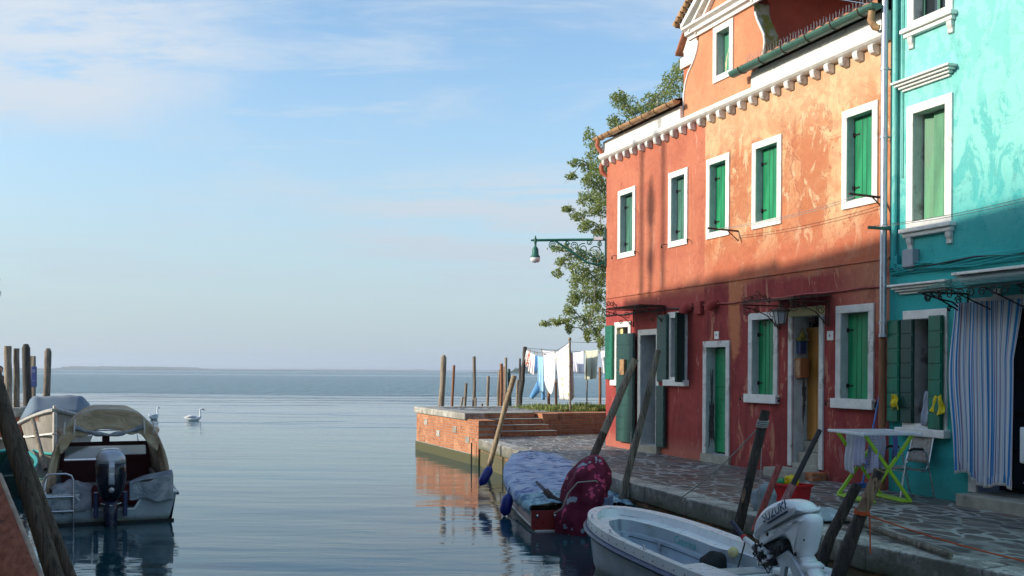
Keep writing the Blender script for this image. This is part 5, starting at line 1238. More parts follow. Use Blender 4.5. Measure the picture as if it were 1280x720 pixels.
t0 = G(716, 638, 14.55); t1 = G(688, 620, 14.9); t2 = G(670.5, 602.5, 15.3); mb = MB(); mb.tube([t0, t1], [.05, .04], 8); mb.bar(t1, t1.lerp(t2, .35), .07, .07); mb.build('tiller', M['iron'], mot2); mb = MB(); mb.tube([t1.lerp(t2, .3), t2], [.03, .022], 10); mb.build('tiller_grip', M['navy'], mot2)
mb = MB(); a = G(692, 642, 14.35); b = G(722, 603, 14.28)
mb.tube([a, a.lerp(b, .3)+Vector((.02, -.03, -.05)), a.lerp(b, .6)+Vector((0, -.05, .03)), b, G(745, 601, 14.3), G(754, 610, 14.45)], .010, 6); o = mb.build('rope', M['rope'], None); tag(o, 'pale rope tied round the maroon motor cover', 'rope')
mb = MB(); q = G(745, 640, 14.3)
mb.grid(lambda u, v: (q.x-.18+.42*u, q.y+.1*math.sin(u*3), q.z+.22-.36*v*(1-.3*u)+.03*math.sin(u*14)), 14, 8); o = mb.build('cloth', simple('grey_blue_rag', (.22, .28, .42), .9, .25, 6, .3), None, thick=.01); tag(o, 'grey and blue rag hanging below the maroon motor cover', 'cloth')
# ---------------- cabin boat with tan canopy (left)
MxC, LC = boat_M((-5.93, 15.15, 0), (-7.95, 19.9, 0))
wfC = lambda s: .93*(max(0.003, 1-(max(0, s-.2)/.8)**2.2))**.7
zfC = lambda s: .42+.38*s**1.5
boatC = empty('motorboat', (0, 0, 0), 'pale blue-grey motorboat with a tan canvas canopy and a dark outboard', 'boat', M=MxC.copy())
hull_shell(MxC, LC, wfC, zfC, keel=-.3).build('hull', M['gel_hull'], boatC)
transom(MxC, LC, wfC, .42, notch=(.34, .22)).build('transom', M['gel_hull'], boatC, bevel=.01)
mb = MB(MxC); mb.box(-.02, .06, .42, wfC(0)+.03, .42, .455); mb.box(-.02, .06, -wfC(0)-.03, -.42, .42, .455)
for sg in (-1, 1): mb.bar((.0, sg*.47, .43), (.0, sg*.34, .21), .035, .03, up=Vector((1, 0, 0)))
mb.bar((.0, -.34, .205), (.0, .34, .205), .03, .03); mb.build('transom_trim', M['gel_white'], boatC, bevel=.006)
railstrip(MxC, LC, wfC, zfC, -.01, .05, .02).build('rub_rail', M['navy'], boatC)
gunwale(MxC, LC, wfC, lambda s: zfC(s)+.01, .16, .05).build('gunwale', M['gel_white'], boatC)
hull_shell(MxC, LC, lambda s: wfC(s)-.14, lambda s: zfC(s), floor=.1, s1=.62).build('inner_liner', M['gel_hull'], boatC)
mb = MB(MxC); mb.box(-.004, .0, -.9, .9, -.06, .035); mb.build('boot_stripe', M['iron'], boatC)
mb = MB(MxC)
def deck(u, v):
    s = .55+.44*u; a = (v-.5)*2; return (s*LC, a*(wfC(s)-.02), zfC(s)+.13*(1-a*a)*(1-u)**.7+.0)
mb.grid(deck, 16, 12); mb.build('foredeck', M['gel_white'], boatC)
# windscreen with dark frame and console
mb = MB(MxC)
for (y0, z0, y1, z1) in ((-.68, 1.0, .68, 1.0), (-.70, .55, -.68, 1.0), (.70, .55, .68, 1.0)): mb.bar((2.72, y0, z0), (2.72, y1, z1), .07, .07, up=Vector((1, 0, 0)))
mb.box(2.68, 2.76, -.06, .06, 1.0, 1.14); ws = mb.build('windscreen_frame', M['maroon_pl'], boatC)
mb = MB(MxC); mb.box(2.71, 2.725, -.66, .66, .75, .97); mb.build('windscreen_glass', M['clearvinyl'], ws)
mb = MB(MxC); mb.box(2.66, 2.85, -.74, -.05, .12, .80); mb.box(2.66, 2.85, .1, .74, .12, .72); mb.box(1.2, 1.7, -.75, .75, .12, .45); mb.build('console', simple('dark_red_upholstery', (.12, .008, .012), .55, .2, 4, .1), boatC, bevel=.02)
mb = MB(MxC); mb.tube([(3.2, -.55, 1.0), (3.2, -.52, 1.20), (3.2, .52, 1.20), (3.2, .55, 1.0)], .012, 6); mb.build('bow_rail', M['steel'], boatC)
# canopy: bows of tube with stretched canvas
def arch(x, w, h, z0=.45, p=2.6, n=24):
    pts = []
    for i in range(n+1):
        th = math.pi*i/n; c_, s_ = math.cos(th), math.sin(th)
        pts.append((x, math.copysign(abs(c_)**(2/p), c_)*w, z0+abs(s_)**(2/p)*h))
    return pts
def canvas(u, v):
    # v front(0, near windscreen) -> 1 rear arch
    x = 2.70-2.10*v; h = 1.10+.16*math.sin(math.pi*min(1., .15+v*.55))-.03*v
    th = math.pi*u; c_, s_ = math.cos(th), math.sin(th); p = 3.8; k_ = abs(s_)**(2/p)
    y = math.copysign(abs(c_)**(2/p), c_)*(.83+.05*v)*(1-.30*k_**1.6)*(.90+.10*v)
    return (x+(-.30)*v*max(0, 1-k_)**1.2, y+.0, .46+k_*h+.006*math.sin(u*40+v*7)-.012*math.sin(v*3*math.pi)**2)
mb = MB(MxC); mb.grid(canvas, 44, 20); can = mb.build('canopy', M['tan'], boatC, thick=.012)
mb = MB(MxC)
def skirt(u, v):
    p0 = Vector(canvas(.13+.74*u, 1.)); d = .18+.15*math.sin(math.pi*u)**.5; return (p0.x-.02*v+.03*math.sin(v*3.1), p0.y*(1-.05*v), p0.z-d*v*(1+.10*math.sin(u*23)))
mb.grid(skirt, 40, 6); mb.build('canopy_flap', M['tan'], can, thick=.01)
mb = MB(MxC)
pts = [(.58, -.50+1.0*i/16, 1.40-.12*math.sin(math.pi*i/16)+.006*math.sin(i*2.2)) for i in range(17)]; mb.tube(pts, [.03+.012*math.sin(i*1.3) for i in range(17)], 8); mb.build('rolled_window', M['greycloth'], can)
for y in (-.5, .5, -.64, .64): mb = MB(MxC); mb.tube([(.58, y*.98, 1.64-.25*abs(y)), (.54, y, 1.54-.3*abs(y)), (.58, y*1.0, 1.42-.28*abs(y))], .014, 6); mb.build('strap', M['white'], can)
for sg in (-1, 1):
    mb = MB(MxC); mb.tube([(.95, sg*.70, 1.33), (.75, sg*.62, 1.22), (.7, sg*.54, 1.33)], .055, 8); mb.build('rolled_side', M['tan'], can)
    mb = MB(MxC)
    def side(u, v, sg=sg):
        p0 = Vector(canvas(.5-sg*.5*(1-.40*(1-v)) if False else (.0+.20*(1-v) if sg > 0 else 1-.20*(1-v)), 1.)); 
        return (p0.x+.55*u*(1-.2*v), p0.y-sg*.16*math.sin(u*3)*(.2+v*.4)-sg*.02*math.sin(u*14), p0.z)
    mb.grid(side, 16, 12); mb.build('canopy_side', M['tan'], can, thick=.012)
for xx_ in (.62, 1.7): mb = MB(MxC); mb.tube([Vector(canvas(i/24, (2.70-xx_)/2.10))*1. for i in range(25)], .013, 6); mb.build('canopy_bow', M['grey_alu'], can)
# cloths over the stern quarter
def heap(x0, x1, y0, y1, z, h, seed):
    def fn(u, v):
        return (x0+(x1-x0)*u, y0+(y1-y0)*v+.03*mnoise.noise(Vector((u*3, v*3, seed))), z+h*math.sin(math.pi*min(1, u*1.1))*math.sin(math.pi*(.1+.8*v))+.05*mnoise.noise(Vector((u*4, v*5, seed)))-(.28*(1-u*8) if u < .125 else 0))
    return fn
mb = MB(MxC); mb.grid(heap(-.05, .7, .25, .80, .48, .14, 3), 26, 26); o = mb.build('cloth', M['greycloth'], None, thick=.012); tag(o, 'grey canvas heap on the port stern corner of the tan-canopied motorboat, behind the ladder', 'canvas cover')
mb = MB(MxC); mb.grid(lambda u, v: (-.06+.03*math.sin(u*7)-.02*v, -.26-.62*u, .56+.16*u-(.20+.22*u)*v+.02*math.sin(u*11+v*4)), 22, 14); mb.grid(lambda u, v: (-.06+.5*v, -.26-.62*u, .56+.16*u+.03*math.sin(v*6+u*5)), 22, 10); o = mb.build('cloth', M['greycloth'], None, thick=.012); tag(o, 'grey canvas hanging over the transom of the tan-canopied motorboat, right of its motor', 'canvas cover')
# boarding ladder
mb = MB(MxC)
mb.tube([(-.03, .90, -.12), (-.07, .90, -.02), (-.07, .90, .3), (-.04, .90, .66), (-.04, .87, .73), (-.04, .80, .76), (-.04, .60, .76), (-.04, .53, .73), (-.04, .50, .66), (-.07, .50, .3), (-.07, .50, -.02), (-.03, .50, -.12)], .014, 8); mb.build('ladder_rail', M['steel'], boatC)
for z in (.43, .22):
    mb = MB(MxC); mb.tube([(-.07, .90, z), (-.07, .50, z)], .016, 8); mb.build('rung', M['steel'], boatC)
# dark outboard
MmC = MxC @ Matrix.Translation((-.12, .0, .50)) @ Matrix.Rotation(math.pi, 4, 'Z')
mo = empty('outboard_motor', (0, 0, 0), 'dark navy outboard with a silver cowl top on the tan-canopied motorboat', 'outboard motor', M=MmC.copy())
loft(MmC, [sup(.10, .20, .13, -.10), sup(.10, .26, .185, .05), sup(.08, .30, .215, .22), sup(.06, .31, .215, .36), sup(.05, .30, .205, .42)]).build('cowl', M['black_gloss'], mo)
loft(MmC, [sup(.05, .302, .208, .421), sup(.04, .29, .20, .50), sup(.02, .26, .165, .57), sup(0, .20, .12, .61), sup(-.02, .06, .04, .62)]).build('cowl_top', M['silver_gloss'], mo)
mb = MB(MmC)
mb.grid(lambda u, v: (.08+.305+.012-.03*(v*2-1)**2-.03*v, -.04+.08*u, .12+.34*v), 6, 12); mb.build('cowl_stripe', M['silver_gloss'], mo, thick=.01)
mb = MB(MmC); mb.box(.385, .40, -.035, .035, .30, .38); mb.lathe([(.04, 0), (.036, .012)], (.378, 0, .05), 16, Matrix.Rotation(RAD(90), 4, 'Y')); dv = mb.build('dial', M['grey_alu'], mo)
loft(MmC, [sup(.22, .13, .03, -1.1, p=2), sup(.16, .12, .06, -.75), sup(.12, .13, .09, -.35), sup(.10, .17, .11, -.08)]).build('leg', M['navy'], mo)
for y in (-.2, .2): mb = MB(MmC); mb.box(-.08, .06, y-.03, y+.03, -.38, -.02); mb.build('clamp_bracket', M['rub_blue'], mo, bevel=.01)
mb = MB(MmC); mb.tube([(.2, -.14, -.16), (.26, 0, -.19), (.2, .14, -.16)], .012, 6); mb.build('handle_bar', M['grey_alu'], mo)
text_mb('40', .11, frame_M(MmC @ Vector((.20, 0, .577)), MmC.to_3x3() @ Vector((0, 1, 0)), MmC.to_3x3() @ Vector((-.9, 0, .5))), .004).build('power_numeral', M['navy'], mo)
# ---------------- work boat with blue cover behind, bow towards us
MxD, LD = boat_M((-13.2, 30.0, 0), (-10.35, 23.2, 0))
wfD = lambda s: .95*(max(.002, 1-(max(0, s-.3)/.7)**2.0))**.75
zfD = lambda s: .80+.58*s**2.2
boatD = empty('work_boat', (0, 0, 0), 'white high-bowed work boat moored by the brick landing, under a slate blue cover', 'boat', M=MxD.copy())
hull_shell(MxD, LD, wfD, zfD, keel=-.3, flare=.45, bow_rake=.4).build('hull', simple('off_white_hull_paint', (.30, .28, .25), .5, .25, 2, .2, .004, dirt=(.20, .18, .15), dirt_t=(.56, .7)), boatD)
mb = MB(MxD)
def lowband(u, v):
    s = .05+.945*u; a = 1 if v < .5 else -1; return (s*LD-.10, a*(wfD(s)*.62+.03), (.0+.55*(v*2 if v < .5 else (v-.5)*2)))
railstrip(MxD, LD, wfD, zfD, -.04, .10, .02).build('rub_rail', simple('grey_white_rail', (.42, .42, .40), .6), boatD)
railstrip(MxD, LD, lambda s: wfD(s)*.86+.01, lambda s: zfD(s)*.62, -.05, .05, .02).build('stripe', M['white'], boatD)
railstrip(MxD, LD, lambda s: wfD(s)*.70+.02, lambda s: .20+.2*s, -.05, .06, .02).build('teal_stripe', M['teal'], boatD)
gunwale(MxD, LD, wfD, zfD, .12, .05).build('gunwale', M['whitedirty'], boatD)
transom(MxD, LD, wfD, .85, flare=.6).build('transom', M['whitedirty'], boatD)
mb = MB(MxD); mb.tube([(LD-.02, 0, zfD(1)+.06), (LD-.03, 0, .6), (LD-.35, 0, -.1)], .045, 8); mb.build('stem', M['whitedirty'], boatD)
mb = MB(MxD); mb.grid(lambda u, v: (LD*(.12+.62*u), (v-.5)*2*(wfD(.12+.62*u)+.02)*1.0, zfD(.12+.62*u)+.02+(.55+.04*mnoise.noise(Vector((u*6, v*5, 2))))*min(1, 7*min(v, 1-v))*min(1, 6*u+.1, 7*(1-u)+.15)), 40, 24)
o = mb.build('boat_cover', M['bluecover'], None, thick=.01); tag(o, 'slate blue canvas cover stretched over the work boat behind the tan canopy', 'boat cover')
text_mb('VE1', .16, frame_M(MxD @ Vector((LD*.885, -(wfD(.885)+.015), 1.10)), (MxD @ Vector((LD*.96, -wfD(.96), 0)))-(MxD @ Vector((LD*.86, -wfD(.86), 0))), UP), .004).build('bow_lettering', simple('faded_red_lettering', (.35, .12, .08), .7), boatD)
# small dark teal boat between
MxE, LE = boat_M((-9.3, 18.0, 0), (-10.5, 21.6, 0))
wfE = lambda s: .70*(max(.002, 1-(max(0, s-.3)/.7)**2.2))**.6
bE = empty('rowing_boat', (0, 0, 0), 'small dark green rowing boat in the shade between the landing and the tan-canopied motorboat', 'boat', M=MxE.copy())
hull_shell(MxE, LE, wfE, lambda s: .38+.2*s*s, keel=-.2).build('hull', simple('dark_green_hull', (.01, .05, .055), .5), bE); hull_shell(MxE, LE, lambda s: wfE(s)-.05, lambda s: .38+.2*s*s, floor=.1).build('inner_liner', M['shut_dark'], bE)
gunwale(MxE, LE, wfE, lambda s: .39+.2*s*s, .06, .03).build('gunwale', M['teal'], bE); transom(MxE, LE, wfE, .38, keel=-.2).build('transom', M['shut_dark'], bE)
# small pale boat at the lower left with a blue tarp
MxF, LF = boat_M((-6.35, 11.3, 0), (-8.3, 15.2, 0))
wfF = lambda s: .62*(max(.002, 1-(max(0, s-.35)/.65)**2.3))**.6
bF = empty('small_boat', (0, 0, 0), 'pale small boat mostly hidden behind the crossed poles at the lower left', 'boat', M=MxF.copy())
hull_shell(MxF, LF, wfF, lambda s: .36+.2*s*s, keel=-.2).build('hull', M['gel_white'], bF); hull_shell(MxF, LF, lambda s: wfF(s)-.06, lambda s: .36+.2*s*s, floor=.1).build('inner_liner', M['gel_in'], bF)
gunwale(MxF, LF, wfF, lambda s: .37+.2*s*s, .07, .03).build('gunwale', M['gel_white'], bF); transom(MxF, LF, wfF, .36, keel=-.2).build('transom', M['gel_white'], bF)
mb = MB(MxF); mb.grid(lambda u, v: (.35+1.0*u, -.62+.5*v, .38+.18*math.sin(math.pi*u)*math.sin(math.pi*v)+.05*mnoise.noise(Vector((u*5, v*5, 0)))-.15*(v < .1)), 22, 14); o = mb.build('tarpaulin', simple('bright_blue_tarp', (.01, .05, .42), .4, .3, 8, .5), None, thick=.008); tag(o, 'bright blue tarpaulin in the small pale boat behind the poles', 'tarpaulin')
# =================================================================== poles, clothes, props
def pole(name, label, cat, p0, p1, r0, r1, mat, group=None, bend=.0, jit=.06, n=10, m=9, taper_top=False, seed=0):
    random.seed(seed+int(abs(p0[0])*100)); p0 = Vector(p0); p1 = Vector(p1); mb = MB(); pts = []; rs = []
    side = Vector((math.cos(seed), math.sin(seed), 0))
    for i in range(m+1):
        u = i/m; w = Vector((mnoise.noise(Vector((u*3, seed, 1))), mnoise.noise(Vector((u*3, seed, 5))), 0))*bend
        pts.append(p0.lerp(p1, u)+w*math.sin(math.pi*u)); rs.append((r0+(r1-r0)*u)*(1+jit*mnoise.noise(Vector((u*7, seed, 9)))*2))
    if taper_top: d = (p1-p0).normalized(); pts += [p1+d*r1*1.0]; rs += [r1*.55]
    mb.tube(pts, rs, n, jit=jit*.6); o = mb.build(name, M[mat], None); return tag(o, label, cat, group)
def wat(px0, py0, px1, py1, Y, zb=-1.0):
    """points of a leaning pole seen from (px0,py0) low to (px1,py1) high at distance Y, carried down below the water"""
    a = G(px0, py0, Y); b = G(px1, py1, Y); d = (b-a)/(b.z-a.z); return a+d*(zb-a.z), b
# right-hand mooring poles
a, b = wat(612, 579, 643, 469.5, 22.4); pole('mooring_pole', 'thin tan pole leaning over the pier in front of the brick steps', 'mooring pole', a, b, .055, .06, 'tanwood', seed=1, bend=.05)
a, b = wat(743, 568, 794, 449, 16.6); mp = pole('mooring_pole', 'grey-tan mooring pole with a black lower half, leaning in front of the green door', 'mooring pole', a, b, .070, .060, 'oldwood', seed=2)
mb = MB(); mb.tube([a.lerp(b, .35), a.lerp(b, .66)], [.0715, .066], 12, jit=.02); o = mb.build('tar_band', M['brownwood'], mp)
a, b = wat(779, 620, 822.5, 437.5, 15.25); pole('mooring_pole', 'knotty grey mooring pole leaning in front of the white doorway', 'mooring pole', a, b, .066, .046, 'greypile', seed=3, bend=.08, jit=.10)
a, b = wat(925.5, 648, 957, 513, 11.7); mp = pole('mooring_pole', 'dark grey mooring pole with pale rope wound round its top, by the kerb', 'mooring pole', a, b, .068, .052, 'mooring_dk', seed=4, jit=.10)
mb = MB(); d_ = (b-a).normalized(); top = b
for k_ in range(4): 
    c_ = top-d_*(.12+.022*k_); mb.tube([c_+Vector((math.cos(t_)*.062, math.sin(t_)*.062, .01*math.sin(t_))) for t_ in [i*.52 for i in range(12)]], .009, 5, closed=True)
e0 = top-d_*.15; e1 = Vector((2.20, 13.25, QZ+.02)); mb.tube([e0.lerp(e1, i/10)-UP*.06*math.sin(math.pi*i/10) for i in range(11)], .008, 5)
o = mb.build('rope', M['rope'], None); tag(o, 'pale mooring rope from the dark pole top down to the kerb', 'rope')
a, b = wat(1031.7, 693, 1072, 605, 9.75); pole('mooring_pole', 'short gnarled black post right beside the white outboard', 'mooring pole', a, b, .072, .045, 'mooring_dk', seed=5, jit=.2, bend=.10)
a, b = wat(1051.7, 703, 1099, 589, 9.35); mp = pole('mooring_pole', 'gnarled black post with a bare tan top tied with orange rope', 'mooring pole', a, b, .078, .052, 'mooring_dk', seed=6, jit=.2, bend=.10)
mb = MB(); mb.tube([a.lerp(b, .84), a.lerp(b, .92), a.lerp(b, 1.005)], [.056, .056, .050], 10, jit=.08); mb.build('bare_top', wood('bare_tan_wood', (.20, .11, .06), (.40, .26, .15)), mp)
mb = MB(); c_ = a.lerp(b, .84)
for k_ in range(3): mb.tube([c_+Vector((math.cos(t_)*.064, math.sin(t_)*.064, .012*k_+.01*math.sin(t_))) for t_ in [i*.52 for i in range(12)]], .007, 5, closed=True)
e1 = Vector((5.6, 8.7, 1.35)); e1 = G(1300, 706, 8.6); mb.tube([c_.lerp(e1, i/12)-UP*.03*math.sin(math.pi*i/12) for i in range(13)], .007, 5); mb.tube([c_+Vector((.05, -.06, 0)), c_+Vector((.055, -.06, -.12)), c_+Vector((.06, -.06, -.36))], .007, 5)
o = mb.build('rope', M['orange_rope'], None); tag(o, 'orange rope tied round the gnarled post and stretched to the right over the paving', 'rope')
# thin hanging rope by the two poles
mb = MB(); q = G(800, 600, 15.2); mb.tube([G(789, 540, 15.2), G(787, 575, 15.2), G(785, 622, 15.2)], .008, 5); o = mb.build('rope', M['rope'], None); tag(o, 'thin rope hanging beside the knotty grey pole', 'rope')
mb = MB(); mb.tube([G(952, 560, 11.65), G(950, 600, 11.65), G(946.5, 655, 11.65)], .006, 5); o = mb.build('rope', M['rope'], None); tag(o, 'thin rope hanging beside the dark pole with the wound rope', 'rope')
# oars / poles standing by the kerb
a, b = wat(948, 650, 974.5, 581, 11.25, .55); pole('oar', 'rose-red painted pole leaning between the dark mooring pole and the red basket', 'pole', a, b, .038, .036, 'redpink', seed=8, jit=.01)
o = empty('oar', (3.3, 10.9, .6), 'black boathook with a pink lower shaft leaning in front of the red basket', 'boathook')
a = G(978, 632, 10.9); m_ = G(991, 606, 10.9); b = G(1025, 537, 10.9)
mb = MB(); mb.tube([a-(m_-a)*.6, m_], [.042, .040], 10); mb.build('shaft', M['pinkwood'], o); mb = MB(); mb.tube([m_, b], [.030, .026], 10); mb.build('black_shaft', M['cable'], o)
a = PZp(1003, 629, QZ+.06); b = PZp(1188, 694.5, QZ+.05); mb = MB(); mb.tube([a, a.lerp(b, .35)+UP*.01, a.lerp(b, .7), b], [.032, .031, .032, .028], 10, jit=.0); o = mb.build('wooden_pole', M['greypile'], None); tag(o, 'long bare wooden pole lying on the kerb and paving', 'pole')
# blue broom stick against the wall
t_, z_ = F(1104, 560, .25); mb = MB(); mb.tube([W(8.80, .32, QZ+.03), W(8.87, .04, 2.15)], .014, 8); mb.cbox(W(8.80, .32, QZ+.06), (.26, .06, .07), rz=.4); o = mb.build('broom', simple('blue_stick', (.06, .20, .55), .4), None); tag(o, 'blue broom leaning on the red wall behind the drying rack', 'broom')
# red basket with clothes-pegs and gloves
bp = PZp(991, 631, QZ); ang = math.atan2(D.y, D.x)+1.57
BM = Matrix.Translation((bp.x+.05, bp.y+.25, QZ)) @ Matrix.Rotation(ang-1.35, 4, 'Z')
bk = empty('basket', (0, 0, 0), 'red rectangular plastic basket standing on the paving behind the white outboard', 'basket', M=BM.copy())
mb = MB(BM); bw, bd, bh = .21, .14, .24
o0 = [(-bw*.86, -bd*.86), (bw*.86, -bd*.86), (bw*.86, bd*.86), (-bw*.86, bd*.86)]; o1 = [(-bw, -bd), (bw, -bd), (bw, bd), (-bw, bd)]
vs = [(x, y, .0) for x, y in o0]+[(x, y, bh) for x, y in o1]+[(x*.96, y*.95, bh) for x, y in o1]+[(x*.94, y*.93, .012) for x, y in o0]
fs = [(0, 3, 2, 1), (12, 13, 14, 15)]
for i in range(4): j = (i+1) % 4; fs += [(i, j, 4+j, 4+i), (4+i, 4+j, 8+j, 8+i), (8+i, 8+j, 12+j, 12+i)]
mb.add(vs, fs); mb.build('tub', M['red_pl'], bk)
mb = MB(BM); mb.bar((-bw-.01, -bd-.01, bh-.02), (bw+.01, -bd-.01, bh-.02), .02, .035); mb.bar((-bw-.01, bd+.01, bh-.02), (bw+.01, bd+.01, bh-.02), .02, .035); mb.bar((-bw-.01, -bd-.0, bh-.02), (-bw-.01, bd, bh-.02), .02, .035); mb.bar((bw+.01, -bd, bh-.02), (bw+.01, bd, bh-.02), .02, .035); mb.build('rim', M['red_pl'], bk, bevel=.006)
for (c_, r_, mt, nm, lb) in (((.04, 0, bh+.02), (.06, .07, .07), 'yellow_pl', 'glove', 'yellow rubber glove on the right in the red basket'), ((-.06, .02, bh+.025), (.055, .06, .075), 'yellow_pl', 'glove', 'yellow rubber glove in the middle of the red basket'), ((-.14, -.02, bh+.0), (.05, .09, .06), 'green_pl', 'cloth', 'green cloth on the left rim of the red basket')):
    mb = MB(BM); mb.grid(blob(c_, r_, seed=c_[0]*40, amp=.6), 14, 10); o = mb.build(nm, M[mt], None); tag(o, lb, 'glove' if nm == 'glove' else 'cloth')
# grey bag and pale cloths on the kerb
c_ = PZp(959, 641, QZ); mb = MB(); mb.grid(blob((c_.x, c_.y+.18, QZ+.12), (.17, .13, .19), 3, .35), 24, 16); o = mb.build('bag', simple('grey_fabric_bag', (.26, .30, .34), .85, .15, 5, .4), None); tag(o, 'slumped grey bag on the kerb left of the red basket', 'bag')
c_ = PZp(1031, 652, QZ); mb = MB(); mb.grid(lambda u, v: (c_.x-.28+.62*u, c_.y-.15+.55*v, QZ+.02+.10*math.sin(math.pi*u)*math.sin(math.pi*v)+.05*abs(mnoise.noise(Vector((u*5, v*5, 4))))), 26, 20); o = mb.build('cloth', cloth('pale_blue_grey_cloth', (.34, .42, .46), c2=(.50, .56, .60), th=(.54, .58)), None, thick=.01); tag(o, 'pale blue-grey cloths spread on the kerb behind the white outboard', 'cloth')
# ---------------- drying rack
RKo = Vector((4.80, 12.95, QZ)); f0 = PZp(1052, 623, QZ); f1 = PZp(1083, 615, QZ); f2 = PZp(1136.5, 628, QZ)
TZ = QZ+.88
tA_ = PZp(1042, 543, TZ); tB_ = PZp(1142, 550.5, TZ); tC_ = PZp(1110, 537.5, TZ)
ux = (f2-f1).normalized(); rack = empty('drying_rack', tuple((f0+f2)/2), 'folding drying rack with a white top and crossed lime green legs, by the red wall', 'drying rack')
# long axis ux along the feet; cross axis
uy = Vector((-ux.y, ux.x, 0)); 
if uy.x < 0: uy = -uy   # towards the wall
cen = (f0+f2)/2; half = .38; wd = .30; cen = cen-ux*.04
def RK(a, b, z): return cen+ux*a+uy*b+UP*z
for i, sgn in ((0, 1), (1, -1)):
    mb = MB()
    for a in (-half, half):
        mb.bar(RK(a, -wd*sgn, .03), RK(a, wd*1.05*sgn, .86), .045, .028, up=ux)
    mb.bar(RK(-half, 0.0, .42), RK(half, 0.0, .42), .015, .015)
    lg = mb.build('leg_frame', M['lime'], rack, bevel=.006)
    mb = MB()
    for q in (0, .055, .11): mb.bar(RK(-half-.02, (-wd+q)*sgn, .03), RK(half+.02, (-wd+q)*sgn, .03), .025, .03)
    for a in (-half, -.15, .15, half): mb.bar(RK(a, -wd*sgn, .03), RK(a, (-wd+.12)*sgn, .03), .03, .024)
    mb.build('foot', M['lime'], lg, bevel=.004)
mb = MB(); hw = .40; hl = .42
cs = [RK(-hl, -hw, .88), RK(hl, -hw, .88), RK(hl, hw, .88), RK(-hl, hw, .88)]
for i in range(4): mb.bar(cs[i], cs[(i+1) % 4], .045, .035)
mb.bar(RK(-.18, -hw, .88), RK(-.18, hw, .88), .03, .03); tp = mb.build('top_frame', M['white_pl'], rack, bevel=.008)
mb = MB()
for i in range(11):
    b = -hw+.06+i*.068; mb.tube([RK(-hl, b, .885), RK(hl, b, .885)], .004, 4)
mb.build('wire', M['white_pl'], tp)
mb = MB()
for s_ in (-1, 1): mb.bar(RK(-hl-.0, s_*hw, .88), RK(-hl-.05, s_*hw*.9, .87), .07, .04); mb.bar(RK(hl, s_*hw, .88), RK(hl+.05, s_*hw*.9, .87), .07, .04)
mb.build('corner_cap', M['white_pl'], tp, bevel=.01)
def hung(name, label, cat, a0, a1, b, z0, z1, mat, seed, group=None, wav=.012):
    mb = MB()
    def fn(u, v):
        lo = z1+.02*math.sin(u*5+seed)+.01*math.sin(u*13+seed)
        return RK(a0+(a1-a0)*u*(1-.06*v)+.01*math.sin(v*5+seed), b+wav*math.sin(u*16+seed+v)*(.3+v)+.01*math.sin(v*6), z0+(lo-z0)*v)
    mb.grid(fn, 26, 18); o = mb.build(name, mat, None, thick=.004); return tag(o, label, cat, group)
lav = cloth('lavender_knit', (.42, .44, .60), c2=(.34, .36, .52)); wh_ = cloth('pale_grey_cotton', (.50, .53, .60)); chk = NT('checked_cotton')
uv = chk.sep(chk.uvc()); gx = chk.ramp(chk.math('FRACT', chk.math('MULTIPLY', uv[0], 9.)), .82, .86); gy = chk.ramp(chk.math('FRACT', chk.math('MULTIPLY', uv[1], 13.)), .82, .86)
chk = chk.out(chk.mix(chk.math('MAXIMUM', gx, gy), (.46, .48, .60), (.22, .24, .42)), .9)
hung('towel', 'pale grey towel hanging at the left end of the drying rack', 'towel', -.40, -.08, -.20, .88, .34, wh_, 1)
hung('cloth', 'small cream and yellow cloth on the drying rack beside the grey towel', 'cloth', -.12, -.04, -.10, .88, .60, cloth('cream_yellow_cloth', (.50, .46, .22)), 2)
hung('shirt', 'lavender knitted top hanging in the middle of the drying rack', 'shirt', -.04, .24, -.24, .88, .46, lav, 3)
hung('towel', 'checked pale blue tea towel hanging on the right half of the drying rack', 'towel', .16, .42, -.16, .88, .38, chk, 4)
hung('shirt', 'blue patterned shirt at the right end of the drying rack', 'shirt', .30, .40, .10, .88, .56, cloth('blue_print_cotton', (.10, .13, .36), c2=(.4, .42, .55)), 5)
hung('cloth', 'pale lilac cloth hanging behind the lavender top on the drying rack', 'cloth', -.16, .20, .05, .88, .34, cloth('lilac_cotton', (.40, .40, .52)), 6)
# ---------------- chair
fA = PZp(1137.5, 624, QZ); fB = PZp(1185.5, 625, QZ); fC = PZp(1134.6, 617.5, QZ); 
CM = Matrix.Translation((5.25, 13.58, QZ)) @ Matrix.Rotation(math.atan2(N.y, N.x)-.06, 4, 'Z')
chair = empty('garden_chair', (0, 0, 0), 'worn metal armchair with a rusty mottled seat and back against the turquoise wall', 'chair', M=CM.copy())
W2 = .24
for sg in (-1, 1):
    mb = MB(CM); mb.tube([(.30, sg*W2, 0), (.22, sg*W2, .50), (.18, sg*W2, .62), (.08, sg*W2, .65)], .0125, 8); mb.build('leg', M['steel'], chair); mb = MB(CM); mb.tube([(.08, sg*W2, .65), (-.06, sg*W2, .64), (-.10, sg*W2, .60), (-.24, sg*W2, .02)], .0125, 8); mb.build('leg', M['steel'], chair)
    mb = MB(CM); mb.tube([(.17, sg*W2, .635), (.10, sg*W2, .662), (-.05, sg*W2, .652)], .018, 8); mb.build('armrest', M['iron'], chair)
mb = MB(CM)
for sg in (-1, 1): mb.tube([(.26, sg*(W2-.02), .42), (-.12, sg*(W2-.03), .38), (-.17, sg*(W2-.03), .46), (-.27, sg*(W2-.04), .90)], .010, 8)
mb.tube([(-.27, -.20, .90), (-.275, 0, .915), (-.27, .20, .90)], .010, 8); mb.tube([(.2, -W2, .37), (.2, W2, .37)], .009, 6); mb.tube([(-.12, -W2, .36), (-.12, W2, .36)], .009, 6); mb.build('frame', M['steel'], chair)
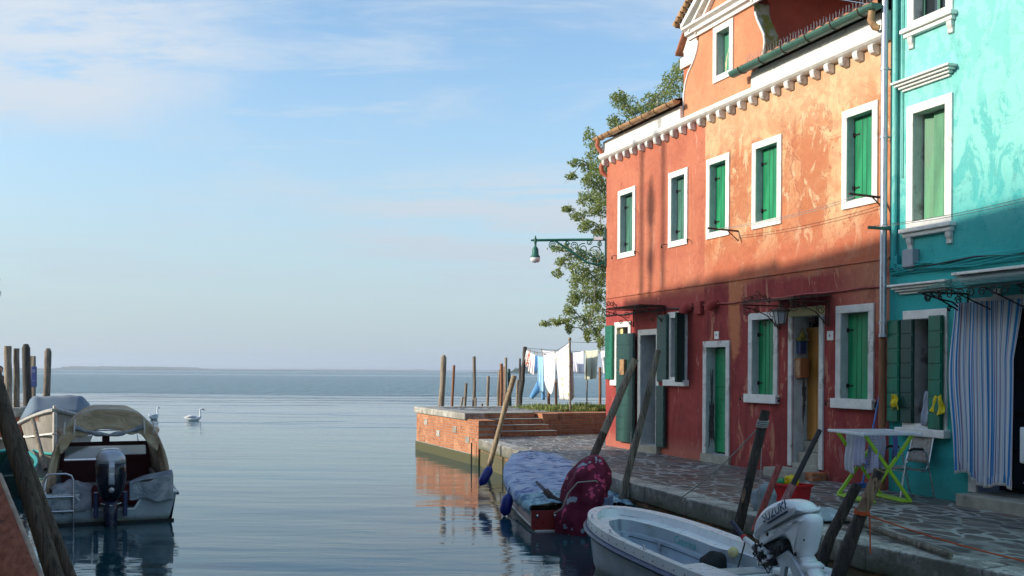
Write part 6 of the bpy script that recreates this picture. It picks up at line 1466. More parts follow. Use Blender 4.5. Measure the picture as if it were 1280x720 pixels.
rustm = simple('rust_mottled_sheet', (.30, .28, .26), .7, .2, 30, .3, .002, dirt=(.20, .12, .08), dirt_t=(.45, .65))
mb = MB(CM); mb.grid(lambda u, v: (-.13+.40*u, -.215+.43*v, .395+.015*u-.02*math.sin(math.pi*v)), 8, 8); mb.build('seat', rustm, chair, thick=.012)
mb = MB(CM); mb.grid(lambda u, v: (-.165-.105*v-.02*math.sin(math.pi*u), -.21+.42*u+(.5-u)*.04*v, .46+.43*v), 8, 8); mb.build('backrest', rustm, chair, thick=.010)
# white chair partly in the frame at the right edge
WMx = Matrix.Translation(tuple(PZp(1284, 655, QZ))) @ Matrix.Rotation(math.atan2(N.y, N.x)-.2, 4, 'Z')
wc = empty('folding_chair', (0, 0, 0), 'white panelled folding chair cut off by the right edge, beside the curtained door', 'chair', M=WMx.copy())
mb = MB(WMx)
def pan(u, v):
    x, y = (u-.5)*.42, (v-.5)*.40; return (.0+.02*math.cos(x*6), x+.10, .66+y+.20)
mb.grid(pan, 6, 6); mb.build('backrest', simple('scuffed_white_panel', (.62, .66, .70), .5, .1, 6, .1, dirt=(.25, .15, .1), dirt_t=(.66, .7)), wc, thick=.03, bevel=.03)
lgm = simple('blue_grey_steel_leg', (.22, .28, .42), .4)
for y in (.02, .34):
    mb = MB(WMx); mb.tube([(-.02, y, 0), (.0, y, .50), (.01, y, .9)], .016, 8); mb.build('leg', lgm, wc); mb = MB(WMx); mb.tube([(-.40, y, 0), (.05, y, .46)], .016, 8); mb.build('leg', lgm, wc)
mb = MB(WMx); mb.box(-.42, -.02, .0, .36, .44, .46); mb.build('seat', M['white_pl'], wc, bevel=.008)
# ---------------- posts behind the platform
def bpost(px, ptop, wpx, Y, mat, label, group='posts standing in the water behind the landing', lean=0., top=True, pbot=508, seed=0, name='mooring_post', zb=-1.2, dx=0, cat='mooring post'):
    a = G(px+dx, pbot, Y); b = G(px, ptop, Y); d = (b-a)/(b.z-a.z); a = a+d*(zb-a.z); r = wpx/1280*Y/2
    return pole(name, label, cat, a, b, r*1.02, r*.96, mat, group, seed=seed, bend=.04, taper_top=top)
bpost(554.5, 447.5, 7.6, 33.5, 'oldwood', 'thick grey post at the left end of the row behind the landing', dx=-3, seed=11)
bpost(567.5, 456.5, 3.4, 33.2, 'rustpile', 'thin rust-brown post second from the left behind the landing', dx=-2.5, top=False, seed=12)
bpost(578.3, 497, 3.0, 33.2, 'oldwood', 'stubby pale stump leaning on the short post behind the landing', dx=-2, seed=13)
bpost(582.8, 479, 3.8, 33.4, 'oldwood', 'short pale post left of the tall knotty one behind the landing', dx=-1.5, seed=14, top=False)
bpost(592.7, 445.5, 4.3, 33.3, 'greypile', 'tall knotty dark-and-pale post behind the landing', dx=0, top=False, seed=15)
bpost(594.5, 497, 2.8, 33.0, 'oldwood', 'low stump at the foot of the tall knotty post', top=False, seed=16)
bpost(602.6, 504.3, 3, 33.2, 'greypile', 'lowest stump, barely showing above the landing edge', top=False, seed=17)
bpost(610.5, 470, 4.0, 33.2, 'oldwood', 'pale medium-height post right of the low stumps', dx=-1.5, top=False, seed=18)
bpost(626.8, 454.5, 4.2, 33.0, 'rustpile', 'rust-brown post in front of the green-footed cluster', dx=-.5, top=False, seed=19)
bpost(630.5, 458, 3.2, 33.8, 'rustpile', 'darker rust-brown post just behind the rust-brown one', top=False, seed=20)
bpost(632.5, 447, 3.6, 33.4, 'oldwood', 'tall thin pale post of the cluster', dx=0, top=False, seed=21)
bpost(624.5, 464, 4.0, 34.4, 'greypile', 'leaning mossy pile at the left of the cluster', dx=-1.5, seed=22)
bpost(636.0, 463, 4.5, 34.5, 'shut_dark', 'dark green painted pile at the right of the cluster', dx=1.5, seed=23)
bpost(650.0, 448, 2.6, 32.2, 'darkwood', 'thin black post beside the clothes-line pole', top=False, seed=24)
bpost(647.0, 475, 3.4, 32.4, 'oldwood', 'pale leaning prop at the foot of the clothes-line pole', dx=-1, top=False, seed=25)
bpost(686.0, 478, 3.6, 33.6, 'rustpile', 'left rust-brown post below the white sheet', top=False, seed=26)
bpost(695.0, 474, 3.6, 33.4, 'rustpile', 'rust-brown post between the white and the flowered sheet', top=False, seed=27)
bpost(734.0, 475, 1.9, 33.6, 'greypile', 'thin crooked stick below the olive cloth', top=False, seed=28)
bpost(750.0, 459, 3.8, 33.4, 'rustpile', 'rust-brown post next to the corner of the terracotta house', top=False, seed=29)
# clothes-line poles
YA = 31.0
a = G(649.5, 508, YA); b = G(656.4, 433.5, YA); a.z = 1.15; pole('line_pole', 'crooked brown pole at the left end of the clothes-line', 'clothes pole', a, b, .075, .06, 'darkwood', seed=31, bend=.15)
a = G(712.8, 514, 28.0); a.z = 1.15; b = G(712.2, 425.5, 28.0); mb = MB(); mb.tube([a, b], .028, 8); mb.lathe([(.03, 0), (.05, .03), (.03, .07), (.01, .09)], b, 10); o = mb.build('line_pole', M['oldwood'], None); tag(o, 'slim straight pole holding up the flowered sheet', 'clothes pole')
pA_ = G(657, 435, YA); pB_ = G(712.2, 427.5, 28.0); pC_ = G(800, 440, 32.6)
def lineP(p, q, u, sag=.22): return p.lerp(q, u)-UP*sag*4*u*(1-u)
mb = MB(); mb.tube([lineP(pA_, pB_, i/20) for i in range(21)], .006, 4); mb.tube([lineP(pA_+UP*.0, pC_, i/24, .05) for i in range(25)], .006, 4)
mb.tube([pB_, lineP(pB_, G(800, 425, 26.5), .5, .05), G(800, 425, 26.5)], .006, 4); o = mb.build('clothes_line', M['cable'], None); tag(o, 'black clothes-line strung from the crooked pole to the slim pole and behind the house', 'clothes-line')
pole('line_pole', 'clothes pole standing out of sight behind the terracotta house', 'clothes pole', (pC_.x, pC_.y, .5), tuple(pC_), .04, .04, 'oldwood', seed=35).name = 'line_pole'
def laundry(name, label, cat, pts, mat, Yf, seed=0, wav=.03, wpx=True):
    """pts: top-left, top-right, bottom-right, bottom-left pixels; Yf distance function of x"""
    TL_, TR_, BR_, BL_ = [Vector((p[0], p[1], 0)) for p in pts]; mb = MB()
    def fn(u, v):
        t = TL_.lerp(TR_, u); bb = BL_.lerp(BR_, u); q = t.lerp(bb, v)
        Yd = Yf(t.x)+wav*(math.sin(u*13+seed)+.5*math.sin(u*29+seed*2))*(.3+.7*v)
        q.y += .6*math.sin(u*math.pi)*(1-v)*1.2
        return G(q.x, q.y, Yd)
    mb.grid(fn, 22, 18); o = mb.build(name, mat, None, thick=.006); return tag(o, label, cat)
def Yfront(x): 
    u = (x-657)/(712-657); return 31-3*max(0, min(1, u))
Yback = lambda x: YA+1.6*(x-657)/143
whs = cloth('white_cotton', (.78, .78, .80)); 
laundry('cloth', 'small white cloth first on the clothes-line', 'cloth', [(657.5, 437), (661.5, 439), (659, 456), (655.5, 447)], whs, Yfront, 1)
laundry('shirt', 'red and white patterned top second on the clothes-line', 'shirt', [(660.5, 438), (664, 440), (661, 461), (656.5, 455)], cloth('red_white_print', (.60, .16, .10), c2=(.75, .7, .65), sc=8, th=(.48, .52)), Yfront, 2)
laundry('shirt', 'white top with pink edging third on the clothes-line', 'shirt', [(663.5, 440), (669, 443.5), (667, 469), (660, 464)], cloth('white_pink_cotton', (.78, .72, .72), c2=(.7, .4, .42), sc=6, th=(.62, .66)), Yfront, 3)
laundry('cloth', 'narrow bright blue cloth on the clothes-line', 'cloth', [(669.3, 444), (672, 444.5), (671, 464), (668.5, 466)], cloth('bright_blue_cotton', (.06, .26, .60)), Yfront, 4)
tr = laundry('trousers', 'pale blue trousers hanging with one leg flung to the left', 'trousers', [(672, 444.5), (679.2, 446), (679.5, 490), (672, 489)], cloth('pale_blue_cotton', (.32, .56, .78)), Yfront, 5)
mb = MB()
for (q0, q1, q2, q3) in (((672, 476), (675, 489), (666, 499), (662, 496)), ((676, 484), (679.8, 470), (681, 499.5), (677, 500))):
    Y_ = Yfront(674)-.03; c4 = [G(p[0], p[1], Y_) for p in (q0, q1, q2, q3)]
    mb.grid(lambda u, v: c4[0].lerp(c4[1], u).lerp(c4[3].lerp(c4[2], u), v)+Vector((0, -.03*math.sin(u*3.1), 0)), 6, 8)
mb.build('trouser_leg', cloth('blue_cotton_leg', (.14, .38, .70)), tr, thick=.02)
mb = MB(); tp_ = [(679.5, 444), (694.7, 441)]
def shf(u, v):
    x = 679.5+15.2*u; lob = 441+(493-441)*(1-abs((u-.62)/.62)**1.6*(.55 if u < .62 else 1.5)*.60); yt = 444-3*u+1.2*math.sin(u*math.pi)
    xx_ = x+(687-x)*.12*v*abs(u-.5)*2; return G(xx_, yt+(lob-yt)*v, Yfront(x)+.03*math.sin(u*9)*(.3+v))
mb.grid(shf, 26, 20); o = mb.build('towel', whs, None, thick=.006); tag(o, 'large plain white towel hanging to a point on the clothes-line', 'towel')
k = NT('flowered_sheet_cloth'); v = k.obj(); vo = k.n('TexVoronoi', Vector=k.map(v, (1, 1, .8)), Scale=9.); cc_ = vo.outputs['Color']
hs = k.n('HueSaturation', Color=cc_, Saturation=1.4, Value=.8).outputs[0]
c = k.mix(k.ramp(vo.outputs['Distance'], .24, .34, .9, 0), (.80, .78, .74), k.mix(.45, hs, (.75, .35, .2))); M['floral'] = k.out(c, .9)
laundry('sheet', 'white flowered sheet tied to the slim pole', 'sheet', [(694.8, 441), (712, 428), (713, 500), (699.5, 499)], M['floral'], Yfront, 7, .05)
laundry('sheet', 'second flowered sheet edge showing right of the slim pole', 'sheet', [(712.6, 438), (716, 441), (718, 496), (712.6, 503)], M['floral'], lambda x: 28.35, 8)
laundry('shirt', 'grey top on the far clothes-line behind the white towel', 'shirt', [(677, 438), (693.5, 438.5), (696, 478), (688, 470)], cloth('mid_grey_cotton', (.7, .7, .74)), lambda x: Yback(x)-.05*(x-677), 9)
laundry('shirt', 'lavender top on the far clothes-line', 'shirt', [(715, 441), (729.5, 438.5), (729.5, 467), (716.5, 464)], cloth('lavender_cotton', (.74, .72, .84)), lambda x: Yback(x)-.055*(x-715), 10, .04)
laundry('towel', 'olive grey towel on the far clothes-line', 'towel', [(731.8, 438), (747.8, 437), (745.5, 473), (731, 475)], cloth('olive_cotton', (.56, .58, .46)), lambda x: Yback(x)-.055*(x-731), 11, .05)
laundry('cloth', 'pale cloth on the far clothes-line next to the house corner', 'cloth', [(750.5, 437.5), (762, 438), (762, 468), (753, 467)], cloth('pale_cotton', (.8, .82, .84)), lambda x: Yback(x)-.055*(x-750), 12, .04)
pegm = simple('peg_wood', (.55, .38, .16), .6)
for i, (x, Yq, ff) in enumerate(((663.5, 0, 0), (669.5, 0, 0), (672.5, 0, 0), (679.3, 0, 0), (694.5, 0, 0), (676.3, 1, 0), (729.5, 1, 0), (732.3, 1, 0), (747.3, 1, 0), (750.8, 1, 0))):
    if Yq: q = lineP(pA_, pC_, (x-657)/143, .05)
    else: q = lineP(pA_, pB_, (x-657)/55.2)
    mb = MB(); mb.cbox(q-UP*.02, (.018, .03, .11)); o = mb.build('clothes_peg', pegm, None); tag(o, 'small wooden peg on the clothes-line', 'peg', 'wooden pegs on the clothes-line')
# thin iron rod by the pier
mb = MB(); q = PL(0.15, -.12, 0); mb.tube([q-UP*.5, q+UP*.55], .018, 6); o = mb.build('iron_rod', M['iron'], None); tag(o, 'thin black iron rod standing in the water against the brick landing', 'rod')
# ---------------- left bank posts, sign, person
def lpost(px, pt, pb, wpx, Y, mat, label, seed, zb=None, dx=0, top=True):
    a = G(px+dx, pb, Y); b = G(px, pt, Y)
    if zb is not None: d = (b-a)/(b.z-a.z); a = a+d*(zb-a.z)
    r = wpx/1280*Y/2; return pole('mooring_post', label, 'mooring post', a, b, r, r*.93, mat, None, seed=seed, bend=.03, jit=.03, taper_top=top)
lpost(9.8, 432.5, 511, 9.8, 28.7, 'tanwood' if 0 else 'oldwood', 'pale smooth post standing on the brick landing, leftmost of the four', 41, dx=.5, top=False)
lpost(20.6, 435.5, 511, 7.8, 28.9, 'greypile', 'grey post standing on the brick landing beside the pale one', 42, dx=.2, top=False)
lpost(32.5, 435, 508, 10.8, 29.6, 'darkwood', 'thick black mooring post at the landing edge', 43, zb=-1, dx=2)
lpost(60, 439.5, 492, 9.2, 32, 'greypile', 'separate lighter mooring post standing in the open water', 44, zb=-1, dx=-1.8)
bs = empty('notice_board', tuple(G(42, 505, 31)), 'small blue notice board on a pale post behind the black mooring post', 'sign')
mb = MB(); q0 = G(41.5, 505, 31); q0.z = 1.0; mb.bar(q0, G(41.5, 445, 31), .14, .10); mb.build('post', M['oldwood'], bs); mb = MB(); c_ = G(42.5, 471, 30.9); mb.cbox(c_, (.16, .04, .62)); pn = mb.build('panel', simple('blue_sign_paint', (.012, .04, .20), .5, .15, 8, .1), bs, bevel=.008)
mb = MB(); mb.cbox(c_+Vector((0, -.025, .18)), (.10, .008, .10)); mb.cbox(c_+Vector((0, -.025, -.12)), (.11, .008, .03)); mb.build('panel_mark', simple('dull_sign_mark', (.10, .14, .30), .6), pn)
# person: skin-modifier figure
def person(loc, label):
    x, y, z = loc; V = [(0, 0, .95), (0, 0, 1.15), (0, 0, 1.38), (0, 0, 1.50), (0, .0, 1.56), (0, -.01, 1.68), (0, -.01, 1.74),
        (.09, 0, .88), (.10, 0, .50), (.10, .0, .08), (.10, -.14, .03), (-.09, 0, .88), (-.11, .02, .50), (-.12, .04, .08), (-.12, -.10, .03),
        (.18, 0, 1.40), (.24, .02, 1.14), (.22, -.06, .92), (.21, -.10, .84), (-.18, 0, 1.40), (-.24, .02, 1.14), (-.20, -.06, .92), (-.19, -.10, .84)]
    E_ = [(0, 1), (1, 2), (2, 3), (3, 4), (4, 5), (5, 6), (0, 7), (7, 8), (8, 9), (9, 10), (0, 11), (11, 12), (12, 13), (13, 14), (2, 15), (15, 16), (16, 17), (17, 18), (2, 19), (19, 20), (20, 21), (21, 22)]
    Rr = [.15, .13, .15, .06, .055, .10, .075, .09, .065, .045, .035, .09, .065, .045, .035, .065, .05, .038, .03, .065, .05, .038, .03]
    me = bpy.data.meshes.new('person'); me.from_pydata(V, E_, []); o = bpy.data.objects.new('person', me); COL.objects.link(o); o.location = (x, y, z); o.rotation_euler = (0, 0, .5)
    me.materials.append(simple('navy_clothing', (.015, .025, .075), .85, .2, 9, .3))
    md = o.modifiers.new('Skin', 'SKIN'); 
    for i, r in enumerate(Rr): me.skin_vertices[0].data[i].radius = (r, r*.8)
    me.skin_vertices[0].data[0].use_root = True
    s = o.modifiers.new('Sub', 'SUBSURF'); s.levels = 2; s.render_levels = 2
    WM[o.name] = Matrix.Translation(loc) @ Matrix.Rotation(.5, 4, 'Z'); tag(o, label, 'person'); 
    Mp_ = WM[o.name]; skin = simple('skin', (.45, .26, .18), .6, .08, 8, .1)
    mb = MB(Mp_); mb.grid(blob((0, -.025, 1.655), (.075, .088, .115), 2, .05), 18, 14)
    mb.lathe([(.008, 0), (.014, .015), (.006, .035)], (0, -.118, 1.635), 8); mb.grid(blob((.078, -.01, 1.65), (.012, .02, .03), 1, .05), 8, 6); mb.grid(blob((-.078, -.01, 1.65), (.012, .02, .03), 1, .05), 8, 6)
    mb.build('face', skin, o); mb = MB(Mp_); mb.grid(blob((0, .01, 1.70), (.088, .095, .10), 4, .12), 18, 12); mb.build('hair', simple('dark_hair', (.02, .015, .012), .8), o)
    mb = MB(Mp_)
    for sg in (-1, 1):
        mb.grid(blob((sg*.20, -.115, .80), (.02, .032, .048), 1, .05), 10, 8)
        for f in range(4): mb.tube([(sg*.20, -.14+f*.016, .765), (sg*.203, -.145+f*.016, .73), (sg*.198, -.148+f*.015, .70+.006*abs(f-1.5))], [.009, .008, .006], 6)
        mb.tube([(sg*.19, -.14, .81), (sg*.185, -.16, .78), (sg*.187, -.165, .755)], [.010, .009, .007], 6)
    mb.build('hand', skin, o)
    mb = MB(Mp_)
    for sg in (-1, 1): mb.grid(blob((sg*.03, -.108, 1.665), (.011, .006, .006), 1, 0), 8, 6)
    mb.build('eye', M['iron'], o); return o
q = G(-2.5, 505, 31.5); person((q.x+.05, q.y, q.z-.62), 'person in navy clothes standing at the left edge behind the pale post')
# crossed poles and painted board in the lower left foreground
a, b = G(66+3, 724, 6.4), G(-6, 480, 6.4); d = (a-b)/(b.z-a.z); pole('mooring_pole', 'thick brown pole leaning across the lower left corner, nearest the camera', 'mooring pole', a+d*(a.z+1.0), b-d*.8, .060, .052, 'brownwood', None, seed=51, jit=.02)
a, b = G(90, 724, 7.6), G(19, 541, 7.6); d = (a-b)/(b.z-a.z); pole('mooring_pole', 'thinner dark pole leaning behind the thick brown one at the lower left', 'mooring pole', a+d*(a.z+1.0), b-d*1.2, .042, .038, 'brownwood', None, seed=52, jit=.02)
k = NT('red_brown_hull_boards'); v = k.obj(); n1 = k.noise(k.map(v, (14, 14, 1.2)), 2, 5, .65); n2 = k.noise(v, 5, 6, .7); c = k.mix(k.ramp(n1, .35, .65), (.22, .055, .03), (.36, .11, .06)); c = k.mix(k.ramp(n2, .58, .66, 0, .8), c, (.10, .03, .02)); M['redboard'] = k.out(c, .75, k.math('ADD', n1, n2), .8, .02)
bd_ = empty('painted_board', tuple(G(20, 660, 5.2)), 'weathered red-brown painted boards with a pale worn edge in the lower left corner', 'board')
P1, P2 = G(-3, 594, 5.4), G(53, 730, 5.0); P3 = P2+Vector((-1.6, -.2, -.5)); P4 = P1+Vector((-1.6, -.2, -.2)); mb = MB()
def bdf(u, v):
    q = P1.lerp(P2, u).lerp(P4.lerp(P3, u), v); return q+Vector((0, -.10*math.sin(v*2.0), .0))
mb.grid(bdf, 12, 10); mb.build('board', M['redboard'], bd_, thick=.05); mb = MB(); mb.tube([P1.lerp(P2, i/8)+Vector((.005, 0, 0)) for i in range(9)], .018, 8, jit=.08); mb.build('worn_edge', simple('pale_worn_wood', (.42, .30, .24), .8, .25, 14, .5), bd_)
# mooring stick by the work boat
mb = MB(); mb.tube([G(41, 525, 20.5), G(50, 560, 19.6), G(57, 587, 19.)], .045, 8); o = mb.build('oar', M['greypile'], None); tag(o, 'grey oar leaning in the dark green rowing boat', 'oar')
# left-edge lamp: a copy of the corner lamp on the left bank, only the tip in view
A1v = A1+UP*(-.6)
lm = copy_tree(LMP, Matrix.Translation(Vector((-17.2, 31.8, 0))+Vector((0, 0, 3.85))), 'green street lamp whose tip just shows at the left edge of the photo')
# measured: put the lamp head at the left edge
hd_local = hp-Vector(LMP.location); want = G(-4, 362, 30.0)
ang_ = math.pi; Rz = Matrix.Rotation(ang_, 4, 'Z'); lm.matrix_basis = Matrix.Translation(want-Rz @ (hd_local-UP*.0)+UP*.30) @ Rz
# ---------------- swans
def swan(name, c, heading, label, head_up):
    Mx = Matrix.Translation(c) @ Matrix.Rotation(heading, 4, 'Z') @ Matrix.Scale(.86, 4); mb = MB(Mx)
    pts = [(-.52, 0, .16), (-.42, 0, .13), (-.28, 0, .12), (-.10, 0, .12), (.08, 0, .11), (.22, 0, .12), (.29, 0, .19), (.31, 0, .28), (.29, 0, .38), (.27, 0, .47), (.28, 0, .55), (.32, 0, .60), (.38, 0, .60), (.43, 0, .575), (.46, 0, .56)]
    rs = [.015, .07, .13, .165, .16, .11, .07, .05, .04, .036, .038, .045, .045, .03, .018]
    mb.tube(pts, rs, 14, sx=1.0); s = mb.build(name, simple('white_feathers', (.74, .75, .76), .8, .06, 12, .3), None, sub=1); tag(s, label, 'swan')
    for sg in (-1, 1):
        mb = MB(Mx); mb.tube([(.10, sg*.10, .20), (-.08, sg*.135, .23), (-.28, sg*.12, .22), (-.46, sg*.05, .20)], [.04, .075, .06, .01], 10); mb.build('wing', simple('white_wing_feathers', (.68, .69, .72), .8, .1, 12, .4), s)
    mb = MB(Mx); mb.tube([(.455, 0, .565), (.50, 0, .548), (.545, 0, .53)], [.022, .017, .008], 8); mb.build('beak', simple('orange_beak', (.55, .18, .03), .5), s)
    mb = MB(Mx); mb.tube([(.43, 0, .60), (.465, 0, .582), (.475, 0, .565)], [.02, .022, .012], 8)
    for sg in (-1, 1): mb.grid(blob((.40, sg*.038, .605), (.008, .006, .008), 1, 0), 6, 5)
    mb.build('face_mask', M['iron'], s); return s
q = PZp(243, 525.8, 0); swan('swan', q, RAD(8), 'swan swimming to the right, its bent neck and head in profile', 1)
q = PZp(193, 523.8, 0); swan('swan', q, RAD(78), 'swan seen from behind near the tan canopy, its neck held straight up', 1)
# ---------------- tree behind the house
k = NT('poplar_leaves'); n1 = k.noise(k.pos(), 1.6, 3); rnd = k.n('NewGeometry').outputs['Random Per Island']
c = k.mix(rnd, (.10, .17, .03), (.34, .38, .10)); c = k.mix(k.ramp(rnd, .80, .9, 0, .7), c, (.60, .62, .46)); M['leaf'] = k.out(c, .5); tr_ = k.n('BsdfTranslucent', Color=k.mix(.5, c, (.35, .42, .06))); mx_ = k.n('MixShader', Fac=.42); k.t.links.new(k.b.outputs[0], mx_.inputs[1]); k.t.links.new(tr_.outputs[0], mx_.inputs[2]); k.t.links.new(mx_.outputs[0], k.t.nodes['Material Output'].inputs['Surface'])
tree = empty('poplar_tree', (4.3, 29.3, 1.2), 'tall loose poplar with hanging branches behind the terracotta house', 'tree')
TB = Vector((4.3, 29.3, 0)); trunk_top = Vector((3.9, 29.0, 8.2))
blobs = [(772, 122, 9, 9), (784, 133, 10, 10), (796, 140, 9, 8), (812, 130, 12, 10), (830, 120, 12, 12), (846, 102, 14, 14), (851, 85, 8, 10), (800, 158, 13, 10), (775, 160, 9, 9), (825, 140, 16, 8), (778, 178, 9, 8), (766, 150, 6, 6),
    (737, 172, 6, 10), (745, 190, 10, 10), (735, 205, 9, 8), (719, 203, 7, 4), (750, 212, 10, 12), (737, 225, 8, 9), (714, 219, 6, 4), (752, 240, 10, 12), (735, 248, 11, 8), (748, 262, 12, 10), (722, 268, 8, 6), (733, 282, 9, 6), (709, 261, 6, 3), (752, 288, 9, 9),
    (700, 309, 11, 4), (720, 318, 11, 7), (742, 322, 14, 8), (753, 335, 9, 10), (725, 336, 11, 8), (705, 328, 9, 6), (745, 350, 13, 10), (722, 352, 9, 8), (697, 341, 6, 4), (735, 368, 12, 9), (752, 372, 8, 9), (717, 372, 7, 9), (712, 390, 7, 8), (742, 388, 11, 8), (730, 402, 10, 7), (750, 402, 7, 7),
    (682, 404, 7, 3), (694, 402, 8, 4), (706, 399, 7, 5), (746, 416, 5, 8), (735, 418, 4, 7), (752, 428, 4, 7), (712, 410, 4, 5),
    (790, 200, 25, 25), (820, 190, 25, 25), (800, 260, 30, 30), (790, 320, 25, 28), (840, 160, 18, 14), (870, 130, 20, 25), (900, 150, 20, 25), (880, 200, 30, 30)]
random.seed(21); lv = MB(); br = MB()
cen3 = []
for i, (px, py, rx, ry) in enumerate(blobs):
    Y = 28.9+random.uniform(-1.0, 1.4); c_ = G(px, py, Y); R_ = (rx/1280*Y, ry/1280*Y); cen3.append(c_)
    hidden = i > 48
    n_ = int((260 if hidden else 1300)*(rx*ry/81.)**.8)
    for j in range(n_):
        # small sprigs: leaves around a random twig point
        while True:
            d = Vector((random.uniform(-1, 1), random.uniform(-1, 1), random.uniform(-1, 1)))
            if d.length < 1: break
        d *= 1.35+.4*mnoise.noise(d*2+c_); p = c_+Vector((d.x*R_[0], d.y*max(R_[0], R_[1])*1.2, d.z*R_[1]))
        if mnoise.noise(p*4.3)+.6*mnoise.noise(p*9) < -.05: continue
        s_ = random.uniform(.018, .036); a_ = Vector((random.uniform(-1, 1), random.uniform(-1, 1), random.uniform(-1.2, .3))).normalized(); b_ = a_.orthogonal().normalized(); b_ = Matrix.Rotation(random.random()*6.3, 3, a_) @ b_
        lv.add([p, p+a_*s_*.9+b_*s_*.75, p+a_*s_*1.9, p+a_*s_*.9-b_*s_*.75], [(0, 1, 2, 3)])
    # twig reaching the clump
for i, c_ in enumerate(cen3):
    best = None
    for k_ in range(len(cen3)):
        if k_ == i: continue
        o_ = cen3[k_]
        if (o_-trunk_top*.5-Vector((1.95, 14.5, 2))).length < (c_-trunk_top*.5-Vector((1.95, 14.5, 2))).length-.05:
            dd = (o_-c_).length
            if best is None or dd < best[0]: best = (dd, o_)
    tgt = best[1] if best and best[0] < 1.6 else TB.lerp(trunk_top, min(.95, max(.3, (c_.z-.8)/8.)))
    mid = c_.lerp(tgt, .5)+UP*.10; br.tube([c_, mid, tgt], [.008, .015, .022], 5)
    for q_ in range(3):
        e = c_+Vector((random.uniform(-.25, .25), random.uniform(-.2, .2), random.uniform(-.25, .2))); br.tube([c_, e], [.008, .003], 4, cap=False)
lv.build('crown', M['leaf'], tree)
bark = wood('poplar_bark', (.16, .15, .12), (.34, .32, .27))
mb = MB(); mb.tube([TB+UP*1.0, TB+Vector((-.05, 0, 3.5)), TB+Vector((-.2, -.1, 6)), trunk_top, trunk_top+Vector((.2, 0, 1.8))], [.22, .18, .12, .07, .03], 12, jit=.05); mb.build('trunk', bark, tree); br.build('branches', bark, tree)
# ---------------- houses of the left bank (outside the frame; they shade the canal)
def left_house(x0, y0, x1, y1, H, ridge, col, label):
    a = Vector((x0, y0, 0)); b = Vector((x1, y1, 0)); d = (b-a); L_ = d.length; d.normalize(); n_ = Vector((-d.y, d.x, 0))
    if n_.x > 0: n_ = -n_
    Mh = Matrix(((d.x, -n_.x, 0, a.x), (d.y, -n_.y, 0, a.y), (0, 0, 1, 0), (0, 0, 0, 1)))
    h = empty('house', (0, 0, 0), label, 'house', M=Mh.copy())
    mb = MB(Mh); mb.box(0, L_, -7, 0, -.5, H); mb.build('wall', col, h)
    mb = MB(Mh); mb.prism([(-.15, .3, H+.001), (-.15, -3.5, ridge), (-.15, -7.3, H+.001)], (L_+.3, 0, 0)); mb.build('roof', M['tile'], h)
    for i in range(int(L_/2.2)):
        for z in (1.6, 4.7): 
            t = .8+i*2.2; mb = ring(MB(Mh), t, t+.95, z, z+1.5, .11, .0, .04); w = mb.build('window', M['white'], h); mb = MB(Mh); mb.box(t+.11, t+.84, .0, .02, z+.11, z+1.39); mb.build('shutter', M['shut_green'], w)
    return h, Mh
LHc = simple('ochre_plaster', (.50, .30, .12), .9, .2, 2, .4, .01, world=True); LHd = simple('pink_plaster', (.50, .25, .20), .9, .2, 2, .4, .01, world=True)
SH = 8.78
h1, Mh1 = left_house(-9.03, 14.2, -11.80, SHY, SH, SH+.5, LHc, 'ochre house at the far end of the left bank, beyond the left edge')
left_house(-4.74, 7.2, -9.03, 14.15, SH, SH+.6, LHd, 'pink house in the middle of the left bank, beyond the left edge'); left_house(-3.2, .3, -4.74, 7.15, SH+.12, SH+.8, LHc, 'ochre house beside the camera on the left bank'); left_house(-2.0, -9, -3.2, .25, SH+.7, SH+1.3, LHd, 'pink house behind the camera on the left bank')
mb = MB()
for (t, w_, zt) in ((1.62, .07, 12.4), (2.02, .06, 11.6), (2.52, .07, 13.6)):
    p = W(t, 0, 0); X = -12.0; p.y += (X-p.x)*.194; mb.tube([(X, p.y, SH-.5), (X, p.y, zt)], w_, 8)
    if t == 2.02: mb.grid(blob((X, p.y, 11.0), (.15, .16, .45), 1, .3), 10, 8); mb.grid(blob((X, p.y, 9.9), (.15, .14, .3), 1, .3), 10, 8)
mb.build('shadow_mast', M['rust'], h1)  # unseen roof masts and lumps, added to cast streak shadows on the facade
mb = MB(Mh1); random.seed(9)
for i in range(34): mb.tube([(i*.17, .22, SH+.02), (i*.17+.02, .32, SH-.03+random.random()*.14)], .09, 7)
mb.build('eave_bump', M['tile'], h1)  # unseen uneven bumps added along the eave to soften its shadow edge
# =================================================================== light, sky, air, camera
SUN_EL = RAD(19.5); sd = Vector((-math.cos(SUN_EL)*.9817, -math.cos(SUN_EL)*.1905, math.sin(SUN_EL)))
sun = bpy.data.lights.new('sun', 'SUN'); sun.energy = SUNE; sun.angle = RAD(.8); sun.color = (1., .90, .76)
so = bpy.data.objects.new('sun', sun); COL.objects.link(so); so.rotation_euler = sd.to_track_quat('Z', 'Y').to_euler(); so.location = (-20, 0, 30)
w = bpy.data.worlds.new('World'); SC.world = w; w.use_nodes = True; nt = w.node_tree; bg = nt.nodes['Background']
class WN(NT):
    def __init__(s): s.t = nt; s.geo = None
k = WN()
sky = nt.nodes.new('ShaderNodeTexSky'); sky.sky_type = 'NISHITA'; sky.sun_disc = False; sky.sun_elevation = SUN_EL; sky.sun_rotation = RAD(SKYROT); sky.air_density = 1.0; sky.dust_density = DUST; sky.ozone_density = 1.6
gv = nt.nodes.new('ShaderNodeTexCoord').outputs['Generated']; s3 = k.sep(gv)
el = s3[2]; den = k.math('ADD', k.math('MAXIMUM', el, 0.), .10)
pl = k.comb(k.math('DIVIDE', s3[0], den), k.math('DIVIDE', s3[1], den), 0.)
pr = k.map(pl, (1., 1.9, 1), (0, 0, 0), (0, 0, RAD(-14)))
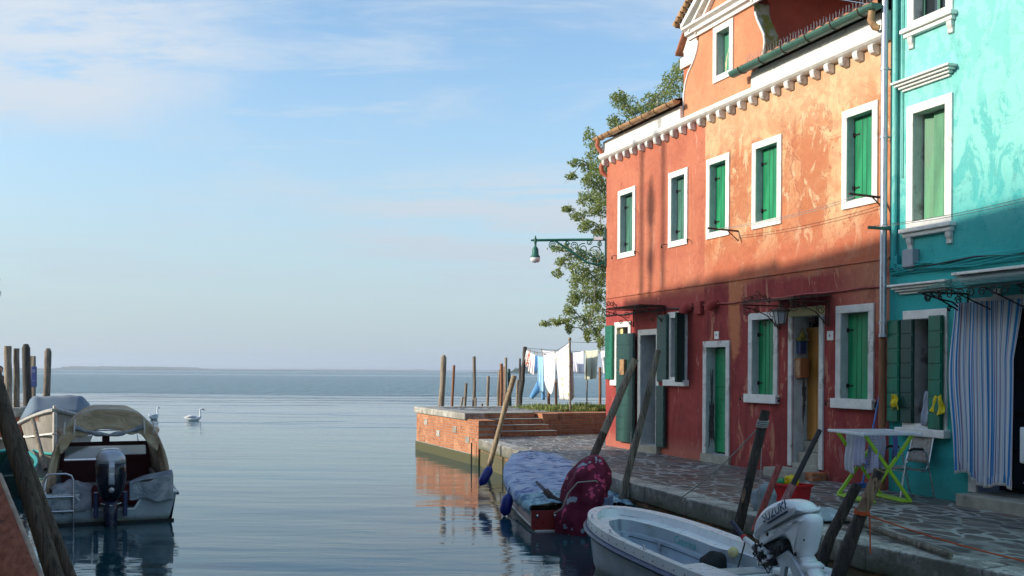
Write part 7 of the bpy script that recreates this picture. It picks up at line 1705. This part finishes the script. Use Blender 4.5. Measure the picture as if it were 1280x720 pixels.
c1 = k.noise(pr, .85, 7, .62, .8); c2 = k.noise(k.map(pl, (.8, 2.6, 1), (4.3, 1.2, 0), (0, 0, RAD(10))), 1.1, 7, .66, .6); c3 = k.noise(pl, 7., 5, .7)
def blobm(dx, dz, rx, rz, pw=1.):
    # soft region in direction space: azimuth ratio x/y and elevation ratio z/y
    a = k.math('DIVIDE', k.math('SUBTRACT', k.math('DIVIDE', s3[0], k.math('MAXIMUM', s3[1], .05)), dx), rx); b = k.math('DIVIDE', k.math('SUBTRACT', k.math('DIVIDE', s3[2], k.math('MAXIMUM', s3[1], .05)), dz), rz)
    return k.ramp(k.math('ADD', k.math('MULTIPLY', a, a), k.math('MULTIPLY', b, b)), 0., 1., 1., 0.)
b1 = blobm(-.50, .32, .30, .115); b2 = blobm(-.0, .14, .24, .075)
thin = k.math('MULTIPLY', k.ramp(c1, .46, .70, 0, .5), 1.); st = k.ramp(c2, .50, .70, 0, .45)
dense = k.math('MULTIPLY', b1, k.ramp(k.math('ADD', c1, k.math('MULTIPLY', c3, .4)), .50, .74, 0, .8))
dense2 = k.math('MULTIPLY', b2, k.ramp(k.math('ADD', c2, k.math('MULTIPLY', c3, .25)), .50, .70, 0, .9))
f = k.math('MINIMUM', k.math('ADD', k.math('MAXIMUM', thin, st), k.math('ADD', dense, dense2)), .92)
skc = k.mix(1., sky.outputs[0], (.76, .85, .87), 'MULTIPLY'); col = k.mix(f, skc, CLOUDC)
hz = k.ramp(el, .0, .32, .80, 0.)
col = k.mix(hz, col, HAZEC)
nt.links.new(col, bg.inputs[0]); bg.inputs[1].default_value = SKYSTR
if HAZE:
    mb = MB(); mb.box(-8500, 8500, -100, 6900, -3., 40.); hz_ = mb.build('haze', simple('haze_air', (1, 1, 1)), None); tag(hz_, kind='stuff'); hm = hz_.data.materials[0]
    t_ = hm.node_tree; t_.nodes.remove(t_.nodes['Principled BSDF']); pv_ = t_.nodes.new('ShaderNodeVolumePrincipled'); pv_.inputs['Color'].default_value = (.80, .88, 1., 1); pv_.inputs['Density'].default_value = HAZE; pv_.inputs['Anisotropy'].default_value = .2
    t_.links.new(pv_.outputs[0], t_.nodes['Material Output'].inputs['Volume'])
cam = bpy.data.cameras.new('camera'); co = bpy.data.objects.new('camera', cam); COL.objects.link(co); SC.camera = co
cam.sensor_width = 36.; cam.lens = 36.; cam.shift_y = (463.2-360)/1280; cam.clip_end = 20000; cam.clip_start = .05
co.matrix_world = Matrix.Translation((0, 0, EYE)) @ Matrix.Rotation(RAD(90), 4, 'X') @ Matrix.Rotation(ROLL, 4, 'Z')
SC.view_settings.view_transform = 'Standard'; SC.view_settings.look = 'None'; SC.view_settings.exposure = EXPO; SC.view_settings.gamma = 1.; SC.view_settings.use_curve_mapping = False
SC.render.engine = 'CYCLES'; cy = SC.cycles; cy.use_denoising = True; cy.max_bounces = 8; cy.diffuse_bounces = 4; cy.glossy_bounces = 4; cy.transmission_bounces = 6; cy.volume_bounces = 0; cy.caustics_reflective = False; cy.caustics_refractive = False; cy.sample_clamp_indirect = 8.
